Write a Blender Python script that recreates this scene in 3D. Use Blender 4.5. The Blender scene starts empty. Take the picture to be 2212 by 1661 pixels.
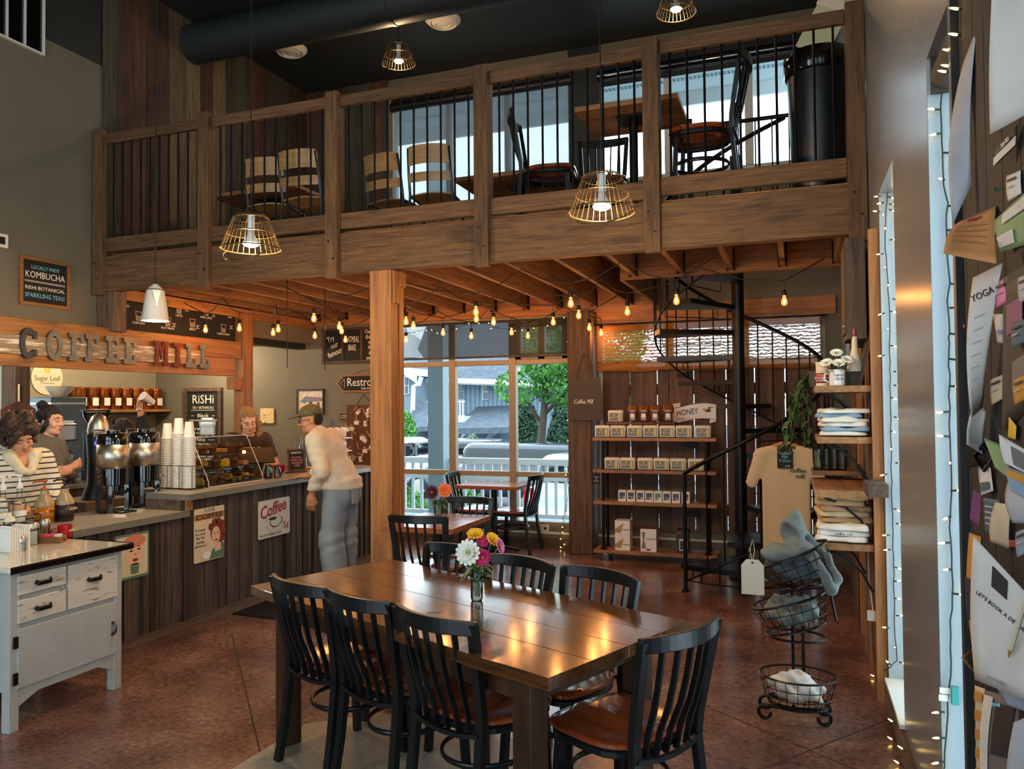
import bpy, bmesh, math, random
import numpy as np
from mathutils import Matrix, Vector
random.seed(7)
R_ = math.radians
COL = bpy.context.scene.collection
SC = bpy.context.scene

# ---------------------------------------------------------------- camera, world, exposure
CAM_H = 1.65; FPX = 1675.0; CX, CY = 1106.0, 830.5
_yaw, _pit, _rol = R_(20.08), R_(1.523), R_(-0.479)
_f = np.array([-math.sin(_yaw)*math.cos(_pit), math.cos(_yaw)*math.cos(_pit), math.sin(_pit)])
_r = np.array([math.cos(_yaw), math.sin(_yaw), 0.0]); _u = np.cross(_r, _f)
_r2 = _r*math.cos(_rol)+_u*math.sin(_rol); _u2 = -_r*math.sin(_rol)+_u*math.cos(_rol)
cam = bpy.data.cameras.new('camera'); camo = bpy.data.objects.new('camera', cam); COL.objects.link(camo)
cam.sensor_width = 36.0; cam.lens = FPX/2212*36; cam.clip_start = .05; cam.clip_end = 400
camo.matrix_world = Matrix(((_r2[0],_u2[0],-_f[0],0),(_r2[1],_u2[1],-_f[1],0),(_r2[2],_u2[2],-_f[2],CAM_H),(0,0,0,1)))
SC.camera = camo
SC.view_settings.view_transform = 'Standard'; SC.view_settings.look = 'None'
SC.view_settings.gamma = 1; SC.view_settings.use_curve_mapping = False
SC.view_settings.exposure = 0.8
SC.cycles.max_bounces = 7; SC.cycles.diffuse_bounces = 4; SC.cycles.glossy_bounces = 3
SC.cycles.transmission_bounces = 6; SC.cycles.transparent_max_bounces = 48
SC.cycles.sample_clamp_indirect = 4.0; SC.cycles.caustics_reflective = False; SC.cycles.caustics_refractive = False
wd = bpy.data.worlds.new('overcast_sky'); SC.world = wd; wd.use_nodes = True
wd.node_tree.nodes['Background'].inputs[0].default_value = (.76, .90, 1.0, 1)   # even overcast sky
wd.node_tree.nodes['Background'].inputs[1].default_value = 2.9
PENDANT_W = 38.0; EDISON_EMIT = 45.0; FAIRY_EMIT = 6.0; EDISON_W = 3.2; KITCHEN_FILL_W = 32.0

def _ray(x, y):
    c = np.array([(x-CX)/FPX, -(y-CY)/FPX, 1.0]); return _r2*c[0]+_u2*c[1]+_f*c[2]
def pz(x, y, z): d = _ray(x, y); t = (z-CAM_H)/d[2]; return Vector((d[0]*t, d[1]*t, z))
def px(x, y, X): d = _ray(x, y); t = X/d[0]; return Vector((X, d[1]*t, CAM_H+d[2]*t))
def py(x, y, Y): d = _ray(x, y); t = Y/d[1]; return Vector((d[0]*t, Y, CAM_H+d[2]*t))

# ---------------------------------------------------------------- main planes of the room (metres)
XR, XL, YM, YB, ZC = 0.45, -6.02, 5.35, 8.60, 5.77
XK = -8.53            # kitchen's far side wall
YR = -2.6             # wall behind the viewer
ZB0, ZB1 = 2.72, 3.04 # mezzanine front beam

# ---------------------------------------------------------------- materials
MATS = {}
def lin(h):
    h = h.lstrip('#'); o = []
    for i in (0, 2, 4):
        c = int(h[i:i+2], 16)/255; o.append(c/12.92 if c <= .04045 else ((c+.055)/1.055)**2.4)
    return (*o, 1)
def _new(name):
    m = bpy.data.materials.new(name); m.use_nodes = True; MATS[name] = m
    return m, m.node_tree.nodes, m.node_tree.links, m.node_tree.nodes['Principled BSDF']
def plain(name, col, rough=.6, metal=0, emit=0, trans=0, alpha=1, var=0.0, bump=0.0, scale=30, coat=0, ecol=None, spec=.5):
    m, N, L, b = _new(name)
    c = lin(col) if isinstance(col, str) else (*col, 1)
    b.inputs['Base Color'].default_value = c; b.inputs['Roughness'].default_value = rough
    b.inputs['Metallic'].default_value = metal; b.inputs['Coat Weight'].default_value = coat
    b.inputs['Transmission Weight'].default_value = trans; b.inputs['Alpha'].default_value = alpha
    b.inputs['Specular IOR Level'].default_value = spec
    if emit:
        b.inputs['Emission Color'].default_value = (lin(ecol) if isinstance(ecol, str) else (*ecol, 1)) if ecol else c
        b.inputs['Emission Strength'].default_value = emit
    if var or bump:
        tc = N.new('ShaderNodeTexCoord'); no = N.new('ShaderNodeTexNoise')
        no.inputs['Scale'].default_value = scale; no.inputs['Detail'].default_value = 6
        L.new(tc.outputs['Object'], no.inputs['Vector'])
        if var:
            r = N.new('ShaderNodeValToRGB'); r.color_ramp.elements[0].position = .3; r.color_ramp.elements[1].position = .7
            r.color_ramp.elements[0].color = tuple(x*(1-var) for x in c[:3])+(1,); r.color_ramp.elements[1].color = tuple(min(1, x*(1+var)) for x in c[:3])+(1,)
            L.new(no.outputs['Fac'], r.inputs[0]); L.new(r.outputs[0], b.inputs['Base Color'])
        if bump:
            bp = N.new('ShaderNodeBump'); bp.inputs['Strength'].default_value = bump; bp.inputs['Distance'].default_value = .01
            L.new(no.outputs['Fac'], bp.inputs['Height']); L.new(bp.outputs[0], b.inputs['Normal'])
    return m
def wood(name, dark, light, axis='x', rough=.55, fine=38, bump=.25, coat=0, rnd=.35, knots=True, stretch=.06):
    """grain runs along the given local axis; each object shifts and tints it by its own random number"""
    m, N, L, b = _new(name)
    tc = N.new('ShaderNodeTexCoord'); oi = N.new('ShaderNodeObjectInfo'); mp = N.new('ShaderNodeMapping')
    s = [fine, fine, fine]; s['xyz'.index(axis)] = fine*stretch; mp.inputs['Scale'].default_value = s
    mu = N.new('ShaderNodeMath'); mu.operation = 'MULTIPLY'; mu.inputs[1].default_value = 91.0
    L.new(oi.outputs['Random'], mu.inputs[0]); L.new(mu.outputs[0], mp.inputs['Location']); L.new(tc.outputs['Object'], mp.inputs['Vector'])
    n1 = N.new('ShaderNodeTexNoise'); n1.inputs['Scale'].default_value = 1; n1.inputs['Detail'].default_value = 7; n1.inputs['Roughness'].default_value = .65; n1.inputs['Distortion'].default_value = .6
    L.new(mp.outputs[0], n1.inputs['Vector'])
    r = N.new('ShaderNodeValToRGB'); e = r.color_ramp.elements
    e[0].position = .3; e[0].color = lin(dark); e[1].position = .72; e[1].color = lin(light)
    L.new(n1.outputs['Fac'], r.inputs[0]); out = r.outputs[0]
    if knots:
        v = N.new('ShaderNodeTexNoise'); m2 = N.new('ShaderNodeMapping'); s2 = [6, 6, 6]; s2['xyz'.index(axis)] = 2.2; m2.inputs['Scale'].default_value = s2
        L.new(tc.outputs['Object'], m2.inputs['Vector']); L.new(mu.outputs[0], m2.inputs['Location']); L.new(m2.outputs[0], v.inputs['Vector'])
        v.inputs['Scale'].default_value = 1; v.inputs['Detail'].default_value = 4
        k = N.new('ShaderNodeValToRGB'); k.color_ramp.elements[0].position = .28; k.color_ramp.elements[0].color = (.35, .35, .35, 1); k.color_ramp.elements[1].position = .42; k.color_ramp.elements[1].color = (1, 1, 1, 1)
        L.new(v.outputs['Fac'], k.inputs[0])
        x = N.new('ShaderNodeMix'); x.data_type = 'RGBA'; x.blend_type = 'MULTIPLY'; x.inputs['Factor'].default_value = .75
        L.new(out, x.inputs['A']); L.new(k.outputs[0], x.inputs['B']); out = x.outputs['Result']
    h = N.new('ShaderNodeHueSaturation'); mr = N.new('ShaderNodeMapRange'); mr.inputs['To Min'].default_value = 1-rnd; mr.inputs['To Max'].default_value = 1+rnd
    L.new(oi.outputs['Random'], mr.inputs['Value']); L.new(mr.outputs[0], h.inputs['Value']); L.new(out, h.inputs['Color']); L.new(h.outputs[0], b.inputs['Base Color'])
    b.inputs['Roughness'].default_value = rough; b.inputs['Coat Weight'].default_value = coat; b.inputs['Coat Roughness'].default_value = .12
    bp = N.new('ShaderNodeBump'); bp.inputs['Strength'].default_value = bump; bp.inputs['Distance'].default_value = .006
    L.new(n1.outputs['Fac'], bp.inputs['Height']); L.new(bp.outputs[0], b.inputs['Normal'])
    return m
def glass(name, tint=(1, 1, 1), refl=.08, rough=.0):
    """a thin clear pane: light passes straight through, a little is mirrored"""
    m, N, L, b = _new(name); N.remove(b); o = N['Material Output']
    t = N.new('ShaderNodeBsdfTransparent'); t.inputs[0].default_value = (*tint, 1)
    g = N.new('ShaderNodeBsdfGlossy'); g.inputs['Roughness'].default_value = rough
    lw = N.new('ShaderNodeLayerWeight'); lw.inputs[0].default_value = .25
    ad = N.new('ShaderNodeMath'); ad.operation = 'MULTIPLY'; ad.inputs[1].default_value = refl*6; ad.use_clamp = True
    L.new(lw.outputs['Fresnel'], ad.inputs[0])
    x = N.new('ShaderNodeMixShader'); L.new(ad.outputs[0], x.inputs[0]); L.new(t.outputs[0], x.inputs[1]); L.new(g.outputs[0], x.inputs[2]); L.new(x.outputs[0], o.inputs[0])
    return m
def sheer(name, col, open_=.4, weave=0):
    """woven screen: an even share of light passes through the weave, the rest meets the threads"""
    m, N, L, b = _new(name); N.remove(b); o = N['Material Output']
    d = N.new('ShaderNodeBsdfDiffuse'); d.inputs[0].default_value = lin(col)
    tl = N.new('ShaderNodeBsdfTranslucent'); tl.inputs[0].default_value = lin(col)
    a = N.new('ShaderNodeMixShader'); a.inputs[0].default_value = .45; L.new(d.outputs[0], a.inputs[1]); L.new(tl.outputs[0], a.inputs[2])
    t = N.new('ShaderNodeBsdfTransparent'); x = N.new('ShaderNodeMixShader'); x.inputs[0].default_value = open_
    if weave:
        tc = N.new('ShaderNodeTexCoord'); wv = N.new('ShaderNodeTexWave'); wv.bands_direction = 'Z'; wv.inputs['Scale'].default_value = weave; wv.inputs['Distortion'].default_value = 5; wv.inputs['Detail'].default_value = 3; wv.inputs['Detail Scale'].default_value = 2.5
        mr = N.new('ShaderNodeMapRange'); mr.inputs['To Min'].default_value = open_*.25; mr.inputs['To Max'].default_value = min(1, open_*1.9)
        L.new(tc.outputs['Object'], wv.inputs['Vector']); L.new(wv.outputs['Fac'], mr.inputs['Value']); L.new(mr.outputs[0], x.inputs[0])
    L.new(a.outputs[0], x.inputs[1]); L.new(t.outputs[0], x.inputs[2]); L.new(x.outputs[0], o.inputs[0])
    return m
def glow_glass(name, tint, col, strength):
    """amber lamp glass: mostly clear, faintly glowing from the hot filament it scatters"""
    m, N, L, b = _new(name); N.remove(b); o = N['Material Output']
    t = N.new('ShaderNodeBsdfTransparent'); t.inputs[0].default_value = (*tint, 1); e = N.new('ShaderNodeEmission'); e.inputs[0].default_value = (*col, 1); e.inputs[1].default_value = strength
    a = N.new('ShaderNodeAddShader'); L.new(t.outputs[0], a.inputs[0]); L.new(e.outputs[0], a.inputs[1]); L.new(a.outputs[0], o.inputs[0])
    return m
def concrete(name, cols, rough=.2):
    m, N, L, b = _new(name)
    tc = N.new('ShaderNodeTexCoord'); n1 = N.new('ShaderNodeTexNoise'); n1.inputs['Scale'].default_value = 2.2; n1.inputs['Detail'].default_value = 5
    n2 = N.new('ShaderNodeTexNoise'); n2.inputs['Scale'].default_value = 30; n2.inputs['Detail'].default_value = 9; n2.inputs['Roughness'].default_value = .72
    for n in (n1, n2): L.new(tc.outputs['Object'], n.inputs['Vector'])
    mx = N.new('ShaderNodeMix'); mx.data_type = 'FLOAT'; mx.inputs['Factor'].default_value = .55
    L.new(n1.outputs['Fac'], mx.inputs['A']); L.new(n2.outputs['Fac'], mx.inputs['B'])
    r = N.new('ShaderNodeValToRGB'); e = r.color_ramp.elements; e[0].position = .36; e[1].position = .66; e[0].color = lin(cols[0]); e[1].color = lin(cols[-1])
    for i, c in enumerate(cols[1:-1]): k = e.new(.36+.30*(i+1)/(len(cols)-1)); k.color = lin(c)
    L.new(mx.outputs['Result'], r.inputs[0]); L.new(r.outputs[0], b.inputs['Base Color'])
    rr = N.new('ShaderNodeMapRange'); rr.inputs['To Min'].default_value = rough*.7; rr.inputs['To Max'].default_value = rough*1.9
    L.new(n2.outputs['Fac'], rr.inputs['Value']); L.new(rr.outputs[0], b.inputs['Roughness'])
    bp = N.new('ShaderNodeBump'); bp.inputs['Strength'].default_value = .05; bp.inputs['Distance'].default_value = .01
    L.new(n1.outputs['Fac'], bp.inputs['Height']); L.new(bp.outputs[0], b.inputs['Normal'])
    return m
def chipped(name, paint, under, amount=.5, scale=(14, 40, 4), rough=.6):
    """old paint worn through to bare timber in streaks"""
    m, N, L, b = _new(name)
    tc = N.new('ShaderNodeTexCoord'); mp = N.new('ShaderNodeMapping'); mp.inputs['Scale'].default_value = scale
    n = N.new('ShaderNodeTexNoise'); n.inputs['Scale'].default_value = 1; n.inputs['Detail'].default_value = 8; n.inputs['Roughness'].default_value = .7
    L.new(tc.outputs['Object'], mp.inputs['Vector']); L.new(mp.outputs[0], n.inputs['Vector'])
    r = N.new('ShaderNodeValToRGB'); r.color_ramp.elements[0].position = amount-.04; r.color_ramp.elements[1].position = amount+.05
    r.color_ramp.elements[0].color = lin(under); r.color_ramp.elements[1].color = lin(paint)
    L.new(n.outputs['Fac'], r.inputs[0]); L.new(r.outputs[0], b.inputs['Base Color']); b.inputs['Roughness'].default_value = rough
    bp = N.new('ShaderNodeBump'); bp.inputs['Strength'].default_value = .3; bp.inputs['Distance'].default_value = .003
    L.new(r.outputs[0], bp.inputs['Height']); L.new(bp.outputs[0], b.inputs['Normal'])
    return m

for ax in 'xyz':
    wood('beam_'+ax, '#402a18', '#7c5a36', ax, .75, 52, .5, rnd=.18)
    wood('pine_'+ax, '#7a4a22', '#b47b42', ax, .55, 26, .2, rnd=.15)
    wood('barn_'+ax, '#33231a', '#6a5340', ax, .8, 34, .5, rnd=.45)
    wood('shelf_'+ax, '#6b4526', '#a87845', ax, .5, 30, .25, rnd=.2)
wood('plank_warm', '#38251a', '#6e4c34', 'z', .7, 22, .4, rnd=.3)
wood('plank_pale', '#55442f', '#8d7556', 'z', .75, 30, .4, rnd=.25)
wood('plank_red', '#38251d', '#5c3e30', 'z', .75, 30, .4, rnd=.2)
wood('plank_grey', '#2f2d26', '#55503f', 'z', .8, 30, .4, rnd=.2)
wood('slat_dark', '#1f1813', '#584638', 'z', .75, 36, .5, rnd=.5)
wood('table_wood', '#2c180b', '#653d1b', 'x', .16, 22, .05, coat=.6, rnd=.02)
wood('table_leg', '#241408', '#4a2d14', 'z', .4, 24, .15, rnd=.1)
wood('cafe_top', '#7d4526', '#a9683c', 'x', .25, 22, .08, coat=.4, rnd=.05, knots=False)
wood('seat_wood', '#6e2a13', '#a04a20', 'y', .2, 14, .05, coat=.6, rnd=.12, knots=False)
wood('ply', '#8f6a3c', '#c39a62', 'x', .45, 22, .05, rnd=.08, knots=False)
wood('frame_oak', '#6d4423', '#9a6a3a', 'x', .55, 40, .15, rnd=.1, knots=False)
plain('wall_grey', '#6d6757', .75, var=.05, scale=3)
plain('wall_black', '#1d211d', .6)
plain('wall_warm', '#8d836c', .75, var=.04, scale=3)
plain('wall_right', '#757577', .26, var=.05, scale=2)
plain('ceil_dark', '#262c2b', .55)
plain('reveal', '#9aa6ac', .45)
concrete('floor_stain', ['#3e2a23', '#60433a', '#7d5d50', '#a38476'], .16)
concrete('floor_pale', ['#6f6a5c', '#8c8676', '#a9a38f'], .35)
plain('joint', '#1a100c', .8)
plain('white_trim', '#d9d8cf', .5); plain('win_frame', '#8f8168', .45); plain('win_white', '#b9bdb9', .45)
glass('pane_glass', (.93, .97, .97), .05); glass('clear_glass', (.93, .95, .94), .14); glass('plastic_clear', (.99, .99, .99), .05); glass('jar_glass', (.86, .9, .88), .2)
sheer('shade_screen', '#4a4f4e', .42); sheer('shade_blue', '#8d9aa3', .45)
sheer('burlap', '#a8703a', .12); sheer('burlap_open', '#a37747', .34, 9)
plain('black', '#0c0d0d', .45); plain('black_gloss', '#08090a', .12, coat=.5); plain('black_metal', '#121314', .38, .6)
plain('chair_black', '#14181a', .34, .25); plain('steel', '#b8b0a2', .36, 1, var=.08, scale=60); plain('steel_dark', '#5a5c5c', .35, 1)
plain('white', '#e6e2d8', .5); plain('white_gloss', '#eae9e4', .15, coat=.5); plain('cream', '#d9ceb4', .6)
plain('cord', '#0d0c0b', .6); plain('iron', '#1b1917', .5, .7); plain('rebar', '#17161a', .5, .8)
plain('basket_wire', '#6a5637', .35, .85); plain('bulb_hot', '#ffe9c4', .3, emit=40, ecol=(1, .80, .50))
plain('edison_hot', '#ffc98a', .3, emit=EDISON_EMIT, ecol=(1, .45, .13)); plain('fairy_hot', '#ffe6a0', .3, emit=FAIRY_EMIT, ecol=(1, .66, .17))
glow_glass('edison_glass', (1, .8, .55), (1, .34, .07), .55)
plain('chalk', '#e8e4d8', .9); plain('chalk_blue', '#7fc4d8', .9); plain('chalk_pink', '#e08a8a', .9); plain('board_black', '#14130f', .8, var=.3, scale=9)
plain('added_lens', '#fff0dc', .4, emit=6, ecol=(1, .78, .5))  # last one: glow of the added kitchen ceiling lamps

# ---------------------------------------------------------------- mesh building
class B:
    def __init__(s): s.v = []; s.f = []
    def add(s, vs, fs):
        o = len(s.v); s.v += [tuple(p) for p in vs]; s.f += [tuple(i+o for i in f) for f in fs]; return s
    def box(s, x0, x1, y0, y1, z0, z1, M=None):
        vs = [Vector(p) for p in ((x0,y0,z0),(x1,y0,z0),(x1,y1,z0),(x0,y1,z0),(x0,y0,z1),(x1,y0,z1),(x1,y1,z1),(x0,y1,z1))]
        if M: vs = [M @ p for p in vs]
        return s.add(vs, [(0,3,2,1),(4,5,6,7),(0,1,5,4),(1,2,6,5),(2,3,7,6),(3,0,4,7)])
    def cbox(s, c, d, M=None): return s.box(c[0]-d[0]/2, c[0]+d[0]/2, c[1]-d[1]/2, c[1]+d[1]/2, c[2]-d[2]/2, c[2]+d[2]/2, M)
    def cyl(s, p0, p1, r0, r1=None, n=12):
        r1 = r0 if r1 is None else r1; p0 = Vector(p0); p1 = Vector(p1); d = (p1-p0).normalized()
        a = d.orthogonal().normalized(); b = d.cross(a)
        vs = [p+(a*math.cos(t)+b*math.sin(t))*r for p, r in ((p0, r0), (p1, r1)) for t in [2*math.pi*i/n for i in range(n)]]
        return s.add(vs, [(i, (i+1) % n, n+(i+1) % n, n+i) for i in range(n)]+[tuple(range(n-1, -1, -1)), tuple(range(n, 2*n))])
    def tube(s, pts, r, n=6, closed=False, flat=None):
        P = [Vector(p) for p in pts]; m = len(P); vs = []; prev = None
        for i, p in enumerate(P):
            t = ((P[(i+1) % m]-P[i-1]) if closed else (P[min(i+1, m-1)]-P[max(i-1, 0)])).normalized()
            if prev is None: a = (Vector((0,0,1)).cross(t) if abs(t.z) < .9 else Vector((1,0,0)).cross(t)).normalized()
            else: a = (prev-t*prev.dot(t)).normalized()
            prev = a; b = t.cross(a); rr = r[i] if isinstance(r, (list, tuple)) else r
            ra, rb = (rr, rr) if flat is None else (rr*flat[0], rr*flat[1])
            vs += [p+a*math.cos(2*math.pi*k/n+math.pi/n)*ra+b*math.sin(2*math.pi*k/n+math.pi/n)*rb for k in range(n)]
        fs = []
        for i in range(m if closed else m-1):
            j = (i+1) % m
            fs += [(i*n+k, i*n+(k+1) % n, j*n+(k+1) % n, j*n+k) for k in range(n)]
        if not closed: fs += [tuple(range(n-1, -1, -1)), tuple(range((m-1)*n, m*n))]
        return s.add(vs, fs)
    def lathe(s, prof, n=20, c=(0,0,0), close=False):
        vs = [(c[0]+r*math.cos(2*math.pi*k/n), c[1]+r*math.sin(2*math.pi*k/n), c[2]+z) for r, z in prof for k in range(n)]; m = len(prof)
        fs = [(i*n+k, i*n+(k+1) % n, ((i+1) % m)*n+(k+1) % n, ((i+1) % m)*n+k) for i in range(m if close else m-1) for k in range(n)]
        if not close:
            if prof[0][0] > 1e-5: fs.append(tuple(range(n-1, -1, -1)))
            if prof[-1][0] > 1e-5: fs.append(tuple(range((m-1)*n, m*n)))
        return s.add(vs, fs)
    def shell(s, prof, t=.003, n=20, c=(0,0,0)):   # open vessel with wall thickness
        return s.lathe(list(prof)+[(max(r-t, 1e-4), z+(t if i == 0 else 0)) for i, (r, z) in reversed(list(enumerate(prof)))], n, c)
    def ball(s, c, r, nu=12, nv=8, M=None):
        r = (r, r, r) if not hasattr(r, '__len__') else r; vs = []
        for j in range(1, nv):
            t = math.pi*j/nv
            vs += [Vector((c[0]+r[0]*math.sin(t)*math.cos(2*math.pi*i/nu), c[1]+r[1]*math.sin(t)*math.sin(2*math.pi*i/nu), c[2]+r[2]*math.cos(t))) for i in range(nu)]
        top = len(vs); vs += [Vector((c[0], c[1], c[2]+r[2])), Vector((c[0], c[1], c[2]-r[2]))]
        if M: vs = [M @ p for p in vs]
        fs = [((j*nu+i), ((j+1)*nu+i), ((j+1)*nu+(i+1) % nu), (j*nu+(i+1) % nu)) for j in range(nv-2) for i in range(nu)]
        fs += [(top, i, (i+1) % nu) for i in range(nu)]+[(top+1, (nv-2)*nu+(i+1) % nu, (nv-2)*nu+i) for i in range(nu)]
        return s.add(vs, fs)
    def prism(s, poly, t, M=None):   # polygon in local XY, extruded along +Z by t
        n = len(poly); vs = [Vector((p[0], p[1], 0)) for p in poly]+[Vector((p[0], p[1], t)) for p in poly]
        if M: vs = [M @ p for p in vs]
        return s.add(vs, [tuple(range(n-1, -1, -1)), tuple(range(n, 2*n))]+[(i, (i+1) % n, n+(i+1) % n, n+i) for i in range(n)])
    def sheet(s, fn, nu, nv, t=.002):   # thin curved sheet fn(u,v)->point
        P = [[Vector(fn(i/nu, j/nv)) for j in range(nv+1)] for i in range(nu+1)]; W = nv+1; vs = []; bk = []
        for i in range(nu+1):
            for j in range(nv+1):
                a = P[min(i+1, nu)][j]-P[max(i-1, 0)][j]; b = P[i][min(j+1, nv)]-P[i][max(j-1, 0)]; n = a.cross(b)
                n = n.normalized() if n.length > 1e-12 else Vector((0, 0, 1)); vs.append(P[i][j]); bk.append(P[i][j]-n*t)
        K = len(vs); f = []
        for i in range(nu):
            for j in range(nv):
                q = (i*W+j, (i+1)*W+j, (i+1)*W+j+1, i*W+j+1); f += [q, tuple(K+x for x in reversed(q))]
        edge = [(i*W, (i+1)*W) for i in range(nu)][::-1]+[]
        for i in range(nu): f += [(i*W, K+i*W, K+(i+1)*W, (i+1)*W), (i*W+nv, (i+1)*W+nv, K+(i+1)*W+nv, K+i*W+nv)]
        for j in range(nv): f += [(j, j+1, K+j+1, K+j), (nu*W+j, K+nu*W+j, K+nu*W+j+1, nu*W+j+1)]
        return s.add(vs+bk, f)
    def mesh(s, name):
        me = bpy.data.meshes.new(name); me.from_pydata(s.v, [], s.f); me.update(); return me
    def obj(s, name, mat, parent=None, loc=None, rot=None, smooth=False, bev=0, label=None, **kw):
        o = bpy.data.objects.new(name, s.mesh(name)); COL.objects.link(o)
        o.data.materials.append(MATS[mat])
        if parent is not None: o.parent = parent
        if loc is not None: o.location = loc
        if rot is not None: o.rotation_euler = rot
        if smooth:
            o.data.polygons.foreach_set('use_smooth', [True]*len(o.data.polygons))
            if smooth == 'auto': o.data.set_sharp_from_angle(angle=R_(40))
        if bev:
            md = o.modifiers.new('bevel', 'BEVEL'); md.width = bev; md.segments = 2; md.limit_method = 'ANGLE'
        if label: o['label'] = label
        for k, v in kw.items(): o[k] = v
        return o
def thing(name, label, cat, loc=(0,0,0), rz=0, group=None, kind=None):
    o = bpy.data.objects.new(name, None); COL.objects.link(o); o.location = loc; o.rotation_euler = (0, 0, rz); o.empty_display_size = .1
    o['label'] = label; o['category'] = cat
    if group: o['group'] = group
    if kind: o['kind'] = kind
    return o
def tag(o, label, cat, group=None):
    o['label'] = label; o['category'] = cat
    if group: o['group'] = group
    return o
def struct(o, label=None):
    o['kind'] = 'structure'
    if label: o['label'] = label
    return o
def dup(o, loc=None, rz=None, label=None, group=None, parent=None):
    c = o.copy(); COL.objects.link(c)
    if parent is not None: c.parent = parent
    if loc is not None: c.location = loc
    if rz is not None: c.rotation_euler = (0, 0, rz)
    if label: c['label'] = label
    if group: c['group'] = group
    for ch in o.children: dup(ch, parent=c)
    return c
def clone(o, parent=None, loc=None, rot=None, scale=None):   # copy of one part that shares its mesh
    c = o.copy(); COL.objects.link(c)
    if parent is not None: c.parent = parent
    if loc is not None: c.location = loc
    if rot is not None: c.rotation_euler = rot
    if scale is not None: c.scale = scale
    return c
def frameM(origin, u, v):    # matrix whose local x,y run along u,v and whose z is their normal
    u = Vector(u).normalized(); v = Vector(v); v = (v-u*v.dot(u)).normalized(); n = u.cross(v)
    return Matrix(((u.x, v.x, n.x, origin[0]), (u.y, v.y, n.y, origin[1]), (u.z, v.z, n.z, origin[2]), (0,0,0,1)))
_tcache = {}
def text(s, size, mat, parent, M, align='CENTER', ext=.0006, shear=0, width=None, name='lettering', bold=0, space=1.0):
    """flat lettering laid on a surface; M maps local xy onto that surface"""
    key = (s, size, align, ext, shear, bold, width, space)
    if key not in _tcache:
        cu = bpy.data.curves.new('lettering', 'FONT'); cu.body = s; cu.size = size; cu.align_x = align; cu.align_y = 'CENTER'; cu.extrude = ext; cu.shear = shear; cu.offset = bold; cu.resolution_u = 2; cu.space_line = .95; cu.space_character = space
        to = bpy.data.objects.new('lettering', cu); COL.objects.link(to); dg = bpy.context.evaluated_depsgraph_get(); dg.update()
        me = bpy.data.meshes.new_from_object(to.evaluated_get(dg)); bpy.data.objects.remove(to)
        if width and len(me.vertices):
            xs = [q.co.x for q in me.vertices]; k = width/(max(xs)-min(xs))
            for q in me.vertices: q.co.x *= k
        _tcache[key] = me
    me = _tcache[key].copy(); me.materials.clear(); me.materials.append(MATS[mat])
    o = bpy.data.objects.new(name, me); COL.objects.link(o)
    if parent is not None: o.parent = parent
    o.matrix_local = M
    return o
def Tm(x, y, z=0): return Matrix.Translation((x, y, z))
def thingM(name, label, cat, M, group=None):
    o = thing(name, label, cat, group=group); o.matrix_world = M; return o
# ================================================================ ROOM SHELL
def slab(name, mat, axis, a0, a1, u0, u1, v0, v1, holes=(), label=None):
    """wall of thickness a0..a1 on the given axis, with rectangular openings (u0,u1,v0,v1)"""
    us = sorted({u0, u1, *[h[0] for h in holes], *[h[1] for h in holes]}); vs = sorted({v0, v1, *[h[2] for h in holes], *[h[3] for h in holes]})
    b = B()
    for i in range(len(us)-1):
        run = None
        for j in range(len(vs)-1):
            c = ((us[i]+us[i+1])/2, (vs[j]+vs[j+1])/2)
            if any(h[0] < c[0] < h[1] and h[2] < c[1] < h[3] for h in holes): continue
            if axis == 'x': b.box(a0, a1, us[i], us[i+1], vs[j], vs[j+1])
            elif axis == 'y': b.box(us[i], us[i+1], a0, a1, vs[j], vs[j+1])
            else: b.box(us[i], us[i+1], vs[j], vs[j+1], a0, a1)
    return struct(b.obj(name, mat), label)
floor = slab('floor', 'floor_stain', 'z', -.12, 0, XK-.2, XR+.2, YR, YB+.2, label='polished red-brown stained concrete floor')
g = B()
for a, c in ((pz(508,1400,0), pz(562,1625,0)), (pz(1600,1418,0), pz(1835,1383,0)), (pz(1640,1385,0), pz(1850,1425,0)), (pz(1560,1540,0), pz(1760,1625,0)), (pz(1700,1640,0), pz(1905,1560,0)), (pz(1000,1190,0), pz(1290,1285,0))):
    a, c = Vector(a), Vector(c); d = (c-a).normalized(); n = Vector((-d.y, d.x, 0))*.004; a = a-d*.4; c = c+d*.4
    g.add([a-n+Vector((0,0,.0004)), c-n+Vector((0,0,.0004)), c+n+Vector((0,0,.0004)), a+n+Vector((0,0,.0004))], [(0,1,2,3)])
g.obj('floor_joint', 'joint', floor)
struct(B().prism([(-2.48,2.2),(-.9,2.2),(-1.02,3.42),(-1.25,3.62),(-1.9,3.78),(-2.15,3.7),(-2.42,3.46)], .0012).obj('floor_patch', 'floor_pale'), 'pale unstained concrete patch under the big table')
WIN_R = [(4.04, 4.70, .13, 2.80), (2.40, 3.03, .13, 2.85), (-1.9, .3, .13, 2.85)]
WIN_RU = [(5.2, 5.2, 0, 0)]
slab('wall_right', 'wall_right', 'x', XR, XR+.2, YR, YB+.2, 0, ZC, WIN_R, 'grey satin painted wall with tall windows')
WIN_B = [(-4.80, -2.41, .24, 2.69), (-2.10, .30, .24, 2.60), (-4.74, -2.35, 3.95, 5.46), (-2.07, .39, 4.16, 5.46)]
slab('wall_back', 'wall_grey', 'y', YB, YB+.2, XK-.2, XR+.2, 0, ZC, WIN_B, 'grey wall with the large cafe windows')
slab('wall_kitchen', 'wall_warm', 'x', XK-.2, XK, YR, YB, 0, ZC, [(5.0, px(8,850,XK).y, .9, 2.3)], 'warm beige kitchen wall behind the canister shelf')
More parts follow.
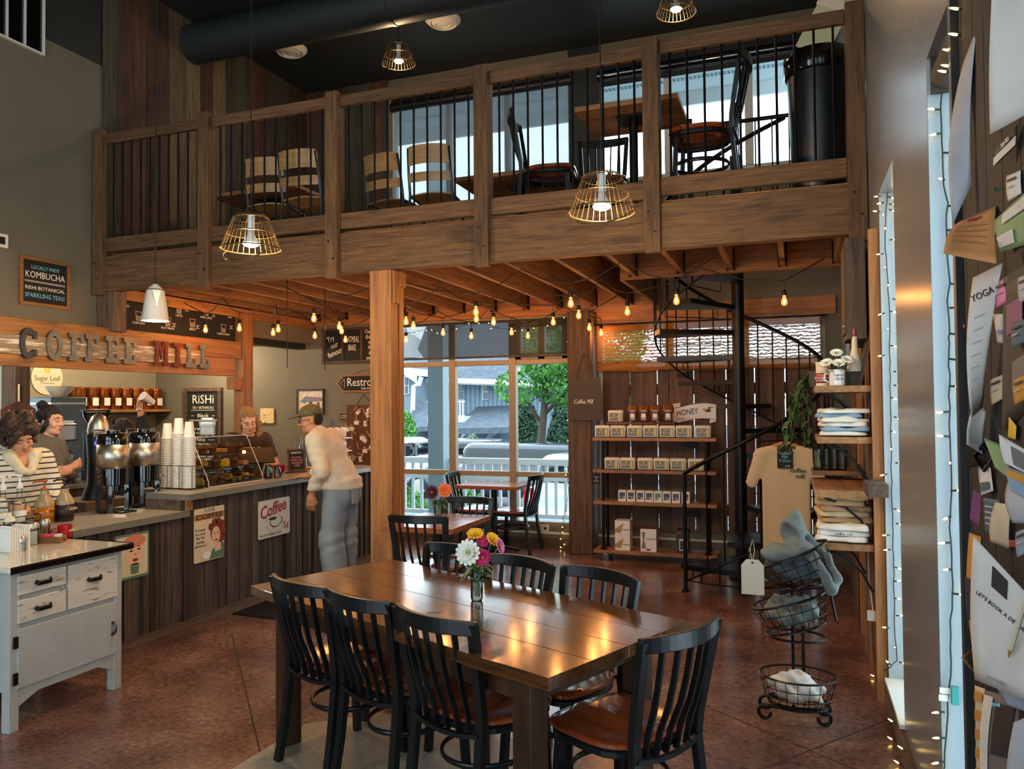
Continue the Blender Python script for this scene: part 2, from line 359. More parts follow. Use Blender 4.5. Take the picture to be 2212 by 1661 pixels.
slab('wall_rear', 'wall_grey', 'y', YR-.2, YR, XK-.2, XR+.2, 0, ZC, [(-5.2, -2.9, .1, 2.7), (-2.3, -.2, .1, 2.7), (-5.2, -2.9, 3.2, 5.2), (-2.3, -.2, 3.2, 5.2)])
slab('wall_left', 'wall_grey', 'x', XL-.14, XL, YR, YM+.1, 2.36, 4.84, label='grey wall above the coffee counter opening')
slab('wall_left_upper', 'wall_black', 'x', XL-.14, XL, YR, YB, 4.84, ZC)
slab('wall_left_loft', 'wall_black', 'x', XL-.14, XL, YM+.1, YB, 2.40, 4.84)
slab('wall_bulkhead', 'wall_grey', 'x', XL, -5.90, 7.36, YB, 2.465, 2.80, label='grey bulkhead above the restroom corner')
slab('ceiling_kitchen', 'wall_warm', 'z', 2.465, 2.55, XK, XL-.03, YR, YB)
slab('ceiling', 'ceil_dark', 'z', ZC, ZC+.1, XK-.2, XR+.2, YR-.2, YB+.2, label='dark painted ceiling')
struct(B().cyl((XL+.05, 6.52, 5.52), (XR, 6.52, 5.52), .2, n=28).cyl((-3.6,6.52,5.52),(-3.56,6.52,5.52),.207,n=28).cyl((-1.6,6.52,5.52),(-1.56,6.52,5.52),.207,n=28).obj('ceiling_duct', 'ceil_dark', smooth='auto'), 'dark round air duct under the ceiling')
for p in (pz(627,117,5.7), pz(957,54,5.7)):
    t = thing('ceiling_vent', 'round white air diffuser on the dark ceiling', 'vent', (p.x, p.y, ZC-.002), group='round white ceiling diffusers')
    B().lathe([(.19,0),(.19,-.02),(.145,-.06),(.135,-.06),(.135,-.03)], 28).obj('rim', 'white', t, smooth='auto')
    B().lathe([(.12,-.03),(.12,-.05),(.085,-.065),(.085,-.05)], 28).obj('ring', 'white', t, smooth='auto')
    B().lathe([(.07,-.03),(.07,-.055),(.0001,-.075)], 24).obj('core', 'white', t, smooth='auto')
    B().cyl((0,0,-.03),(0,0,0),.13).obj('neck', 'black', t)
# baseboards
struct(B().box(XR-.018, XR, YR, 4.9, 0, .12).obj('baseboard_right', 'barn_y'), 'dark wooden baseboard')
struct(B().box(-4.8, -2.4, YB-.02, YB, 0, .11).obj('baseboard_back', 'barn_x'), 'dark wooden baseboard under the window')
struct(B().box(-5.05, .3, YB-.012, YB, .16, .185).obj('trim_1', 'cream'), 'pale wiring trim along the wall')

# ---- vertical reclaimed cladding upstairs (each board its own piece)
cl = struct(B().box(XL, XL+.006, YM+.06, YB, 3.02, ZC).obj('wall_left_cladding', 'plank_grey'), 'reclaimed vertical barn boards lining the loft wall')
rnd = random.Random(3); y = YM+.06; i = 0
kinds = ['plank_grey','plank_red','plank_warm','plank_red','plank_red','plank_pale','plank_pale','plank_warm','plank_pale','plank_grey','plank_grey','plank_warm','plank_warm','plank_grey']
while y < YB-.02:
    w = min(rnd.uniform(.13, .23), YB-y); d = rnd.uniform(.018, .032)
    B().box(0, d, 0, w-.006, 0, ZC-3.02).obj('board', kinds[i % len(kinds)], cl, (XL+.004, y, 3.02)); y += w; i += 1
cb = struct(B().box(XL, -4.78, YB-.006, YB, 3.02, ZC).obj('wall_back_cladding', 'plank_warm'), 'brown boards beside the loft window')
x = XL+.03
while x < -4.80:
    w = min(rnd.uniform(.15, .24), -4.79-x); B().box(0, w-.006, -rnd.uniform(.018,.03), 0, 0, ZC-3.02).obj('board', rnd.choice(['plank_warm','plank_red','plank_grey']), cb, (x, YB-.004, 3.02)); x += w
# white framed loft opening high on the wall
wf = struct(thing('window_5', 'white framed dark window high on the grey wall', 'window'))
del wf['category']
a, c = px(92,118,XL), px(10,79,XL)
for y0, y1, z0, z1 in ((a.y-.014, a.y, a.z, ZC), (c.y, c.y+.010, a.z, ZC), (px(50,98,XL).y-.005, px(50,98,XL).y+.005, a.z, ZC), (3.6, a.y, a.z-.014, a.z), (3.6, 3.614, a.z, ZC)):
    B().box(XL, XL+.03, y0, y1, z0, z1).obj('frame', 'white_trim', wf)
B().box(XL, XL+.008, 3.6, a.y, a.z, ZC).obj('pane', 'black_gloss', wf)

# ---- windows
def window(name, label, X0, X1, Z0, Z1, muls, trans, mat, sub=None):
    w = struct(thing(name, label, 'window')); del w['category']; y0, y1 = YB+.03, YB+.11; fw = .05
    for x0, x1 in ((X0, X0+fw), (X1-fw, X1)): B().box(x0, x1, y0, y1, Z0, Z1).obj('frame', mat, w, bev=.004)
    for z0, z1 in ((Z0, Z0+fw), (Z1-fw, Z1)): B().box(X0+fw, X1-fw, y0, y1, z0, z1).obj('frame', mat, w, bev=.004)
    for m in muls: B().box(m-.043, m+.043, y0-.01, y1, Z0+fw, Z1-fw).obj('mullion', mat, w, bev=.004)
    xs = [X0+fw]+[q for m in muls for q in (m-.043, m+.043)]+[X1-fw]; zs = [Z0+fw]+[q for t_ in trans for q in (t_-.03, t_+.03)]+[Z1-fw]
    for i in range(0, len(xs), 2):
        for t_ in trans: B().box(xs[i], xs[i+1], y0, y1, t_-.03, t_+.03).obj('transom', mat, w, bev=.004)
        for j in range(0, len(zs), 2):
            if sub and (i//2, j//2) == sub:
                a0, a1, b0, b1 = xs[i], xs[i+1], zs[j], zs[j+1]; mid = (a0+a1)/2
                for q in ((a0,a0+.07,b0,b1),(a1-.07,a1,b0,b1),(mid-.04,mid+.04,b0,b1),(a0,a1,b0,b0+.07),(a0,a1,b1-.07,b1)): B().box(q[0],q[1],y0-.01,y1-.02,q[2],q[3]).obj('sash', mat, w)
            B().box(xs[i], xs[i+1], y0+.035, y0+.04, zs[j], zs[j+1]).obj('pane', 'pane_glass', w)
    return w
window('window_1', 'tall cafe window with tan mullions', -4.80, -2.41, .24, 2.69, [-3.93, -3.15], [.835, 2.16], 'win_frame', (2, 2))
window('window_2', 'loft window with grey mullions', -4.74, -2.35, 3.95, 5.46, [-3.95, -3.18], [], 'win_white')
window('window_3', 'loft window beside the corner with white mullions', -2.07, .39, 4.16, 5.46, [-1.28, -.42], [], 'win_white')
window('window_4', 'window behind the barn planks', -2.10, .30, .24, 2.60, [-1.3, -.5], [], 'win_white')
struct(B().box(-2.42, -2.05, YB-.004, YB+.02, 3.02, ZC).obj('trim_2', 'wall_black'))
for i, (y0, y1, z0, z1) in enumerate(WIN_R):
    w = struct(thing('window_%d' % (i+6), 'tall window in the side wall', 'window')); del w['category']
    for q in ((y0,y0+.05,z0,z1),(y1-.05,y1,z0,z1),(y0+.05,y1-.05,z0,z0+.05),(y0+.05,y1-.05,z1-.05,z1)): B().box(XR+.13, XR+.18, *q).obj('frame', 'win_white', w)
    B().box(XR+.15, XR+.155, y0+.05, y1-.05, z0+.05, z1-.05).obj('pane', 'pane_glass', w)
    for y in (y0, y1): B().box(XR+.001, XR+.13, y-.004 if y == y1 else y, y if y == y1 else y+.004, z0, z1).obj('reveal', 'reveal', w)
    B().box(XR-.02, XR+.13, y0, y1, z0, z0+.02).obj('sill', 'white_trim', w)
# roller shades
t = tag(B().box(-4.78, -2.44, YB-.008, YB-.003, 2.24, 2.66).obj('roller_shade', 'shade_screen'), 'dark see-through roller shade half down on the cafe window', 'shade')
B().box(-4.78, -2.44, YB-.014, YB-.001, 2.215, 2.24).obj('bottom_bar', 'black', t)
t = thing('roller_shade', 'pale blue see-through roller shade over the loft window', 'shade', (0,0,0))
B().box(-4.68, -2.41, YB-.014, YB-.010, 3.98, 5.40).obj('screen', 'shade_blue', t); B().cyl((-4.72,YB-.03,5.40),(-2.37,YB-.03,5.40),.055,n=16).obj('tube', 'black', t, smooth='auto')
B().box(-4.72,-2.37,YB-.03,YB-.002,5.44,5.52).obj('bracket', 'black', t)
t = thing('roller_shade', 'dark rolled-up shade above the bright corner loft window', 'shade', (0,0,0))
B().cyl((-2.05,YB-.05,5.38),(.37,YB-.05,5.38),.06,n=16).obj('tube', 'black_gloss', t, smooth='auto'); B().box(-2.05,.37,YB-.03,YB-.002,5.42,5.52).obj('bracket', 'black', t); B().box(-2.03,.35,YB-.012,YB-.006,5.27,5.33).obj('bottom_bar', 'black', t)

# ================================================================ MEZZANINE
XP = [-6.015, -4.745, -3.465, -2.17, -.905, .39]     # post centres
bm_ = struct(B().box(XL+.02, XR-.01, YM, YM+.045, ZB0, ZB1).obj('loft_beam', 'beam_x', bev=.004), 'long rough timber beam along the loft edge')
struct(B().box(XL+.02, XR-.01, YM+.047, YM+.092, ZB0, ZB1).obj('loft_beam_inner', 'beam_x', bev=.004), 'second timber behind the loft edge beam')
rail = thing('loft_railing', 'rough timber loft railing with dark rebar balusters', 'railing', (0, YM, 0))
for i, x in enumerate(XP):
    if i == 0: x += .07
    p = B().box(-.055, .055, -.06, .05 if False else -.001, 2.66+.03*rnd.random(), 4.18+.02*rnd.random()).obj('post', 'beam_z', rail, (x, 0, 0), bev=.004)
    for z in (2.83, 2.97): B().cyl((.02 if z < 2.9 else -.02, -.066, z), (.02 if z < 2.9 else -.02, -.06, z), .008, n=8).obj('bolt', 'iron', p)
    B().box(-.055, .055, 0.002, .06, 3.08, 4.16).obj('post_block', 'beam_z', p) if i else None
for i in range(5):
    a, c = XP[i]+(.125 if i == 0 else .056), XP[i+1]-.056; dz = rnd.uniform(-.01, .01)
    B().box(a, c, -.005, .04, 4.075+dz, 4.165+dz).obj('top_rail', 'beam_x', rail, bev=.004)
    B().box(a, c, -.005, .04, 3.08+dz, 3.205+dz).obj('mid_rail', 'beam_x', rail, bev=.004)
    if i == 0: proto = None
    n = 10
    for k in range(n):
        x = a+(c-a)*(k+.6)/(n+.2)
        if proto is None: proto = B().cyl((0, .018, 3.2), (0, .018, 4.08), .0085, n=8).obj('baluster', 'rebar', rail, (x, 0, 0), smooth='auto')
        else: clone(proto, rail, (x, 0, 0))
# joists, hangers, ledger, header, deck
jo = struct(thing('ceiling_joist', 'rough timber joists under the loft floor', 'joist')); del jo['category']
x = -5.78; XJ = []
while x < XR-.1: XJ.append(x); x += .407
for x in XJ:
    y1 = YB-.05 if x < -1.38 else 6.68
    B().box(-.021, .021, YM+.094, y1, 2.765, 3.035).obj('joist', 'beam_y', jo, (x, 0, 0), bev=.003)
    for s in (-1, 1): B().box(-.006, .006, -.055, 0, 2.755, 2.93).obj('joist_hanger', 'iron', jo, (x+s*.028, y1-.004, 0))
B().box(XL+.02, XR-.02, YB-.045, YB-.003, 2.69, 3.035).obj('ledger', 'pine_x', jo) if False else B().box(XL+.13, -1.36, YB-.045, YB-.003, 2.69, 3.035).obj('ledger', 'pine_x', jo)
B().box(-1.42, XR-.02, 6.684, 6.73, 2.74, 3.035).obj('header', 'beam_x', jo)
B().box(-1.44, -1.40, 6.74, YB-.05, 2.74, 3.035).obj('trimmer', 'beam_y', jo)
dk = struct(B().box(XL+.02, XR-.02, YM+.1, YM+.11, 3.038, 3.045).obj('floor_loft', 'pine_x'), 'loft deck boards')
y = YM+.1
while y < YB-.02:
    w = min(.145, YB-.005-y); x1 = XR-.02 if y < 6.6 else -1.40
    B().box(XL+.04, x1, 0, w-.004, 0, .03).obj('deck_board', 'pine_x', dk, (0, y, 3.046)); y += w
# main pillar and the posts below
pl = struct(B().box(-3.146, -2.956, YM-.002, YM+.185, 0, ZB0).obj('pillar', 'pine_z', bev=.006), 'square timber pillar holding the loft beam')
B().box(-2.954, -2.938, YM+.02, YM+.12, 2.46, ZB0-.005).obj('bracket', 'pine_z', pl); B().box(-2.954, -2.925, YM+.1, YM+.19, 2.60, ZB0-.005).obj('block', 'pine_x', pl); B().box(-2.954,-2.944,YM+.125,YM+.185,0,2.6).obj('facing', 'pine_z', pl)
struct(B().box(-6.045, -5.80, YM+.01, YM+.15, 2.35, ZB0).obj('pillar_counter', 'barn_z', bev=.005), 'weathered timber post under the loft corner')
q = struct(B().box(-5.98, -5.84, 7.17, 7.33, .0, 2.76).obj('pillar_kitchen', 'pine_z', bev=.005), 'pine post at the end of the coffee sign beam')
B().box(-5.96,-5.86,7.03,7.168,1.85,1.99,).obj('brace', 'pine_z', q)
struct(B().box(-2.385, -2.118, YB-.28, YB-.01, 0, 2.69).obj('pillar_back', 'barn_z', bev=.01), 'rough hewn post beside the cafe window')
struct(B().box(.335, XR-.002, YM+.0, YM+.12, 2.0, 2.70).obj('pillar_right', 'barn_z', bev=.005), 'timber post against the side wall')
struct(B().box(XL+.13, XL+.17, YM+.15, YB-.06, 2.66, 2.762).obj('trim_3', 'pine_y'), 'timber ledger over the drinks menu')

t = struct(thing('window_9', 'kitchen window with a tan frame behind the counter', 'window')); del t['category']; ya, yb = px(8,850,XK).y, px(28,850,XK).y
B().box(XK+.001, XK+.05, ya, yb, 0, 2.4).obj('frame', 'win_frame', t); B().box(XK-.12, XK-.115, 5.0, ya, .9, 2.3).obj('pane', 'pane_glass', t)
t = thing('wall_sign', 'small white plate on the grey wall above the sign beam', 'sign', (XL, px(4,520,XL).y, px(4,520,XL).z)); B().box(.001,.012,-.09,.045,-.055,.055).obj('plate', 'white', t); B().box(.0121,.013,-.05,.02,-.03,.03).obj('print', 'black', t)
# ================================================================ SOLID BLENDING (for soft and organic shapes)
class Field:
    """distance field on a grid; primitives blend smoothly; mesh() walks the zero surface"""
    def __init__(s, lo, hi, vox):
        s.lo = np.array(lo, float); s.vox = vox; s.n = np.ceil((np.array(hi)-s.lo)/vox).astype(int)+1
        s.F = np.full(s.n, .25, np.float32)
    def _sub(s, lo, hi, pad):
        a = np.maximum(np.floor((np.array(lo)-pad-s.lo)/s.vox).astype(int), 0); b = np.minimum(np.ceil((np.array(hi)+pad-s.lo)/s.vox).astype(int)+1, s.n)
        if np.any(b <= a): return None, None
        g = np.meshgrid(*[s.lo[i]+s.vox*np.arange(a[i], b[i]) for i in range(3)], indexing='ij')
        return (slice(a[0], b[0]), slice(a[1], b[1]), slice(a[2], b[2])), np.stack(g, -1)
    def _mix(s, sl, d, k, cut):
        a = s.F[sl]
        if cut: d = -d; h = np.maximum(k-abs(a-d), 0)/k if k else 0; s.F[sl] = np.maximum(a, d)+(h*h*k*.25 if k else 0)
        else: h = np.maximum(k-abs(a-d), 0)/k if k else 0; s.F[sl] = np.minimum(a, d)-(h*h*k*.25 if k else 0)
    def cone(s, p0, p1, r0, r1=None, k=.03, cut=False, sq=None):
        r1 = r0 if r1 is None else r1; p0 = np.array(p0, float); p1 = np.array(p1, float); R = max(r0, r1)*(max(sq) if sq else 1)
        sl, g = s._sub(np.minimum(p0, p1)-R, np.maximum(p0, p1)+R, k+s.vox*3)
        if sl is None: return s
        q = g-p0; d = p1-p0
        if sq is not None: q = q/np.array(sq); d = d/np.array(sq)
        L = max(float(d@d), 1e-9); t = np.clip((q@d)/L, 0, 1)
        dist = np.linalg.norm(q-t[..., None]*d, axis=-1)-(r0+(r1-r0)*t)
        s._mix(sl, dist.astype(np.float32), k, cut); return s
    def path(s, pts, rs, k=.03, **kw):
        for i in range(len(pts)-1): s.cone(pts[i], pts[i+1], rs[i], rs[i+1], k, **kw)
        return s
    def ell(s, c, r, k=.03, cut=False, M=None):
        c = np.array(c, float); r = np.array(r, float); R = r.max() if M is not None else r
        sl, g = s._sub(c-R, c+R, k+s.vox*3)
        if sl is None: return s
        q = g-c
        if M is not None: q = q@np.array(M.to_3x3())
        n0 = np.linalg.norm(q/r, axis=-1); n1 = np.linalg.norm(q/(r*r), axis=-1)+1e-9
        s._mix(sl, (n0*(n0-1)/n1).astype(np.float32), k, cut); return s
    def rbox(s, c, h, rad, k=.02, cut=False, M=None):
        c = np.array(c, float); h = np.array(h, float); R = np.full(3, np.linalg.norm(h)) if M is not None else h
        sl, g = s._sub(c-R-rad, c+R+rad, k+s.vox*3)
        if sl is None: return s
        q = g-c
        if M is not None: q = q@np.array(M.to_3x3())
        q = abs(q)-h+rad
        s._mix(sl, (np.linalg.norm(np.maximum(q, 0), axis=-1)+np.minimum(q.max(-1), 0)-rad).astype(np.float32), k, cut); return s
    def fn(s, f): # add a displacement f(grid)
        g = np.stack(np.meshgrid(*[s.lo[i]+s.vox*np.arange(s.n[i]) for i in range(3)], indexing='ij'), -1); s.F += f(g).astype(np.float32); return s
    def mesh(s):
        F = s.F.copy(); F[0] = F[-1] = .1; F[:, 0] = F[:, -1] = .1; F[:, :, 0] = F[:, :, -1] = .1
        S = F < 0; n = np.array(F.shape)-1
        cnt = np.zeros(n, np.int8); acc = np.zeros((*n, 3), np.float32); ec = np.zeros(n, np.int8)
        C = [(i, j, k) for i in (0, 1) for j in (0, 1) for k in (0, 1)]
        sub = lambda A, c: A[c[0]:c[0]+n[0], c[1]:c[1]+n[1], c[2]:c[2]+n[2]]
        for c in C: cnt += sub(S, c)
        act = (cnt > 0) & (cnt < 8); idx = np.argwhere(act)
        if not len(idx): return [], []
        P = np.zeros((len(idx), 3)); W = np.zeros(len(idx))
        for a in range(8):
            for b in range(a+1, 8):
                d = np.array(C[b])-np.array(C[a])
                if abs(d).sum() != 1: continue
                fa = F[tuple((idx+C[a]).T)]; fb = F[tuple((idx+C[b]).T)]; x = (fa < 0) != (fb < 0)
                t = np.where(x, fa/np.where(x, fa-fb, 1), 0); P[x] += (np.array(C[a])+t[:, None]*d)[x]; W[x] += 1
        P = P/W[:, None]; V = s.lo+s.vox*(idx+P)
        ids = np.full(tuple(n), -1, int); ids[tuple(idx.T)] = np.arange(len(idx)); fs = []
        for ax in range(3):
            o = [(1, 2), (2, 0), (0, 1)][ax]; e = np.zeros(3, int); e[ax] = 1
            A = S[:-1] if ax == 0 else S[:, :-1] if ax == 1 else S[:, :, :-1]; Bq = S[1:] if ax == 0 else S[:, 1:] if ax == 1 else S[:, :, 1:]
            x = np.argwhere(A != Bq); x = x[(x[:, o[0]] > 0) & (x[:, o[1]] > 0) & (x[:, o[0]] < n[o[0]]) & (x[:, o[1]] < n[o[1]]) & (x[:, ax] < n[ax])]
            u = np.zeros(3, int); u[o[0]] = 1; v = np.zeros(3, int); v[o[1]] = 1
            q = np.stack([ids[tuple((x-u-v).T)], ids[tuple((x-v).T)], ids[tuple(x.T)], ids[tuple((x-u).T)]], 1)
            flip = ~A[tuple(x.T)]; q[flip] = q[flip][:, ::-1]; fs.append(q)
        return V, np.concatenate(fs)
    def obj(s, name, mat, parent=None, smooth=True, label=None, paint=None, relax=1, **kw):
        V, f = s.mesh(); me = bpy.data.meshes.new(name)
        me.from_pydata(V.tolist() if len(V) else [], [], f.tolist() if len(f) else []); me.update()
        o = bpy.data.objects.new(name, me); COL.objects.link(o); me.materials.append(MATS[mat])
        if smooth: me.polygons.foreach_set('use_smooth', [True]*len(me.polygons))
        if paint:   # list of (material, test(centre)->bool)
            for mn, _ in paint: me.materials.append(MATS[mn])
            c = np.zeros(len(me.polygons)*3); me.polygons.foreach_get('center', c); c = c.reshape(-1, 3); mi = np.zeros(len(c), int)
            for i, (_, t) in enumerate(paint): mi[t(c)] = i+1
            me.polygons.foreach_set('material_index', mi)
        if relax: md = o.modifiers.new('smooth', 'SMOOTH'); md.factor = .5; md.iterations = relax
        if parent is not None: o.parent = parent
        if label: o['label'] = label
        for k_, v_ in kw.items(): o[k_] = v_
        return o

# ================================================================ CAFE CHAIRS AND TABLES
def make_chair():
    t = thing('cafe_chair', 'x', 'chair'); W = .205
    def back(x, z):   # the back leans rearward and curves round the sitter
        h = max(0, (z-.44)/.43); return -.195-.075*h**1.2-.055*(1-(x/.21)**2)*min(1, h*2.2)
    b = B(); st = [(-.195,-.19),(-.2,.0),(-.215,.13),(-.17,.205),(0,.225),(.17,.205),(.215,.13),(.2,.0),(.195,-.19),(0,-.205)]
    pts = []
    N = 40
    for i in range(N):
        a = 2*math.pi*i/N; c, s_ = math.cos(a), math.sin(a); e = .55
        e = .42 if s_ > 0 else .8
        pts.append((.226*abs(c)**e*(1 if c > 0 else -1), (.225 if s_ > 0 else .20)*abs(s_)**(.42 if s_ > 0 else .75)*(1 if s_ > 0 else -1)+.005))
    rings = []
    def dish(x, y): return -.012*math.exp(-((abs(x)-.085)**2/.006+(y+.03)**2/.018))+.004*math.exp(-(x*x/.0009+(y-.1)**2/.01))
    K = [1, .97, .8, .6, .4, .2]
    vs = [(p[0]*.96, p[1]*.96, .443) for p in pts]+[(p[0], p[1], .449) for p in pts]+[(p[0], p[1], .462) for p in pts]
    for k in K[1:]: vs += [(p[0]*k, p[1]*k, .468+dish(p[0]*k, p[1]*k)) for p in pts]
    vs.append((0, 0, .468+dish(0, 0))); R_n = 3+len(K)-1; fs = [tuple(range(N-1, -1, -1))]
    for r in range(R_n-1): fs += [(r*N+i, r*N+(i+1) % N, (r+1)*N+(i+1) % N, (r+1)*N+i) for i in range(N)]
    fs += [((R_n-1)*N+i, (R_n-1)*N+(i+1) % N, R_n*N) for i in range(N)]
    b.add(vs, fs).obj('seat', 'seat_wood', t, smooth='auto')
    B().tube([(p[0]*.93, p[1]*.93, .425) for p in pts[::2]], .016, 6, closed=True, flat=(.7, 1)).obj('seat_frame', 'chair_black', t)
    for s in (-1, 1):
        B().tube([(s*.17, .165, .43), (s*.178, .178, .2), (s*.185, .19, 0)], .022, 4, flat=(1, 1)).obj('leg', 'chair_black', t)
        pts2 = [(s*.19, -.26, 0), (s*.182, -.225, .2), (s*.178, -.2, .42)]+[(s*(.178+.034*(z-.42)/.45), back(s*.2, z), z) for z in (.5, .6, .7, .8, .858)]
        B().tube(pts2, .0255, 4, flat=(.8, 1.05)).obj('leg', 'chair_black', t)
    n = 14   # curved top rail, taller in the middle
    ring = []
    for i in range(n+1):
        u = -1+2*i/n; x = u*.222; y = back(x, .87)
        ring.append([(x, y-.013, .812+.004*abs(u)), (x, y+.013, .812+.004*abs(u)), (x, y+.010, .872-.004*u*u), (x, y-.012, .872-.004*u*u)])
    vs = [p for r in ring for p in r]; fs = [(i*4+k, i*4+(k+1) % 4, i*4+4+(k+1) % 4, i*4+4+k) for i in range(n) for k in range(4)]+[(3,2,1,0), tuple(n*4+k for k in range(4))]
    B().add(vs, fs).obj('top_rail', 'chair_black', t, bev=.004)
    for j in range(5):
        u = (-2+j)/2; B().tube([(u*(.118+.018*(z-.42)/.4), back(u*.13, z), z) for z in (.405, .5, .6, .7, .82)], .0118, 4, flat=(1.25, .7)).obj('slat', 'chair_black', t)
    B().tube([(-.178,-.212,.43),(-.09,-.225,.415),(0,-.23,.412),(.09,-.225,.415),(.178,-.212,.43)], .012, 4).obj('back_bar', 'chair_black', t)
    B().tube([(.178*math.cos(a), .02+.19*math.sin(a), .27) for a in [math.pi*2*i/28 for i in range(28)]], .0105, 6, closed=True, flat=(.7,1.2)).obj('foot_ring', 'chair_black', t, smooth=True)
    return t
chair0 = make_chair()
def chair(cx_, cy_, rz, label, first=[True], z=0, group=None):
    """cx_, cy_: middle of the back's top rail"""
    f = Vector((-math.sin(rz), math.cos(rz))); loc = (cx_+f.x*.285, cy_+f.y*.285, z)
    if first[0]:
        first[0] = False; chair0.location = loc; chair0.rotation_euler = (0, 0, rz); chair0['label'] = label
        if group: chair0['group'] = group
        return chair0
    return dup(chair0, loc, rz, label, group)
G = 'black slat-back chairs of the cafe'
A1 = R_(-21.5)
chair(-2.13, 2.97, A1, 'black slat-back chair at big table, beside the one nearest the coffee counter end', group=G)['label'] = 'black slat-back chair at the big table corner, closest to the coffee counter'
chair(-1.745, 2.83, A1, 'black slat-back chair at big table, middle of the row of three with backs turned', group=G)
chair(-1.31, 2.665, A1, 'black slat-back chair over the pale floor patch, beside the chair at the table head', group=G)
chair(-.378, 2.775, R_(61.5), 'black slat-back chair with orange-brown seat at the head of the big table', group=G)
chair(-1.80, 3.965, R_(157), 'black slat-back chair tucked behind the flower jar on the big table', group=G)
chair(-1.335, 3.76, R_(159), 'black slat-back chair on the window side of the big table, middle of three', group=G)
chair(-.875, 3.59, R_(155.5), 'black slat-back chair on the window side of the big table, beside its free corner', group=G)
chair(-2.555, 4.99, R_(4), 'black slat-back chair beside the timber pillar, back to the big table', group=G)
chair(-2.63, 6.10, R_(183), 'black slat-back chair at the pillar table, back to the window', group=G)
chair(-3.80, 8.31, R_(-84), 'black slat-back chair under the window facing the back post', group=G)
chair(-2.74, 8.31, R_(88), 'black slat-back chair between window table and back post', group=G)
# ---- big table
c0 = Vector((-1.505, 3.24, 0)); rzT = R_(-23)
tb = thing('dining_table', 'long dark varnished plank table with flowers in a jar', 'table', c0, rzT)
rr = random.Random(5); n = 26; HL, HW = .985, .445
cuts = [-HW, -.215, .01, .225, HW]
for k in range(4):
    lo_ = []; hi_ = []
    for i in range(n+1):
        x = -HL+2*HL*i/n; w0 = .008*math.sin(x*5+1)+.004*math.sin(x*17) if k == 0 else 0; w1 = .007*math.sin(x*4)+.004*math.sin(x*15) if k == 3 else 0
        lo_.append((x+.004*math.sin(k*3), cuts[k]+w0+(.0003 if k else 0))); hi_.append((x+.004*math.sin(k*3), cuts[k+1]+w1-(.0003 if k < 3 else 0)))
    B().prism(lo_+hi_[::-1], .045, Tm(0, 0, .712)).obj('plank', 'table_wood', tb, bev=.002)
kn = [(.03*math.cos(a)*(1+.3*math.sin(3*a)), .012*math.sin(a)*(1+.3*math.cos(2*a))) for a in [2*math.pi*i/14 for i in range(14)]]
hp = Matrix.Rotation(-rzT, 4, 'Z') @ (Vector(pz(937,1323,.757))-c0)
B().prism(kn, .0008, Tm(hp.x, hp.y, .757) @ Matrix.Rotation(1.0, 4, 'Z')).obj('knot_hole', 'black', tb)
for sx in (-1, 1):
    for sy in (-1, 1): B().box(-.045, .045, -.045, .045, 0, .712).obj('leg', 'table_leg', tb, (sx*.80, sy*.335, 0), bev=.004)
for sy in (-1, 1): B().box(-.75, .75, sy*.335-.012, sy*.335+.012, .60, .71).obj('apron', 'table_leg', tb)
for sx in (-1, 1): B().box(sx*.80-.012, sx*.80+.012, -.29, .29, .60, .71).obj('apron', 'table_leg', tb)
# ---- pedestal tables
def ped_table(name, label, x0, x1, y0, y1, z, mat='cafe_top', zb=0):
    cx_, cy_ = (x0+x1)/2, (y0+y1)/2; t = thing(name, label, 'table', (cx_, cy_, zb)); hx, hy = (x1-x0)/2, (y1-y0)/2
    n_ = max(3, round((y1-y0)/.16))
    for k in range(n_): B().box(-hx, hx, -hy+2*hy*k/n_+.0008, -hy+2*hy*(k+1)/n_-.0008, z-.04, z).obj('plank', mat, t, bev=.004)
    B().box(-.12, .12, -.12, .12, z-.055, z-.041).obj('mounting_plate', 'black_metal', t)
    B().cyl((0,0,.04), (0,0,z-.055), .036, n=16).obj('column', 'black_metal', t, smooth='auto')
    for k in range(4):
        a = k*math.pi/2; d = Vector((math.cos(a), math.sin(a), 0)); B().tube([d*.03+Vector((0,0,.055)), d*.2+Vector((0,0,.035)), d*.29+Vector((0,0,.018))], [.028,.026,.02], 6, flat=(1.1,.8)).obj('foot', 'black_metal', t, smooth=True)
    return t
ped_table('cafe_table', 'small orange-brown table beside the timber pillar with a flower jar', -2.94, -2.345, 5.13, 5.88, .757)
ped_table('cafe_table', 'small brown table against the cafe window', -3.61, -2.875, 7.98, 8.52, .757)

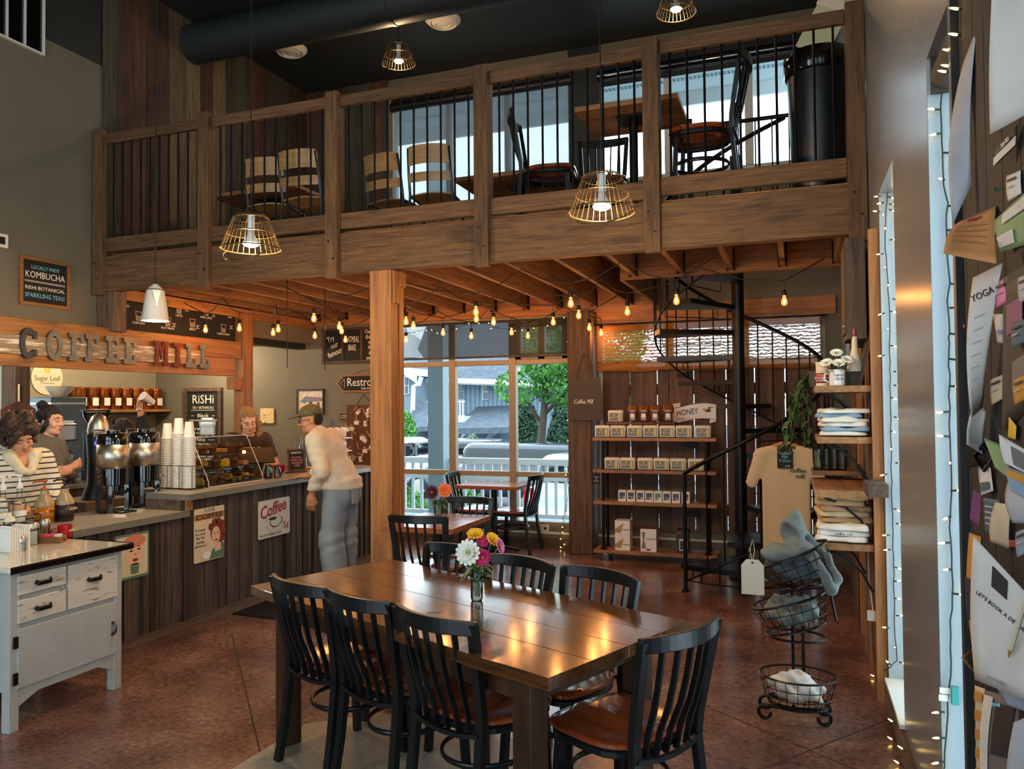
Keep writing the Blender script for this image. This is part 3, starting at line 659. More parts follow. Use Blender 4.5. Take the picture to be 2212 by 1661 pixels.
# ================================================================ FLOWERS IN JARS
plain('leaf_green', '#3d5a2c', .6, var=.3, scale=40); plain('leaf_pale', '#6d8456', .6, var=.2, scale=40); plain('stem_green', '#4f7036', .6)
plain('petal_white', '#eceadb', .7); plain('petal_yellow', '#e8b012', .6); plain('petal_pink', '#c2185b', .6); plain('petal_plum', '#4a1130', .6); plain('petal_coral', '#e2703c', .6); plain('petal_rose', '#d470a2', .6); plain('centre_gold', '#9a8a20', .8); plain('water', '#b9b489', .1, trans=.0, alpha=.35)
def bloom(parent, c, n_dir, r, mat, layers=3, npet=15):
    n_dir = Vector(n_dir).normalized(); M = n_dir.to_track_quat('Z', 'Y').to_matrix().to_4x4(); b = B()
    for L_ in range(layers):
        R = r*(1-.26*L_); tilt = .18+.42*L_
        for i in range(npet-2*L_):
            a = 2*math.pi*(i+.5*L_)/(npet-2*L_); q = Matrix.Rotation(a, 4, 'Z') @ Matrix.Rotation(-tilt, 4, 'Y'); w = R*.19
            vs = [Vector((0,0,0)), Vector((R*.55,-w,.1*R)), Vector((R*.92,-w*.7,.04*R)), Vector((R,0,0)), Vector((R*.92,w*.7,.04*R)), Vector((R*.55,w,.1*R)), Vector((R*.6,0,.03*R))]
            b.add([M @ (q @ v)+Vector(c) for v in vs], [(0,1,6),(1,2,6),(2,3,6),(3,4,6),(4,5,6),(5,0,6)])
    o = b.obj('bloom', mat, parent); B().ball((0,0,0), (r*.24, r*.24, r*.16), 10, 6, Matrix.Translation(c) @ M @ Tm(0,0,r*.12)).obj('bloom_centre', 'centre_gold', o, smooth=True)
    return o
def leaf(b, base, d, L_, w, droop=.3):
    d = Vector(d).normalized(); s = d.cross(Vector((0,0,1))); s = s.normalized() if s.length > .05 else Vector((1,0,0)); vs = []; base = Vector(base)
    for i in range(6):
        u = i/5; p = base+d*L_*u-Vector((0,0,droop*L_*u*u)); ww = w*math.sin(math.pi*min(.97, .1+.9*u))
        vs += [p-s*ww, p+Vector((0,0,-.15*ww)), p+s*ww]
    b.add(vs, [(i*3+k, i*3+k+1, i*3+k+4, i*3+k+3) for i in range(5) for k in range(2)])
def bouquet(name, label, loc, H, r, blooms, nleaf, seed):
    t = thing(name, label, 'flowers', loc); q = random.Random(seed)
    B().shell([(r*.8,0),(r*.98,.01),(r,.02),(r,H*.78),(r*.86,H*.88),(r*.86,H)], .0025, 24).obj('jar', 'jar_glass', t, smooth='auto')
    B().cyl((0,0,.005),(0,0,H*.55),r*.9,n=20).obj('water', 'water', t, smooth='auto')
    st = B()
    for c, d, rr_, m, ly in blooms:
        bloom(t, c, d, rr_, m, ly); st.tube([(q.uniform(-.5,.5)*r, q.uniform(-.5,.5)*r, .02), (c[0]*.3, c[1]*.3, H), (c[0]*.8,c[1]*.8,c[2]-.03), c], .0028, 5)
    st.obj('stems', 'stem_green', t)
    for i in range(nleaf):
        b = B(); a = q.uniform(0, 6.28); leaf(b, (.5*r*math.cos(a), .5*r*math.sin(a), H*q.uniform(.7,1.15)), (math.cos(a), math.sin(a), q.uniform(.1,1.0)), q.uniform(.05,.1), q.uniform(.010,.018), q.uniform(.2,.9)); b.obj('leaf', q.choice(['leaf_green','leaf_pale']), t, smooth=True)
    return t
fw = lambda x, y: Vector((x*_r[0]+y*_f[0]*0, x*_r[1], y))   # offset in view-parallel plane
def off(x, z, toward=0): return tuple(Vector((_r[0], _r[1], 0))*x+Vector((0,0,z))-Vector((_f[0], _f[1], 0))*toward)
vl = pz(1030,1297,.757)
bouquet('flower_jar', 'jar of mixed zinnias on the long plank table', vl, .14, .028, [(off(-.035,.225,.035), off(-.3,.25,1), .062, 'petal_white', 4), (off(.028,.205,.04), off(.3,-.1,1), .042, 'petal_pink', 3), (off(-.005,.30,.0), off(0,.9,.5), .042, 'petal_yellow', 2), (off(.075,.275,.0), off(.5,.6,.5), .04, 'petal_yellow', 2), (off(.105,.25,.02), off(1,.3,.5), .038, 'petal_rose', 2), (off(.03,.272,.01), off(.1,.4,1), .03, 'petal_pink', 3), (off(-.03,.27,-.03), off(-.4,.8,.2), .03, 'petal_rose', 2)], 34, 3)
vl = pz(947,1113,.757)
bouquet('flower_jar', 'jar with one coral and one plum dahlia on the pillar table', vl, .12, .035, [(off(-.045,.19,.03), off(-.3,.2,1), .062, 'petal_plum', 4), (off(.055,.205,.03), off(.2,.3,1), .062, 'petal_coral', 4)], 40, 9)
# ================================================================ COFFEE COUNTER
plain('counter_top', '#8d8677', .35, var=.1, scale=12); plain('counter_edge', '#9a968a', .35, .6, var=.1, scale=20)
UX, UV = (0,1,0), (0,0,1)            # axes of a surface facing +X
def onwallX(X, y, z): return frameM((X, y, z), UX, UV)
def onwallY(x, Y, z): return frameM((x, Y, z), (1,0,0), UV)
ctr = thing('coffee_counter', 'long service counter faced with dark reclaimed timber slats', 'counter')
B().box(-5.0, -4.345, 3.64, 4.62, 0, .84).obj('body', 'barn_y', ctr); B().box(-5.0, -4.56, 2.5, 3.64, 0, .84).obj('body', 'barn_y', ctr); B().box(-5.0, -4.345, 4.88, 7.48, 0, .96).obj('body', 'barn_y', ctr); B().box(-4.68, -4.345, 4.62, 4.88, 0, .96).obj('body', 'barn_y', ctr); B().box(-5.0, -4.682, 4.62, 4.878, 0, .84).obj('body', 'barn_y', ctr)
B().box(-5.0, -4.29, 3.64, 4.62, .842, .88).obj('lower_top', 'counter_top', ctr, bev=.004); B().box(-5.0, -4.54, 2.5, 3.64, .842, .88).obj('lower_top', 'counter_top', ctr, bev=.004); B().box(-5.0, -4.684, 4.62, 4.878, .842, .88).obj('lower_top', 'counter_top', ctr); B().box(-4.684, -4.28, 4.64, 4.88, .962, 1.0).obj('upper_top', 'counter_top', ctr, bev=.004); B().box(-5.0, -4.28, 4.88, 7.52, .962, 1.0).obj('upper_top', 'counter_top', ctr, bev=.004)
B().box(-4.288, -4.27, 3.64, 4.64, .838, .883).obj('metal_edge', 'counter_edge', ctr); B().box(-4.278, -4.26, 4.64, 7.52, .958, 1.003).obj('metal_edge', 'counter_edge', ctr); B().box(-4.68,-4.26,4.622,4.64,.958,1.003).obj('metal_edge', 'counter_edge', ctr)
B().box(-4.30,-4.262,4.62,4.66,.885,.957).obj('corner_post', 'pine_z', ctr)
y = 3.64; q = random.Random(11); sl0 = None
while y < 7.47:
    w = q.uniform(.038, .075) if y < 6.1 else q.uniform(.03, .042); w = min(w, 7.48-y); d = q.uniform(.014, .034) if y < 6.1 else q.choice([.016, .034])
    B().box(0, d, 0, w-.003, .06, (.84 if y < 4.6 else .957)).obj('slat', 'slat_dark', ctr, (-4.343, y, 0)); y += w
B().box(-4.335, -4.295, 3.64, 7.48, 0, .06).obj('kick_board', 'barn_y', ctr)
tag(B().prism([(-4.25,5.08),(-3.74,5.06),(-3.70,6.3),(-4.25,6.34)], .012).obj('floor_mat', 'black', bev=.004), 'dark rubber mat on the floor along the coffee counter', 'mat')
# tin signs on the counter front
plain('tin_white', '#cfcabb', .35, var=.06, scale=14); plain('tin_red', '#9c2b2e', .4); plain('tin_brown', '#a9713f', .4); plain('tin_ink', '#2b211c', .5); plain('tin_cream', '#d3c39f', .4, var=.08, scale=10); plain('hair_red', '#7a2d1c', .5); plain('face_print', '#e0b592', .5); plain('tin_green', '#5d7760', .4); plain('face_rose', '#c97a5c', .5)
def disc(cx_, cy_, rx, ry, n=20, a0=0): return [(cx_+rx*math.cos(a0+2*math.pi*i/n), cy_+ry*math.sin(a0+2*math.pi*i/n)) for i in range(n)]
def flat(parent, poly, mat, z=.0012, t=.0006, name='print'): return B().prism(poly, t, Tm(0,0,z)).obj(name, mat, parent)
def rrect(w, h, r, n=4): return [(sx*(w/2-r)+r*math.cos(a), sy*(h/2-r)+r*math.sin(a)) for sx, sy, a0 in ((1,1,0),(-1,1,90),(-1,-1,180),(1,-1,270)) for a in [R_(a0+90*i/n) for i in range(n+1)]]
s = thingM('tin_sign', 'tin sign with red-haired woman reading I LOVE COFFEE', 'sign', onwallX(-4.306, 4.883, .67))
B().prism(rrect(.33, .41, .012), .004).obj('plate', 'tin_cream', s); flat(s, [(-.165,.115),(.165,.115),(.165,.16),(-.165,.16)], 'tin_brown', .0042)
text('I LOVE', .04, 'tin_ink', s, Tm(0,.183,.005)); text('COFFEE', .055, 'tin_ink', s, Tm(0,.137,.0055), width=.29, bold=.001)
text('It makes\nme look\nlike I\'m\npaying\nattention!', .032, 'tin_ink', s, Tm(-.098,-.02,.005))
flat(s, [(-.0,-.2),(.165,-.2),(.165,-.10),(.13,-.07),(.03,-.13)], 'tin_green', .0042); flat(s, disc(.085,.005,.075,.095), 'hair_red', .0046); flat(s, disc(.07,-.02,.047,.068,a0=.3), 'face_print', .0052); flat(s, [(.06,-.09),(.12,-.08),(.13,-.14),(.06,-.15)], 'face_print', .005)
for cx_, cy_ in ((.10,.085),(.055,.085),(.145,.06),(.15,.0),(.145,-.05),(.015,.05)): flat(s, disc(cx_, cy_, .03, .03, 10), 'hair_red', .0057)
for cx_, cy_, rx, ry, m in ((.052,-.008,.009,.005,'tin_ink'),(.09,-.004,.009,.005,'tin_ink'),(.072,-.058,.017,.007,'tin_red'),(.072,-.057,.012,.003,'white'),(.052,.008,.011,.002,'hair_red'),(.09,.011,.011,.002,'hair_red')): flat(s, disc(cx_, cy_, rx, ry, 10), m, .0064)
flat(s, disc(-.03,-.16,.04,.03), 'white', .0048)
s = thingM('tin_sign', 'white tin sign reading Coffee 5c bottomless cup', 'sign', onwallX(-4.304, 5.682, .684))
B().prism(rrect(.437, .325, .015), .004).obj('plate', 'tin_white', s); text('Coffee', .15, 'tin_red', s, Tm(-.02,.075,.005) @ Matrix.Rotation(.16,4,'Z'), width=.36, shear=.2, bold=.004); text('5¢', .085, 'tin_red', s, Tm(.16,-.085,.005), bold=.001); text('BOTTOMLESS CUP', .026, 'tin_ink', s, Tm(-.05,-.138,.005), width=.28)
flat(s, disc(.01,-.035,.075,.05), 'tin_ink', .0046); flat(s, disc(.012,-.03,.07,.045), 'tin_white', .0052); flat(s, disc(-.025,-.005,.055,.014,a0=.6), 'tin_ink', .0058); B().tube([(.085*1+.02*math.cos(a),-.03+.03*math.sin(a),.006) for a in [R_(-90+180*i/8) for i in range(9)]], .003, 5).obj('print', 'tin_ink', s)
for a in (150,165,195,215,240): B().tube([(.1*math.cos(R_(a)),-.04+.08*math.sin(R_(a)),.006),(.125*math.cos(R_(a)),-.04+.1*math.sin(R_(a)),.006)], .002, 4).obj('print', 'tin_ink', s)
s = thingM('tin_sign', 'green bordered tin sign with a smiling child and cup', 'sign', onwallX(-4.306, 4.135, .635))
B().prism(rrect(.30, .31, .018), .004).obj('plate', 'tin_green', s); flat(s, rrect(.265,.275,.012), 'tin_cream', .0042); flat(s, disc(.02,.03,.085,.10), 'face_print', .005); flat(s, disc(.02,.10,.095,.045), 'face_rose', .0056)
for cx_, cy_, rx, ry, m in ((-.012,.035,.014,.007,'tin_ink'),(.055,.04,.014,.007,'tin_ink'),(.025,-.03,.025,.012,'tin_red'),(-.012,.055,.016,.003,'hair_red'),(.055,.06,.016,.003,'hair_red'),(.025,.008,.010,.008,'face_rose')): flat(s, disc(cx_, cy_, rx, ry, 12), m, .0062)
flat(s, [(-.02,-.06),(.06,-.06),(.05,-.125),(-.01,-.125)], 'tin_green', .0064); flat(s, disc(.02,-.06,.042,.012), 'tin_cream', .007); flat(s, disc(.02,-.06,.036,.008), 'tin_ink', .0076)

# ---- timber sign beam with metal letters
sgn = thing('coffee_sign', 'timber beam with corrugated metal block letters above the counter', 'sign', (-5.86, 0, 0))
B().box(-.06, 0, 2.4, 7.15, 2.195, 2.385).obj('plank', 'pine_y', sgn, bev=.004); B().box(-.06, -.006, 2.4, 7.05, 1.995, 2.19).obj('plank', 'pine_y', sgn, bev=.004)
chipped('chip_white', '#d6d2c6', '#8a7258', .56, (30, 3.5, 50)); B().box(.001, .018, 3.2, 6.52, 2.095, 2.245).obj('painted_plank', 'chip_white', sgn)
plain('galv', '#6f7370', .5, .7, var=.25, scale=18, bump=.2); plain('rust', '#6b3324', .7, .3, var=.3, scale=20); plain('galv_dark', '#3f4346', .55, .6, var=.2, scale=20)
def letter(ch):
    H = .2; W = .125; b = []
    R = lambda x0, x1, y0, y1: b.append([(x0,y0),(x1,y0),(x1,y1),(x0,y1)])
    if ch in 'FE':
        R(.02,.062,0,H); R(0,W*(.62 if ch == 'F' else 1),0,.036); R(0,W,H-.036,H); R(.06,.095,.085,.118); R(W-.026,W,H-.07,H)
        if ch == 'E': R(W-.026,W,0,.07)
    elif ch == 'L': R(.02,.062,0,H); R(0,W,0,.036); R(0,.085,H-.03,H); R(W-.026,W,0,.075)
    elif ch == 'I': R(.042,.086,0,H); R(.01,.118,0,.034); R(.01,.118,H-.034,H)
    elif ch == 'M': R(.0,.038,0,H); R(.102,.14,0,H); b.append([(.03,H),(.07,.05),(.11,H),(.085,H),(.07,.12),(.055,H)]); R(-.012,.05,0,.03); R(.09,.152,0,.03); R(-.012,.04,H-.03,H); R(.1,.152,H-.03,H)
    else:
        lo_, hi_ = (R_(48), R_(312)) if ch == 'C' else (0, 2*math.pi); n_ = 22
        for i in range(n_):
            a, c = lo_+(hi_-lo_)*i/n_, lo_+(hi_-lo_)*(i+1)/n_
            b.append([(.068+.068*math.cos(a), .1+.104*math.sin(a)), (.068+.068*math.cos(c), .1+.104*math.sin(c)), (.068+.03*math.cos(c), .1+.062*math.sin(c)), (.068+.03*math.cos(a), .1+.062*math.sin(a))])
        if ch == 'C': R(.1,.13,.13,.185); R(.1,.13,.015,.06)
    return [[(x*1.12, y*1.22-.022) for x, y in p] for p in b]
def corrug(polys, mat, parent, M, name='letter'):
    b = B()
    for n_, p in enumerate(polys):
        if sum(p[i][0]*p[(i+1) % len(p)][1]-p[(i+1) % len(p)][0]*p[i][1] for i in range(len(p))) < 0: p = p[::-1]
        b.prism(p, .014+.0003*(n_ % 7), M)
        x0, x1 = min(v[0] for v in p), max(v[0] for v in p); y0, y1 = min(v[1] for v in p), max(v[1] for v in p); k = math.floor(y0/.022)
        if len(p) == 4 and x1-x0 > .02:
            while k*.022 < y1-.006:
                a = max(y0, k*.022); c = min(y1, k*.022+.011)
                if c-a > .003 and abs(p[0][0]-p[3][0]) < 1e-6: b.box(x0, x1, a, c, .0141+.0003*(n_ % 7), .019+.0004*(n_ % 7), M)
                k += 1
    return b.obj(name, mat, parent)
LT = [('C',58,'galv_dark',740),('O',114,'galv',743),('F',162,'galv',747),('F',196,'galv',749),('E',240,'galv',752),('E',278,'galv',754),('M',345,'rust',759),('I',382,'rust',762),('L',410,'galv',765),('L',440,'galv',767)]
for ch, x_, m, y_ in LT:
    p = px(x_, y_, -5.84); corrug(letter(ch), m, sgn, onwallX(.02, p.y-.066, 2.185-.1), name='letter')
# ---- drinks chalk menu between the posts
def chalk_board(name, label, M, w, h, fr=.022, fmat='frame_oak', t=.022, bmat='board_black'):
    o = thingM(name, label, 'chalkboard', M); B().prism(rrect(w-.002, h-.002, .001, 1), t*.55).obj('slate', bmat, o)
    if fr:
        for x0, x1, y0, y1 in ((-w/2,w/2,h/2-fr,h/2),(-w/2,w/2,-h/2,-h/2+fr),(-w/2,-w/2+fr,-h/2+fr,h/2-fr),(w/2-fr,w/2,-h/2+fr,h/2-fr)): B().box(x0, x1, y0, y1, 0, t).obj('frame', fmat, o)
    return o
def stroke(o, pts, r=.003, mat='chalk', z=None): B().tube([(p[0], p[1], z if z is not None else .0135) for p in pts], r, 4, flat=(1,.3)).obj('chalk_drawing', mat, o)
m = chalk_board('drinks_chalkboard', 'black chalk menu of coffee drinks above the sign beam', onwallX(-5.965, 6.34, 2.527), 1.64, .275, 0)
def cupdraw(x_, y_, s_=.07, fill=.5, lab=None):
    p = px(x_, y_, -5.95); cx_, cy_ = p.y-6.34, p.z-2.527
    a = [(-.45*s_,.5*s_),(.45*s_,.5*s_),(.3*s_,-.5*s_),(-.3*s_,-.5*s_),(-.45*s_,.5*s_)]; stroke(m, [(cx_+q_[0], cy_+q_[1]) for q_ in a], .0022)
    k = fill; B().prism([(cx_-.3*s_,cy_-.48*s_),(cx_+.3*s_,cy_-.48*s_),(cx_+(.3+.15*k)*s_,cy_+(k-.5)*s_),(cx_-(.3+.15*k)*s_,cy_+(k-.5)*s_)], .0005, Tm(0,0,.0125)).obj('chalk_drawing', 'chalk_dim', m)
    if lab: text(lab, .03, 'chalk', m, Tm(cx_, cy_-s_*.78, .0132), space=1.05)
plain('chalk_dim', '#77746a', .9)
for x_, y_, f_, l_ in ((268,645,.3,'ESPRESSO'),(300,683,.55,'CORTADO'),(387,668,.7,'LATTE'),(363,695,.5,'FLAT WHITE'),(416,698,.6,'BREVE'),(446,673,.5,'AMERICANO'),(483,709,.5,'CAPPUCCINO')): cupdraw(x_, y_, .085, f_, l_)
p = px(497, 679, -5.95); text('COFFEE\n101', .055, 'chalk', m, Tm(p.y-6.34, p.z-2.527, .0132), bold=.0008)
for x_, y_ in ((404,668),(427,706),(376,702),(462,680),(500,707)): p = px(x_, y_, -5.95); text('steamed\nmilk\nespresso', .016, 'chalk', m, Tm(p.y-6.34, p.z-2.527, .0132))
# ---- kombucha board
k = chalk_board('kombucha_chalkboard', 'oak framed chalkboard advertising kombucha on the grey wall', onwallX(XL+.002, 4.833, 2.725), .47, .41, .028)
for s_, z, h, mt in (('LOCALLY MADE',.12,.042,'chalk_blue'),('KOMBUCHA',.055,.078,'chalk'),('RISHI BOTANICAL',-.055,.042,'chalk'),('SPARKLING TEAS!',-.118,.052,'chalk_blue')): text(s_, h, mt, k, Tm(0, z, .0135), width=.26 if h < .05 and z > 0 else .37)
for z in (.005, -.004): stroke(k, [(-.19,z),(.19,z-.004)], .0022, 'chalk'); 
# ---- boards on the far wall
k = chalk_board('tea_chalkboard', 'dark framed tall chalk menu of teas beside the pine post', onwallY(-7.667, YB-.002, 1.36), .64, 1.13, .05, 'barn_z', .05)
for s_, z, h, w_ in (('RiSHi',.40,.17,.36),('TEA + BOTANICALS',.29,.05,.36),('~  Black  ~',.18,.07,.4),('CHINA BREAKFAST  EARL GREY',.115,.034,.48),('Green  ~~',-.0,.07,.42),('JADE CLOUD  SENCHA',-.06,.034,.44),('White  ~~',-.15,.07,.4),('SILVER NEEDLE BLOSSOM',-.21,.034,.44),('Herbal',-.31,.07,.25),('CHAMOMILE  MINT\nTURMERIC  HIBISCUS',-.40,.036,.4)): text(s_, h, 'chalk', k, Tm(0, z, .029), width=w_)
stroke(k, [(-.2,.255),(.2,.255)], .004, z=.03)
k = thingM('bake_chalkboard', 'three panel chalkboard advertising oatmeal bake', 'chalkboard', onwallY(-5.30, YB-.002, 2.43)); B().box(-.45,.45,-.225,.225,0,.015).obj('backing', 'barn_x', k)
for x0, x1 in ((-.42,-.16),(-.13,.12),(.15,.42)): B().box(x0, x1, -.195, .2, .0155, .018).obj('slate', 'board_black', k)
for z in (-.21, .215): B().box(-.45,.45,z-.018,z+.012,.0155,.035).obj('frame', 'barn_x', k)
for x_ in (-.44,-.145,.135,.435): B().box(x_-.012,x_+.012,-.19,.2,.0185,.032).obj('frame', 'barn_z', k)
text('Try\n  our\nfamous', .10, 'chalk', k, Tm(-.29,0,.0186) @ Matrix.Rotation(.35,4,'Z'), width=.22); text('OATMEAL\nBAKE', .11, 'chalk', k, Tm(-.005,.02,.0186), width=.21); text('Oatmeal\n(baked)\nwith\nfruit\nand\nyogurt', .07, 'chalk', k, Tm(.28,0,.0186), width=.2)
k = thingM('restroom_sign', 'arrow shaped chalk sign reading Restrooms this way', 'sign', onwallY(-5.12, YB-.002, 1.945)); ar = [(-.43,0),(-.33,-.115),(.4,-.115),(.4,.115),(-.33,.115)]
B().prism(ar, .012).obj('board', 'frame_oak', k); B().prism([(-.395,0),(-.315,-.09),(.37,-.09),(.37,.09),(-.315,.09)], .003, Tm(0,0,.012)).obj('slate', 'board_black', k); text('Restrooms', .15, 'chalk', k, Tm(.03,.01,.0158), width=.58); text('THIS WAY', .035, 'chalk', k, Tm(.02,-.07,.0158)); stroke(k, [(-.30,.055),(-.365,0),(-.30,-.055),(-.30,.055)], .003, z=.0165)
B().tube([(-.2,.115,.006),(0,.18,.006),(.25,.115,.006)], .003, 5).obj('hanger', 'frame_oak', k)
k = thingM('framed_picture', 'black framed watercolour of a cafe with a blue parasol', 'picture', onwallY(-5.937, YB-.002, 1.718)); plain('pic_sky', '#d9d2bb', .7); plain('pic_teal', '#4d8f9c', .7); plain('pic_plum', '#5a4660', .7); plain('pic_roof', '#8a7a86', .7); plain('pic_cream', '#d8c79a', .7)
B().box(-.2,.2,-.155,.155,0,.01).obj('print', 'pic_sky', k)
for x0, x1, y0, y1 in ((-.21,.21,.14,.165),(-.21,.21,-.165,-.14),(-.21,-.188,-.14,.14),(.188,.21,-.14,.14)): B().box(x0,x1,y0,y1,0,.025).obj('frame', 'black', k)
for poly, mt in (([(-.188,-.14),(.188,-.14),(.188,-.02),(-.188,-.02)],'pic_cream'),([(-.17,-.01),(-.08,.07),(.188,.05),(.188,.0)],'pic_roof'),([(-.17,.0),(-.1,.05),(-.03,.0)],'pic_teal'),([(-.11,-.11),(-.07,-.11),(-.07,0),(-.11,0)],'pic_plum'),([(-.02,-.06),(.03,-.06),(.03,0),(-.02,0)],'pic_plum'),([(.1,-.06),(.14,-.06),(.14,-.01),(.1,-.01)],'pic_plum'),([(.06,-.12),(.15,-.12),(.14,-.07),(.07,-.07)],'pic_roof')): flat(k, poly, mt, .0102+random.random()*.0008, .0004)
for x_ in (-.14,-.06,.07,.12): stroke(k, [(x_,.04),(x_+.01,.1),(x_+.04,.135)], .0025, 'pic_plum', .0108)
k = thingM('pin_board', 'brown cork board covered in wooden clothes pegs and paper tags', 'notice board', onwallY(-5.13, YB-.002, 1.31)); plain('cork', '#5e3a24', .9, var=.2, scale=50)
B().box(-.26,.26,-.40,.36,0,.015).obj('cork', 'cork', k); B().tube([(-.12,.36,.005),(-.02,.5,.005),(.1,.36,.005)], .004, 5).obj('hanger', 'black', k); q = random.Random(4)
pe = B().box(-.045,.045,-.007,.007,0,.008); pt = B().box(-.035,.035,-.025,.025,0,.0012); pe0 = pt0 = None
for i in range(34):
    x_, y_, a = q.uniform(-.25,.22), q.uniform(-.36,.34), q.uniform(-1.5,1.5)
    if pe0 is None: pe0 = pe.obj('clothes_peg', 'ply', k, (x_, y_, .0255), (0,0,a)); pt0 = pt.obj('paper_tag', 'white', k, (x_-.03, y_-.03, .0165), (0,0,a+.5))
    else:
        clone(pe0, k, (x_, y_, .0255+.0004*i), (0,0,a))
        if i % 3: clone(pt0, k, (x_-.03, y_-.03, .0165+.0002*i), (0,0,a+.5))
k2 = chalk_board('tiny_chalkboard', 'tiny framed chalkboard hung beside the peg board', onwallY(-5.44, YB-.002, 1.52), .115, .10, .012); text('COFFEE\nBOARD', .026, 'chalk', k2, Tm(0,0,.0135))
chipped('chip_cream', '#d8c08a', '#6a4a22', .42, (20, 20, 20))
B().box(-.11,.11,-.1,.1,0,.025).obj('old_drawer_front', 'chip_cream', tag(thing('x','x','x'),'x','x') if False else None, bev=.006).matrix_world = onwallY(-6.61, YB-.002, 1.533)
tag(bpy.data.objects['old_drawer_front'], 'chipped cream painted wooden block hung beside the pine post', 'wall decor')
# round roaster sign and bagel board in the kitchen
k = thingM('round_sign', 'round cream sign with a gold leaf on the kitchen wall', 'sign', onwallX(XK+.002, 6.89, 2.03)); plain('sign_cream', '#c9bd9c', .6); plain('leaf_gold', '#d8a52c', .5)
B().cyl((0,0,0),(0,0,.012),.21,n=40).obj('disc', 'sign_cream', k); text('Sugar Leaf', .085, 'tin_ink', k, Tm(0,-.01,.0128), width=.34); text('COFFEE ROASTERS', .022, 'tin_ink', k, Tm(0,-.07,.0128)); text('EST.      2012', .018, 'tin_ink', k, Tm(0,-.1,.0128)) if False else None
flat(k, disc(0,.11,.045,.06), 'leaf_gold', .0125); stroke(k, [(-.03,.13),(0,.09),(.03,.13)], .003, 'sign_cream', .0135); stroke(k, [(0,.05),(0,.15)], .003, 'sign_cream', .0135)
struct(B().box(-7.75, -7.55, px(33,850,-7.55).y, px(65,850,-7.55).y, 0, 2.465).obj('pillar_pass', 'barn_z'), 'dark post inside the kitchen')
p = px(41, 905, -7.53); k = thingM('bagel_sign', 'dark arched chalk sign reading BAGELS on the kitchen post', 'sign', onwallX(-7.545, p.y, p.z)); B().prism([(-.19,-.17),(.19,-.17),(.19,.1),(.1,.15),(0,.19),(-.1,.15),(-.19,.1)], .012).obj('slate', 'plank_red', k)
text('BAGELS', .09, 'chalk_pink', k, Tm(.02,.06,.0128), width=.28); text('PLAIN  POPPY', .035, 'chalk_pink', k, Tm(.02,-.01,.0128)); text('ONION\nEVERYTHING', .045, 'chalk_pink', k, Tm(.02,-.09,.0128)); B().tube([(0,.18,.01),(0,.36,.01)], .008, 6).obj('rod', 'cream', k)

# ================================================================ WHITE CABINET WITH CONDIMENTS
chipped('drawer_worn', '#c9c0b0', '#7d6a58', .40, (10, 9, 50)); plain('cab_white', '#a9aaa5', .35, var=.06, scale=8); plain('porcelain', '#d8d2c0', .12, coat=.6)
cab = thing('kitchen_cabinet', 'old white painted kitchen cabinet with porcelain top and worn drawers', 'cabinet', (-3.775, 2.853, 0)); D, W = -.70, .70
B().box(D, -.02, .03, W-.03, .19, .80).obj('body', 'cab_white', cab)
for y_ in (0, W-.055): 
    B().box(-.055, 0, y_, y_+.055, 0, .81).obj('leg', 'cab_white', cab, bev=.004); B().box(D, D+.05, y_, y_+.055, 0, .81).obj('leg', 'cab_white', cab)
ap = [(.055,.215),(.055,.12)]+[(.055+(W-.11)*i/16, .12+.05*min(1, math.sin(math.pi*i/16)*1.8)) for i in range(1,16)]+[(W-.055,.12),(W-.055,.215)]
B().prism(ap[::-1] if False else ap, .02, frameM((-.025,0,0), UX, UV)).obj('apron', 'cab_white', cab)
B().box(D-.03, .045, -.035, W+.035, .815, .848).obj('porcelain_top', 'porcelain', cab, bev=.012); B().tube([(.045,-.03,.832),(.047,W+.035,.832),(D-.03,W+.037,.832)], .0185, 6, flat=(.35,1)).obj('black_edge', 'black_gloss', cab)
for y0, y1, z0, z1, m_ in ((.04,.322,.69,.79,'drawer_worn'),(.04,.322,.545,.665,'drawer_worn'),(.335,.665,.545,.79,'drawer_worn')):
    d = B().box(-.019, .006, y0, y1, z0, z1).obj('drawer', m_, cab, bev=.004); yc, zc = (y0+y1)/2, (z0+z1)/2+(.02 if z1-z0 > .2 else 0)
    B().tube([(.007,yc-.045,zc+.004),(.022,yc-.035,zc-.006),(.022,yc+.035,zc-.006),(.007,yc+.045,zc+.004)], .010, 6, flat=(.7,1.2)).obj('handle', 'iron', d)
dr = B().box(-.019, .008, .04, W-.04, .215, .52).obj('door', 'cab_white', cab, bev=.004); B().tube([(.009,W-.075,.33),(.028,W-.072,.35),(.03,W-.072,.385),(.009,W-.075,.405)], .009, 6).obj('handle', 'steel_dark', dr, smooth=True)
for z_ in (.27,.455): B().box(.001, .012, .018, .04, z_-.03, z_+.03).obj('hinge', 'iron', dr)
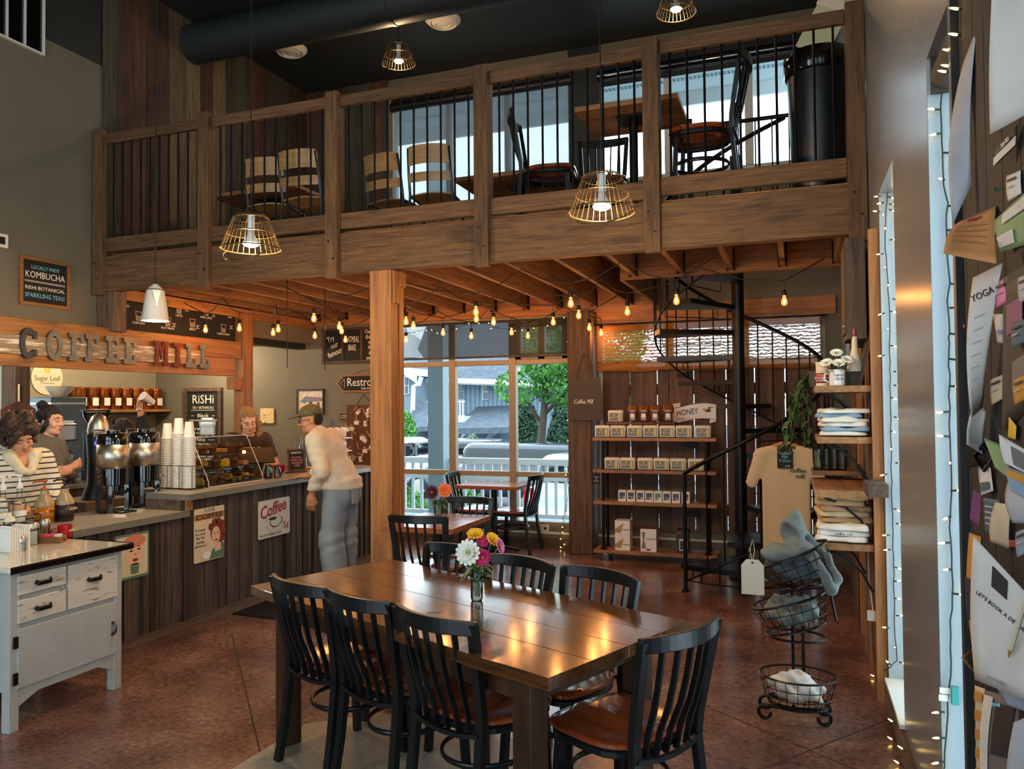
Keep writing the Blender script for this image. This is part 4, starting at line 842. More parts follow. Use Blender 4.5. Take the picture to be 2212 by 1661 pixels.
# condiments
ZT = .848
plain('caramel', '#b56a12', .25, coat=.4); plain('choc', '#2a1712', .25, coat=.4); plain('bottle_tan', '#a08a63', .3, trans=0); plain('pump_orange', '#a4511a', .4); plain('honey', '#8a4a10', .15, coat=.5); plain('mug_red', '#b01424', .2, coat=.4); plain('packet_pink', '#d8506a', .6); plain('sugar', '#e4ded0', .8); plain('spice', '#8a6038', .8); plain('label_white', '#d9d3c4', .6); plain('label_dark', '#2a1a18', .5)
def sauce(label, p, body, lab, pump):
    t = thing('sauce_bottle', label, 'bottle', (p.x, p.y, .88)); B().lathe([(.0,0),(.056,0),(.06,.01),(.06,.115)], 24).obj('body', body, t, smooth='auto'); B().lathe([(.06,.115),(.06,.135),(.052,.15),(.03,.19),(.026,.2),(.026,.222),(.0,.222)], 24).obj('shoulder', 'bottle_tan', t, smooth='auto')
    B().lathe([(.0605,.02),(.0605,.105)], 24).obj('label', lab, t, smooth=True); text('MONIN', .026, 'tin_ink' if lab == 'caramel' else 'cream', t, frameM((.0612,.018,.083), (-.3,1,0), UV))
    B().lathe([(0,.222),(.02,.222),(.024,.225),(.02,.236),(.008,.24),(.008,.275),(.018,.28),(.018,.29),(0,.29)], 14).obj('pump', pump, t, smooth='auto'); B().tube([(0,0,.285),(.0,-.06,.287),(0,-.085,.28)], .007, 6).obj('spout', pump, t)
    return t
sauce('caramel sauce bottle with orange pump on the low counter', px(96,1128,-4.78), 'caramel', 'caramel', 'pump_orange'); sauce('dark chocolate sauce bottle with brown pump on the low counter', px(139,1124,-4.74), 'choc', 'label_dark', 'label_dark')
rk = thing('bottle_rack', 'black wire rack holding tall syrup bottles', 'rack', (-4.62, 3.44, .88))
for z_ in (.005,.055,.1): B().tube([(-.07,-.2,z_),(.07,-.2,z_),(.07,.2,z_),(-.07,.2,z_)], .003, 5, closed=True).obj('wire', 'black', rk)
for x_, y_ in ((-.07,-.2),(.07,-.2),(.07,.2),(-.07,.2),(.07,0),(-.07,0),(.07,.1),(.07,-.1)): B().cyl((x_,y_,0),(x_,y_,.1),.003,n=6).obj('wire', 'black', rk)
def syrup(p, label):
    t = thing('syrup_bottle', label, 'bottle', p, group='tall syrup bottles in the wire rack'); B().lathe([(0,0),(.036,0),(.038,.008),(.038,.15),(.03,.185),(.016,.215),(.015,.26),(0,.26)], 20).obj('body', 'clear_glass', t, smooth='auto'); B().lathe([(0,.01),(.034,.01),(.034,.06),(0,.06)], 16).obj('syrup', 'bottle_tan', t); B().lathe([(.0385,.03),(.0385,.12)], 20).obj('label', 'label_white', t, smooth=True); B().lathe([(.0388,.03),(.0388,.05)], 20).obj('label_band', 'label_dark', t)
    B().lathe([(0,.26),(.019,.26),(.019,.285),(.008,.29),(.007,.33),(.016,.335),(.016,.345),(0,.345)], 14).obj('pump', 'white', t, smooth='auto'); B().tube([(0,0,.34),(.0,-.05,.345),(0,-.075,.335)], .006, 6).obj('spout', 'white', t)
for i, y_ in enumerate((.11, .0, -.11)): syrup((-4.62, 3.44+y_, .891), 'tall clear syrup bottle with white pump in the wire rack')
nb = thing('napkin_box', 'clear box of folded white napkins beside the syrup rack', 'napkin holder', (-4.17, 3.17, ZT))
B().box(-.06,.06,-.07,.07,0,.004).obj('base', 'cream', nb)
for i in range(9): B().box(-.055,.055,-.064+.014*i,-.054+.014*i,.005,.135+.01*math.sin(i)).obj('napkin', 'white', nb)
for n_, lab, x_, y_, r, h, m_ in (('honey_bottle','amber honey bottle on the white cabinet',20,1182,.033,.15,'honey'),('spice_shaker','short steel-topped shaker of dark spice on the cabinet',46,1190,.028,.06,'steel'),('sugar_shaker','glass sugar shaker with chrome lid on the cabinet',72,1176,.029,.105,'sugar'),('cinnamon_shaker','glass shaker of brown cinnamon with chrome lid on the cabinet',97,1165,.028,.10,'spice')):
    p = pz(x_, y_, ZT); t = thing(n_, lab, 'shaker' if 'shaker' in n_ else 'bottle', (p.x, p.y, ZT)); B().lathe([(0,.002),(r*.88,.002),(r*.88,h*.75),(0,h*.75)], 16).obj('contents', m_, t, smooth='auto'); B().shell([(r*.9,0),(r,.006),(r,h)], .002, 20).obj('glass', 'clear_glass', t, smooth='auto')
    if n_ == 'honey_bottle': B().lathe([(r,h),(r*.8,h+.02),(r*.4,h+.03),(r*.35,h+.05),(0,h+.05)], 16).obj('cap', 'cream', t, smooth='auto')
    else: B().lathe([(r*1.04,h-.008),(r*1.06,h+.012),(r*.8,h+.024),(0,h+.026)], 20).obj('lid', 'steel', t, smooth='auto')
p = pz(112, 1172, ZT); t = thing('sweetener_box', 'small wooden drawer box of pink sweetener packets', 'box', (p.x, p.y, ZT), .35)
B().box(-.07,.07,-.035,.035,0,.006).obj('bottom', 'frame_oak', t)
for q_ in ((-.07,.07,-.035,-.029),(-.07,.07,.029,.035),(-.07,-.064,-.029,.029),(.064,.07,-.029,.029)): B().box(*q_, .006, .038).obj('side', 'frame_oak', t)
for i in range(8): B().box(-.055+.014*i,-.049+.014*i,-.026,.026,.007,.05).obj('packet', 'packet_pink' if i < 6 else 'white', t)
B().ball((.075,0,.02),.006).obj('knob', 'iron', t)
p = pz(140, 1161, ZT); t = thing('red_mug', 'red enamel mug on the white cabinet', 'mug', (p.x, p.y, ZT)); B().shell([(.036,0),(.041,.006),(.042,.078)], .004, 24).obj('cup', 'mug_red', t, smooth='auto'); B().tube([(-.03,-.036,.06),(-.042,-.055,.058),(-.045,-.058,.03),(-.03,-.036,.018)], .006, 6).obj('handle', 'mug_red', t, smooth=True); text('COFFEE', .017, 'white', t, frameM((.043,.012,.045), (-.35,1,0), UV))
# ================================================================ THINGS ON THE COUNTER
def airpot(x, y, label):
    t = thing('coffee_urn', label, 'coffee dispenser', (x, y, .88)); r = .112
    B().lathe([(0,0),(r,0),(r,.018),(0,.018)], 28).obj('base', 'black_gloss', t, smooth='auto'); B().box(.02,r+.05,-.07,.07,.0,.012).obj('drip_tray', 'black', t)
    for a in (.5, 2.6, -.9, 3.9): B().box(-.016,.016,-.012,.012,.018,.2).obj('stand_leg', 'black_gloss', t, (r*.88*math.cos(a), r*.88*math.sin(a), 0), (0,0,a))
    B().lathe([(0,.16),(r*.72,.16),(r*.72,.2),(r,.205),(r,.325)], 28).obj('lower_shell', 'black_gloss', t, smooth='auto')
    B().lathe([(r*.99,.325),(r*.99,.505)], 32).obj('steel_band', 'steel', t, smooth=True); B().lathe([(r,.505),(r,.57),(r*.9,.585),(r*.45,.592),(r*.45,.605),(0,.607)], 28).obj('lid', 'black_gloss', t, smooth='auto')
    B().tube([(-.09,-.085,.565),(-.09,-.085,.61),(.02,-.085,.61),(.02,-.085,.585)], .006, 6).obj('handle', 'steel', t); B().cyl((r*.9,0,.16),(r*1.15,0,.15),.014,n=10).obj('tap', 'black', t)
airpot(-4.80, 4.43, 'black and steel coffee urn beside the sauce bottles'); airpot(-4.81, 4.735, 'black and steel coffee urn next to the paper cup stacks')
plain('paper_cup', '#dcd7cb', .6); cp = thing('paper_cup', 'white paper cup in one of the tall upturned stacks', 'cup', group='stacked paper cups by the pastry case')
B().shell([(.031,.125),(.042,.009),(.0425,.0065),(.0495,.0055),(.0495,-.0005),(.043,-.0005)][::-1], .0015, 18).add([(.032*math.cos(a),.032*math.sin(a),.121) for a in [2*math.pi*i/18 for i in range(18)]],[tuple(range(18))]).obj('cup', 'paper_cup', cp, smooth='auto')
first = True
for x_, y_, n_ in ((-4.545,4.93,30),(-4.665,4.945,32),(-4.79,4.955,29)):
    for k in range(n_):
        loc = (x_, y_, 1.0145+.0138*k)
        if first: cp.location = loc; first = False
        else: dup(cp, loc)
rk = thing('cup_rack', 'black wire rack round the paper cup stacks', 'rack', (-4.665, 4.945, 1.0))
for z_ in (.006,.012,.19): B().tube([(-.19,-.06,z_),(.19,-.06,z_),(.19,.06,z_),(-.19,.06,z_)], .0028, 5, closed=True).obj('wire', 'black', rk)
for x_ in (-.19,-.06,.06,.19):
    for y_ in (-.06,.06): B().cyl((x_,y_,0),(x_,y_,.19),.0028,n=6).obj('wire', 'black', rk)
# pastry case
pc = thing('pastry_case', 'clear acrylic pastry case with sloping front', 'display case', (-4.70, 5.44, 1.0)); Y0, Y1 = -.34, .34
pf = [(-.20,.0),(.20,.0),(.195,.05),(.02,.40),(-.20,.40)]   # x,z profile
for y_ in (Y0, Y1-.004): B().prism(pf, .004, frameM((0,y_+.004,0),(1,0,0),(0,0,1))).obj('side_panel', 'clear_glass', pc)
B().add([(.2,Y0,.005),(.2,Y1,.005),(.195,Y1,.05),(.195,Y0,.05),(.02,Y0,.4),(.02,Y1,.4)], [(0,1,2,3),(3,2,5,4)]).obj('front_panel', 'clear_glass', pc); B().box(-.2,.02,Y0,Y1,.4,.404).obj('top_panel', 'clear_glass', pc)
for z_, x1 in ((.004,.19),(.135,.12),(.255,.06)): B().box(-.195,x1,Y0+.005,Y1-.005,z_,z_+.004).obj('shelf', 'clear_glass' if z_ > .01 else 'barn_y', pc)
B().tube([(.2,Y0,.002),(.2,Y1,.002)], .004, 4).obj('edge', 'white_gloss', pc); B().tube([(.02,Y0,.402),(.02,Y1,.402)], .003, 4).obj('edge', 'white_gloss', pc)
for y_ in (Y0, Y1): B().tube([(.2,y_,.003),(.195,y_,.05),(.02,y_,.40),(-.2,y_,.402)], .003, 4).obj('edge', 'white_gloss', pc)
plain('bake_brown', '#5a3418', .7, var=.35, scale=60, bump=.4); plain('bake_gold', '#b87a2c', .6, var=.25, scale=50, bump=.3); plain('bake_choc', '#2a170e', .7, var=.3, scale=60, bump=.4); plain('bake_lemon', '#d9a92a', .6); plain('wrap', '#c9a077', .15, coat=.6)
q = random.Random(21); pr0 = {}
def pastry(kind, loc, rz):
    if kind not in pr0:
        b = B()
        if kind == 'muffin': b.lathe([(0,0),(.026,0),(.034,.035),(.042,.045),(.040,.06),(.025,.075),(0,.08)], 14)
        elif kind == 'scone': b.prism([(-.05,-.035),(.05,-.025),(.01,.055)], .035)
        elif kind == 'loaf_slice': b.prism([(-.045,0),(.045,0),(.05,.04),(.03,.062),(-.03,.062),(-.05,.04)], .028, frameM((0,-.014,0),(1,0,0),(0,0,1)))
        else: b.lathe([(0,0),(.045,.002),(.048,.01),(.04,.018),(0,.021)], 16)
        o = b.obj(kind, {'muffin':'bake_brown','scone':'bake_gold','loaf_slice':'bake_lemon','cookie':'bake_choc'}[kind], smooth='auto', bev=.004 if kind in ('scone','loaf_slice') else 0)
        tag(o, {'muffin':'brown muffin in the acrylic pastry case','scone':'golden wedge scone in the acrylic pastry case','loaf_slice':'yellow loaf slice in the acrylic pastry case','cookie':'dark chocolate cookie in the acrylic pastry case'}[kind], 'pastry', 'pastries in the case'); o.location = loc; o.rotation_euler = (0,0,rz); pr0[kind] = o; return o
    o = dup(pr0[kind], loc, rz); return o
for z_, x1, ks in ((1.0085,.12,['loaf_slice','muffin','muffin','cookie','scone']),(1.1395,.06,['scone','cookie','muffin','loaf_slice','muffin']),(1.2595,.02,['muffin','muffin','muffin','scone'])):
    for i in range(6):
        for j in range(2): pastry(ks[(i+j) % len(ks)], (-4.70+x1-.035-.1*j, 5.44-.285+.114*i, z_), q.uniform(-.3,.3))
for s_, y_, z_, x1 in (('Blueberry',-.24,.115,.165),('Cinnamon\nRoll',-.06,.118,.165),('Banana\nNut',.1,.12,.165),('Lemon',.25,.12,.165),('Apple\nSpice',-.02,.03,.198),('Cookie',.13,.035,.198)):
    c_ = B().box(0,.002,y_-.05,y_+.05,z_-.022,z_+.022).obj('name_card', 'board_black', pc, (x1-.012,0,.0)); text(s_, .022, 'chalk_blue', pc, onwallX(x1-.0094, y_, z_))
plain('foil', '#a9b4b6', .25, .5)
f = Field((-.09,-.06,0),(.09,.06,.17),.006); f.rbox((0,0,.06),(.06,.035,.06),.012).rbox((0,0,.13),(.052,.008,.03),.006,k=.05); o = f.obj('coffee_bag', 'foil'); o.location = (-4.80, 5.42, 1.405); o.rotation_euler = (0,0,.5); tag(o, 'silver and white coffee bag on top of the pastry case', 'bag')
for i, (x_, y_) in enumerate(((-4.50,5.86),(-4.56,5.93),(-4.47,5.95))):
    t = thing('milk_bottle', 'small glass bottle with chalk label beside the pastry case', 'bottle', (x_, y_, 1.0), group='small glass bottles by the till'); B().shell([(.028,0),(.032,.006),(.032,.075),(.022,.1),(.022,.115),(.026,.122)], .002, 18).obj('glass', 'jar_glass', t, smooth='auto'); B().box(.03,.033,-.016,.016,.015,.055).obj('label', 'board_black', t)
t = thing('till_tablet', 'brown tablet till on a stand beside the barista', 'tablet', (-4.72, 5.98, 1.0), R_(48)); Mx = Matrix.Rotation(R_(-58),4,'X')
B().box(-.15,.15,-.11,.11,-.008,.008, Tm(0,.0,.20) @ Matrix.Rotation(R_(36),4,'X')).obj('screen_shell', 'black', t, bev=.004); B().box(-.142,.142,-.102,.102,-.0095,-.0085, Tm(0,.0,.20) @ Matrix.Rotation(R_(36),4,'X')).obj('screen', 'black_gloss', t); B().box(-.02,.02,-.02,.03,.012,.185).obj('stem', 'plank_warm', t); B().box(-.1,.1,-.08,.09,0,.012).obj('foot', 'black', t, bev=.004)
p = pz(606,1021,1.0); t = thing('red_cup', 'round red coffee cup on the counter', 'cup', (p.x, p.y, 1.0)); B().shell([(.026,0),(.03,.006),(.046,.03),(.053,.062),(.055,.078)], .004, 24).obj('cup', 'mug_red', t, smooth='auto'); B().tube([(.03,.045,.06),(.045,.06,.058),(.045,.06,.03),(.03,.04,.025)], .005, 6).obj('handle', 'mug_red', t, smooth=True)
p = Vector((-4.66,6.50,1.0)); t = thing('specials_chalkboard', 'small standing chalkboard listing baristas beside the red cup', 'chalkboard', (p.x, p.y, 1.0), R_(62)); Mb = Tm(0,0,.125) @ Matrix.Rotation(R_(80),4,'X'); B().box(-.09,.09,-.11,.11,-.006,.006,Mb).obj('frame', 'barn_z', t); B().box(-.075,.075,-.095,.095,.0061,.008,Mb).obj('slate', 'board_black', t); text('BARISTAS', .026, 'chalk', t, Mb @ Tm(0,.07,.0085)); text('Favorites\nMocha chai\nCinnamon\ncoffee', .028, 'chalk_pink', t, Mb @ Tm(0,-.015,.0085)); B().box(-.1,.1,-.035,.03,0,.014).obj('foot', 'barn_x', t)
q = random.Random(2); cc = None
for x_, y_, n_ in ((-4.90,6.84,14),(-4.90,6.95,20),(-4.90,7.06,15)):
    for k in range(n_):
        if cc is None: cc = tag(B().shell([(.045,.002),(.0475,.0),(.046,.006),(.032,.105)], .0012, 16).obj('plastic_cup', 'plastic_clear', smooth='auto'), 'clear plastic cup in an upturned stack behind the customer', 'cup', 'clear plastic cup stacks'); cc.location = (x_, y_, 1.001)
        else: dup(cc, (x_, y_, 1.001+.0125*k))
t = thing('snack_rack', 'black wire rack with snack bags at the counter end', 'rack', (-4.72, 7.25, 1.0)); plain('bag_pink', '#b86a8a', .3); plain('bag_blue', '#5d7fa0', .3); plain('bag_white', '#cfc9be', .35)
for x_ in (-.12,.12):
    for y_ in (-.18,.18): B().cyl((x_,y_,0),(x_*.9,y_,.38),.005,n=6).obj('upright', 'black', t)
for z_ in (.02,.16,.30): B().box(-.12,.12,-.18,.18,z_,z_+.012).obj('shelf', 'white', t)
B().tube([(0,-.18,.36),(0,-.12,.43),(0,0,.45),(0,.12,.43),(0,.18,.36)], .005, 6).obj('arch', 'black', t); B().tube([(0,-.025+.025*math.cos(a),.475+.025*math.sin(a)) for a in [2*math.pi*i/14 for i in range(14)]], .004, 5, closed=True).obj('ring', 'black', t)
sb = None
for z_, ms in ((.032,['bag_white']*3),(.172,['bag_pink','bag_blue','bag_pink','bag_white']),(.312,['bag_white','bag_white','bag_white'])):
    for i, m_ in enumerate(ms):
        f = Field((-.06,-.05,0),(.06,.05,.13),.008); f.rbox((0,0,.045),(.035,.032,.045),.02).rbox((0,0,.09),(.008,.03,.02),.005,k=.05); o = f.obj('snack_bag', m_, rot=None) if False else f.obj('snack_bag', m_); o.location = (-4.68, 7.25-.12+.24*i/max(1,len(ms)-1), 1.0+z_); tag(o, 'small %s snack bag on the counter wire rack' % {'bag_pink':'pink','bag_blue':'blue','bag_white':'white'}[m_], 'snack bag', 'snack bags on the counter rack')
for lab, x_, y_, w_, h_, a in (('order slip lying on the counter by the till',555,1029,.10,.07,.4),('white pen note lying on the counter edge by the till',592,1024,.09,.03,.2)):
    p = pz(x_, y_, 1.0); tag(B().box(-w_/2,w_/2,-h_/2,h_/2,0,.004).obj('order_slip', 'cream', None, (p.x,p.y,1.0005), (0,0,a+1.2)), lab, 'paper')
p = pz(660,1012,1.0); tag(B().ball((0,0,.012),(.03,.05,.012)).obj('soap_dish', 'cream', None, (p.x+.05,p.y+.0,1.0), smooth=True), 'small oval cream dish on the counter', 'dish')

# ================================================================ KITCHEN BEHIND
bk = thing('back_worktop', 'pale edged worktop with the espresso gear behind the counter', 'worktop', (0,0,0)); B().box(-7.5,-6.72,5.35,6.9,0,.86).obj('base', 'barn_y', bk); B().box(-7.5,-6.68,5.3,6.95,.862,.90).obj('top', 'counter_top', bk, bev=.003)
em = thing('espresso_machine', 'steel espresso machine with portafilter on the back worktop', 'coffee machine', (-7.08, 5.62, .90))
B().box(-.25,.2,-.3,.3,.42,.60).obj('body', 'steel_dark', em, bev=.02); B().box(-.25,.05,-.3,.3,.1,.42).obj('back_panel', 'black', em); B().box(-.25,.25,-.3,.3,.02,.1).obj('drip_tray', 'steel', em, bev=.01); B().box(-.22,.16,-.28,.28,.60,.63).obj('cup_rail', 'steel', em)
for y_ in (-.15,.12): B().cyl((.12,y_,.34),(.12,y_,.42),.035,n=16).obj('group_head', 'steel', em, smooth='auto'); B().tube([(.12,y_,.335),(.22,y_,.33),(.3,y_,.32)], .013, 6).obj('portafilter', 'black', em)
B().box(.201,.205,.02,.25,.44,.58).obj('side_panel', 'reveal', em); B().cyl((.16,.22,.12),(.16,.22,.28),.04,.05,n=16).obj('milk_jug', 'steel', em, smooth='auto')
for x_, y_ in ((-.2,-.25),(.2,-.25),(-.2,.25),(.2,.25)): B().cyl((x_,y_,0),(x_,y_,.02),.02).obj('foot', 'black', em)
g = thing('coffee_grinder', 'black coffee grinder with clear hopper on the back worktop', 'coffee grinder', (-6.98, 6.22, .90)); B().box(-.11,.1,-.09,.09,0,.12).obj('base', 'black', g, bev=.01); B().box(-.1,.02,-.08,.08,.12,.52).obj('body', 'black', g, bev=.02); B().cyl((.03,0,.3),(.13,0,.3),.055,n=16).obj('motor', 'black_gloss', g, smooth='auto'); B().cyl((.131,0,.3),(.137,0,.3),.02,n=12).obj('knob', 'steel', g); B().lathe([(.05,.52),(.06,.56),(.13,.66),(.14,.72)], 20).obj('hopper', 'jar_glass', g, smooth='auto'); B().lathe([(.142,.72),(.142,.74),(0,.745)], 20).obj('hopper_lid', 'black', g); B().cyl((.06,0,.125),(.06,0,.2),.035,n=14).obj('dosing_cup', 'steel', g, smooth='auto')
kt = thing('brewer_kettle', 'domed steel kettle on a black base with blue display', 'kettle', (-5.75, 5.15, .0)); zk = 1.40
B().box(-.32,.15,-.25,.25,0,.86).obj('plinth', 'barn_z', kt); B().lathe([(0,.862),(.13,.862),(.13,.88),(.09,1.0),(.085,1.2),(.1,zk+.03),(0,zk+.03)], 20).obj('tower', 'black', kt, smooth='auto'); B().lathe([(.085,zk+.032),(.09,zk+.05),(.082,zk+.11),(.055,zk+.18),(.02,zk+.205),(0,zk+.208)], 24).obj('kettle', 'steel', kt, smooth='auto'); B().ball((0,0,zk+.215),.012).obj('knob', 'black', kt); B().tube([(.04,.06,zk+.16),(.05,.1,zk+.2),(.05,.12,zk+.17),(.05,.115,zk+.11)], .009, 6).obj('handle', 'black', kt, smooth=True)
plain('display_blue', '#1020ff', .3, emit=3, ecol=(.03,.06,1)); B().box(-.03,.03,-.016,.016,0,.004,frameM((.075,-.065,zk-.05),(.65,.76,0),UV)).obj('display', 'display_blue', kt); text('202', .02, 'chalk_blue', kt, frameM((.0785,-.069,zk-.05),(.65,.76,0),UV))
sh = thing('canister_shelf', 'rough wooden wall shelf holding copper canisters', 'shelf', (XK, 0, 0)); B().box(.002,.3,7.0,8.58,1.60,1.636).obj('board', 'shelf_y', sh, bev=.004)
for y_ in (7.3,8.3): B().prism([(0,0),(.2,0),(0,-.2)], .03, frameM((.002,y_,1.598),(1,0,0),UV)).obj('bracket', 'iron', sh)
plain('copper', '#a85f2a', .22, .9, var=.1, scale=8)
c0_ = None
for i in range(8):
    y_ = 7.20+.175*i
    if c0_ is None:
        c0_ = thing('tea_canister', 'copper tea canister with clip lid and white label', 'canister', (XK+.17, y_, 1.637), group='copper canisters on the kitchen shelf'); B().lathe([(0,0),(.075,0),(.078,.005),(.078,.245),(0,.245)], 24).obj('body', 'copper', c0_, smooth='auto'); B().lathe([(.08,.245),(.082,.26),(.08,.278),(.06,.285),(0,.285)], 24).obj('lid', 'copper', c0_, smooth='auto'); B().box(.0785,.08,-.045,.045,.05,.15).obj('label', 'label_white', c0_); B().tube([(.08,.02,.28),(.1,.02,.26),(.095,.02,.22),(.08,.02,.235)], .004, 5).obj('clip', 'copper', c0_)
    else: dup(c0_, (XK+.17, y_, 1.637))
t = thing('hot_water_tower', 'steel equipment tower with a white bowl on top', 'appliance', (-7.55, 5.78, 0)) if False else None
b = thing('steel_box', 'steel box beside the kitchen post with a cream bowl on it', 'appliance', (-7.75, 6.38, 0)); B().box(-.2,.2,-.22,.22,0,1.78).obj('body', 'steel_dark', b, bev=.01); B().box(-.21,.21,-.23,.23,1.7,1.72).obj('lip', 'steel', b); t = thing('mixing_bowl', 'cream bowl standing on the steel box', 'bowl', (-7.7, 6.38, 1.781)); B().shell([(.06,0),(.07,.01),(.12,.07),(.15,.12)], .005, 24).obj('bowl', 'cream', t, smooth='auto')

# ================================================================ LAMPS
def point(parent, loc, w, col, r=.03):
    l = bpy.data.lights.new('lamp_light', 'POINT'); l.energy = w; l.color = col; l.shadow_soft_size = r; o = bpy.data.objects.new('lamp_light', l); COL.objects.link(o); o.parent = parent; o.location = loc; return o
def basket_lamp(label, p, tilt, w=PENDANT_W):
    t = thing('pendant_lamp', label, 'lamp', p); Mt = Matrix.Rotation(tilt, 4, 'X'); H, r0, r1 = .17, .105, .172
    wb = B(); bd = B(); N = 30
    P = lambda r, z, a: Mt @ Vector((r*math.cos(a), r*math.sin(a), z))
    for i in range(N):
        a = 2*math.pi*i/N; wb.tube([P(.03,.155+.02,a), P(r0*.8,.17,a), P(r0,.15,a), P((r0+r1)/2,.06,a), P(r1,-.03,a)], .0018, 4)
    wb.obj('wire_cage', 'basket_wire', t, kind='stuff')
    for r, z in ((r1,-.03),(r0,.15),((r0+r1)/2,.06)): B().tube([P(r,z,2*math.pi*i/28) for i in range(28)], .0042 if z < 0 else .003, 6, closed=True).obj('hoop', 'basket_wire', t, smooth=True)
    B().tube([P(r1,-.03,.2)+Vector((0,0,0))]+[Vector((r1*math.cos(a)*.98, -.10*math.sin(a)-.02, -.03-.085*math.sin(a))) for a in [math.pi*i/14 for i in range(1,14)]]+[P(r1,-.03,math.pi)], .004, 6).obj('bail_handle', 'basket_wire', t, smooth=True)
    B().lathe([(.0,.17),(.022,.17),(.022,.08),(.017,.075)], 14).obj('socket', 'white', t, smooth='auto'); B().lathe([(.017,.078),(.022,.05),(.046,.012),(.048,.0)], 20).obj('bulb_neck', 'white', t, smooth=True); B().lathe([(.048,.0),(.04,-.012),(.02,-.019),(0,-.021)], 20).obj('bulb', 'bulb_hot', t, smooth=True)
    B().cyl((0,0,.17),(0,0,ZC-p[2]-.03),.004,n=6).obj('cord', 'cord', t); B().lathe([(0,ZC-p[2]-.03),(.05,ZC-p[2]-.03),(.055,ZC-p[2]-.001),(0,ZC-p[2]-.001)], 16).obj('ceiling_rose', 'black', t)
    point(t, (0,0,-.06), w, (1,.66,.34), .045)
basket_lamp('wire basket pendant lamp above the big table end closest to the counter', Vector((-3.02, 3.77, 2.62)), .0)
basket_lamp('wire basket pendant lamp above the big table end with the head chair', Vector((-.93, 3.93, 2.68)), -.05)
basket_lamp('wire basket pendant lamp over the loft, near the reclaimed board wall', Vector((-3.80, 7.06, 5.22)), .06, 16)
basket_lamp('wire basket pendant lamp over the loft, near the bright corner window', Vector((-.93, 6.83, 5.12)), 0, 16)
plain('enamel', '#d9d5ca', .18, coat=.5)
t = thing('pendant_lamp', 'white enamel coffee pot pendant lamp over the counter', 'lamp', (-4.55, 4.58, 2.31)); B().shell([(.098,0),(.095,.015),(.086,.1),(.066,.225),(.064,.235),(.055,.245),(.038,.262),(.018,.28)], .003, 28).obj('pot', 'enamel', t, smooth='auto'); B().prism([(-.03,.225),(.03,.225),(0,.10)], .014, frameM((.055,-.045,0),(.6,.8,0),UV)).obj('spout', 'enamel', t); B().tube([(.066*math.cos(2*math.pi*i/24),.066*math.sin(2*math.pi*i/24),.235) for i in range(24)], .003, 5, closed=True).obj('rim_wire', 'iron', t); B().lathe([(.018,.278),(.014,.3),(0,.3)], 12).obj('cap', 'steel_dark', t); B().cyl((0,0,.29),(0,0,ZC-2.31-.02),.005,n=6).obj('cord', 'cord', t); B().ball((0,0,.05),.035).obj('bulb', 'bulb_hot', t, smooth=True)
point(t, (0,0,-.02), PENDANT_W*.8, (1,.72,.42), .05)
# added lamps that light the kitchen, unseen behind the sign beam
for i, (x_, y_) in enumerate(((-7.6,6.9),(-7.2,5.0),(-7.2,8.0))):
    t = thing('added_downlight', 'round unseen lamp added under the kitchen ceiling', 'lamp', (x_, y_, 2.464), group='added kitchen ceiling lamps'); B().cyl((0,0,-.012),(0,0,0),.07,n=20).obj('lens', 'added_lens', t); B().lathe([(.072,-.014),(.09,-.01),(.09,0),(.072,0)], 20, close=True).obj('trim_ring', 'white', t); point(t, (0,0,-.06), KITCHEN_FILL_W, (1,.78,.52), .07)
for x_, y_ in ((585,612),(681,630)): p = pz(x_, y_, 2.74); p.x = min(XJ, key=lambda v: abs(v-p.x)); tag(B().cyl((0,0,-.75),(0,0,.026),.004,n=6).obj('pull_chain', 'iron', None, p), 'thin chain hanging from the loft joists above the counter', 'chain', 'thin chains under the loft')
# ---- edison string lights
EB = [(444,705),(517,702),(590,712),(601,704),(678,680),(680,719),(733,698),(738,708),(746,728),(877,687),(877,728),(893,697),(957,712),(1018,720),(1028,665),(1029,681),(1066,688),(1105,711),(1162,725),(1195,688),(1233,646),(1250,673),(1273,701),(1310,717),(1355,665),(1461,640),(1694,642)]
st = thing('string_lights', 'black cable string of glowing filament bulbs under the loft joists', 'string lights', (0,0,0)); pts = [pz(x_, y_, 2.47) for x_, y_ in EB]
s0 = h0 = None; plain('bulb_glass', '#ffb870', .05, emit=0)
for p in pts:
    p.y = min(p.y, 8.35)
    if s0 is None: s0 = B().lathe([(0,.055),(.016,.055),(.019,.05),(.019,.012),(.014,.008)], 12).cyl((0,0,.055),(0,0,.12),.004,n=6).obj('socket', 'black', st, p, smooth='auto'); f0 = B().ball((0,0,-.032),(.0085,.0085,.02),8,6).obj('filament', 'edison_hot', st, p, smooth=True); h0 = B().lathe([(.010,.012),(.013,-.003),(.023,-.03),(.024,-.044),(.018,-.06),(0,-.068)], 14).obj('bulb', 'edison_glass', st, p, smooth=True)
    else: clone(s0, st, p); clone(h0, st, p); clone(f0, st, p)
    point(st, p+Vector((0,0,-.045)), EDISON_W, (1,.50,.20), .02)
rows = [[p for p in pts if lo_ <= p.y < hi_] for lo_, hi_ in ((0,6.15),(6.15,6.9),(6.9,7.6),(7.6,9))]
for r_i, r in enumerate(rows):
    r.sort(key=lambda p: p.x); path = []
    if len(r) < 1: continue
    a0 = r[0]; path.append(Vector((a0.x-.35, a0.y, 2.755)))
    for i, p in enumerate(r):
        c = p+Vector((0,0,.125)); path.append(c)
        if i+1 < len(r):
            n_ = r[i+1]; m_ = (p+n_)/2; g_ = abs(n_.x-p.x); up = Vector((m_.x, m_.y, min(2.75, 2.6+.4*g_)))
            if g_ > .25: path += [c.lerp(up,.5)-Vector((0,0,.035)), up, up.lerp(n_+Vector((0,0,.125)),.5)-Vector((0,0,.035))]
    path.append(Vector((r[-1].x+.3, r[-1].y, 2.755)))
    B().tube(path, .0048, 6).obj('cable', 'cord', st, smooth=True)
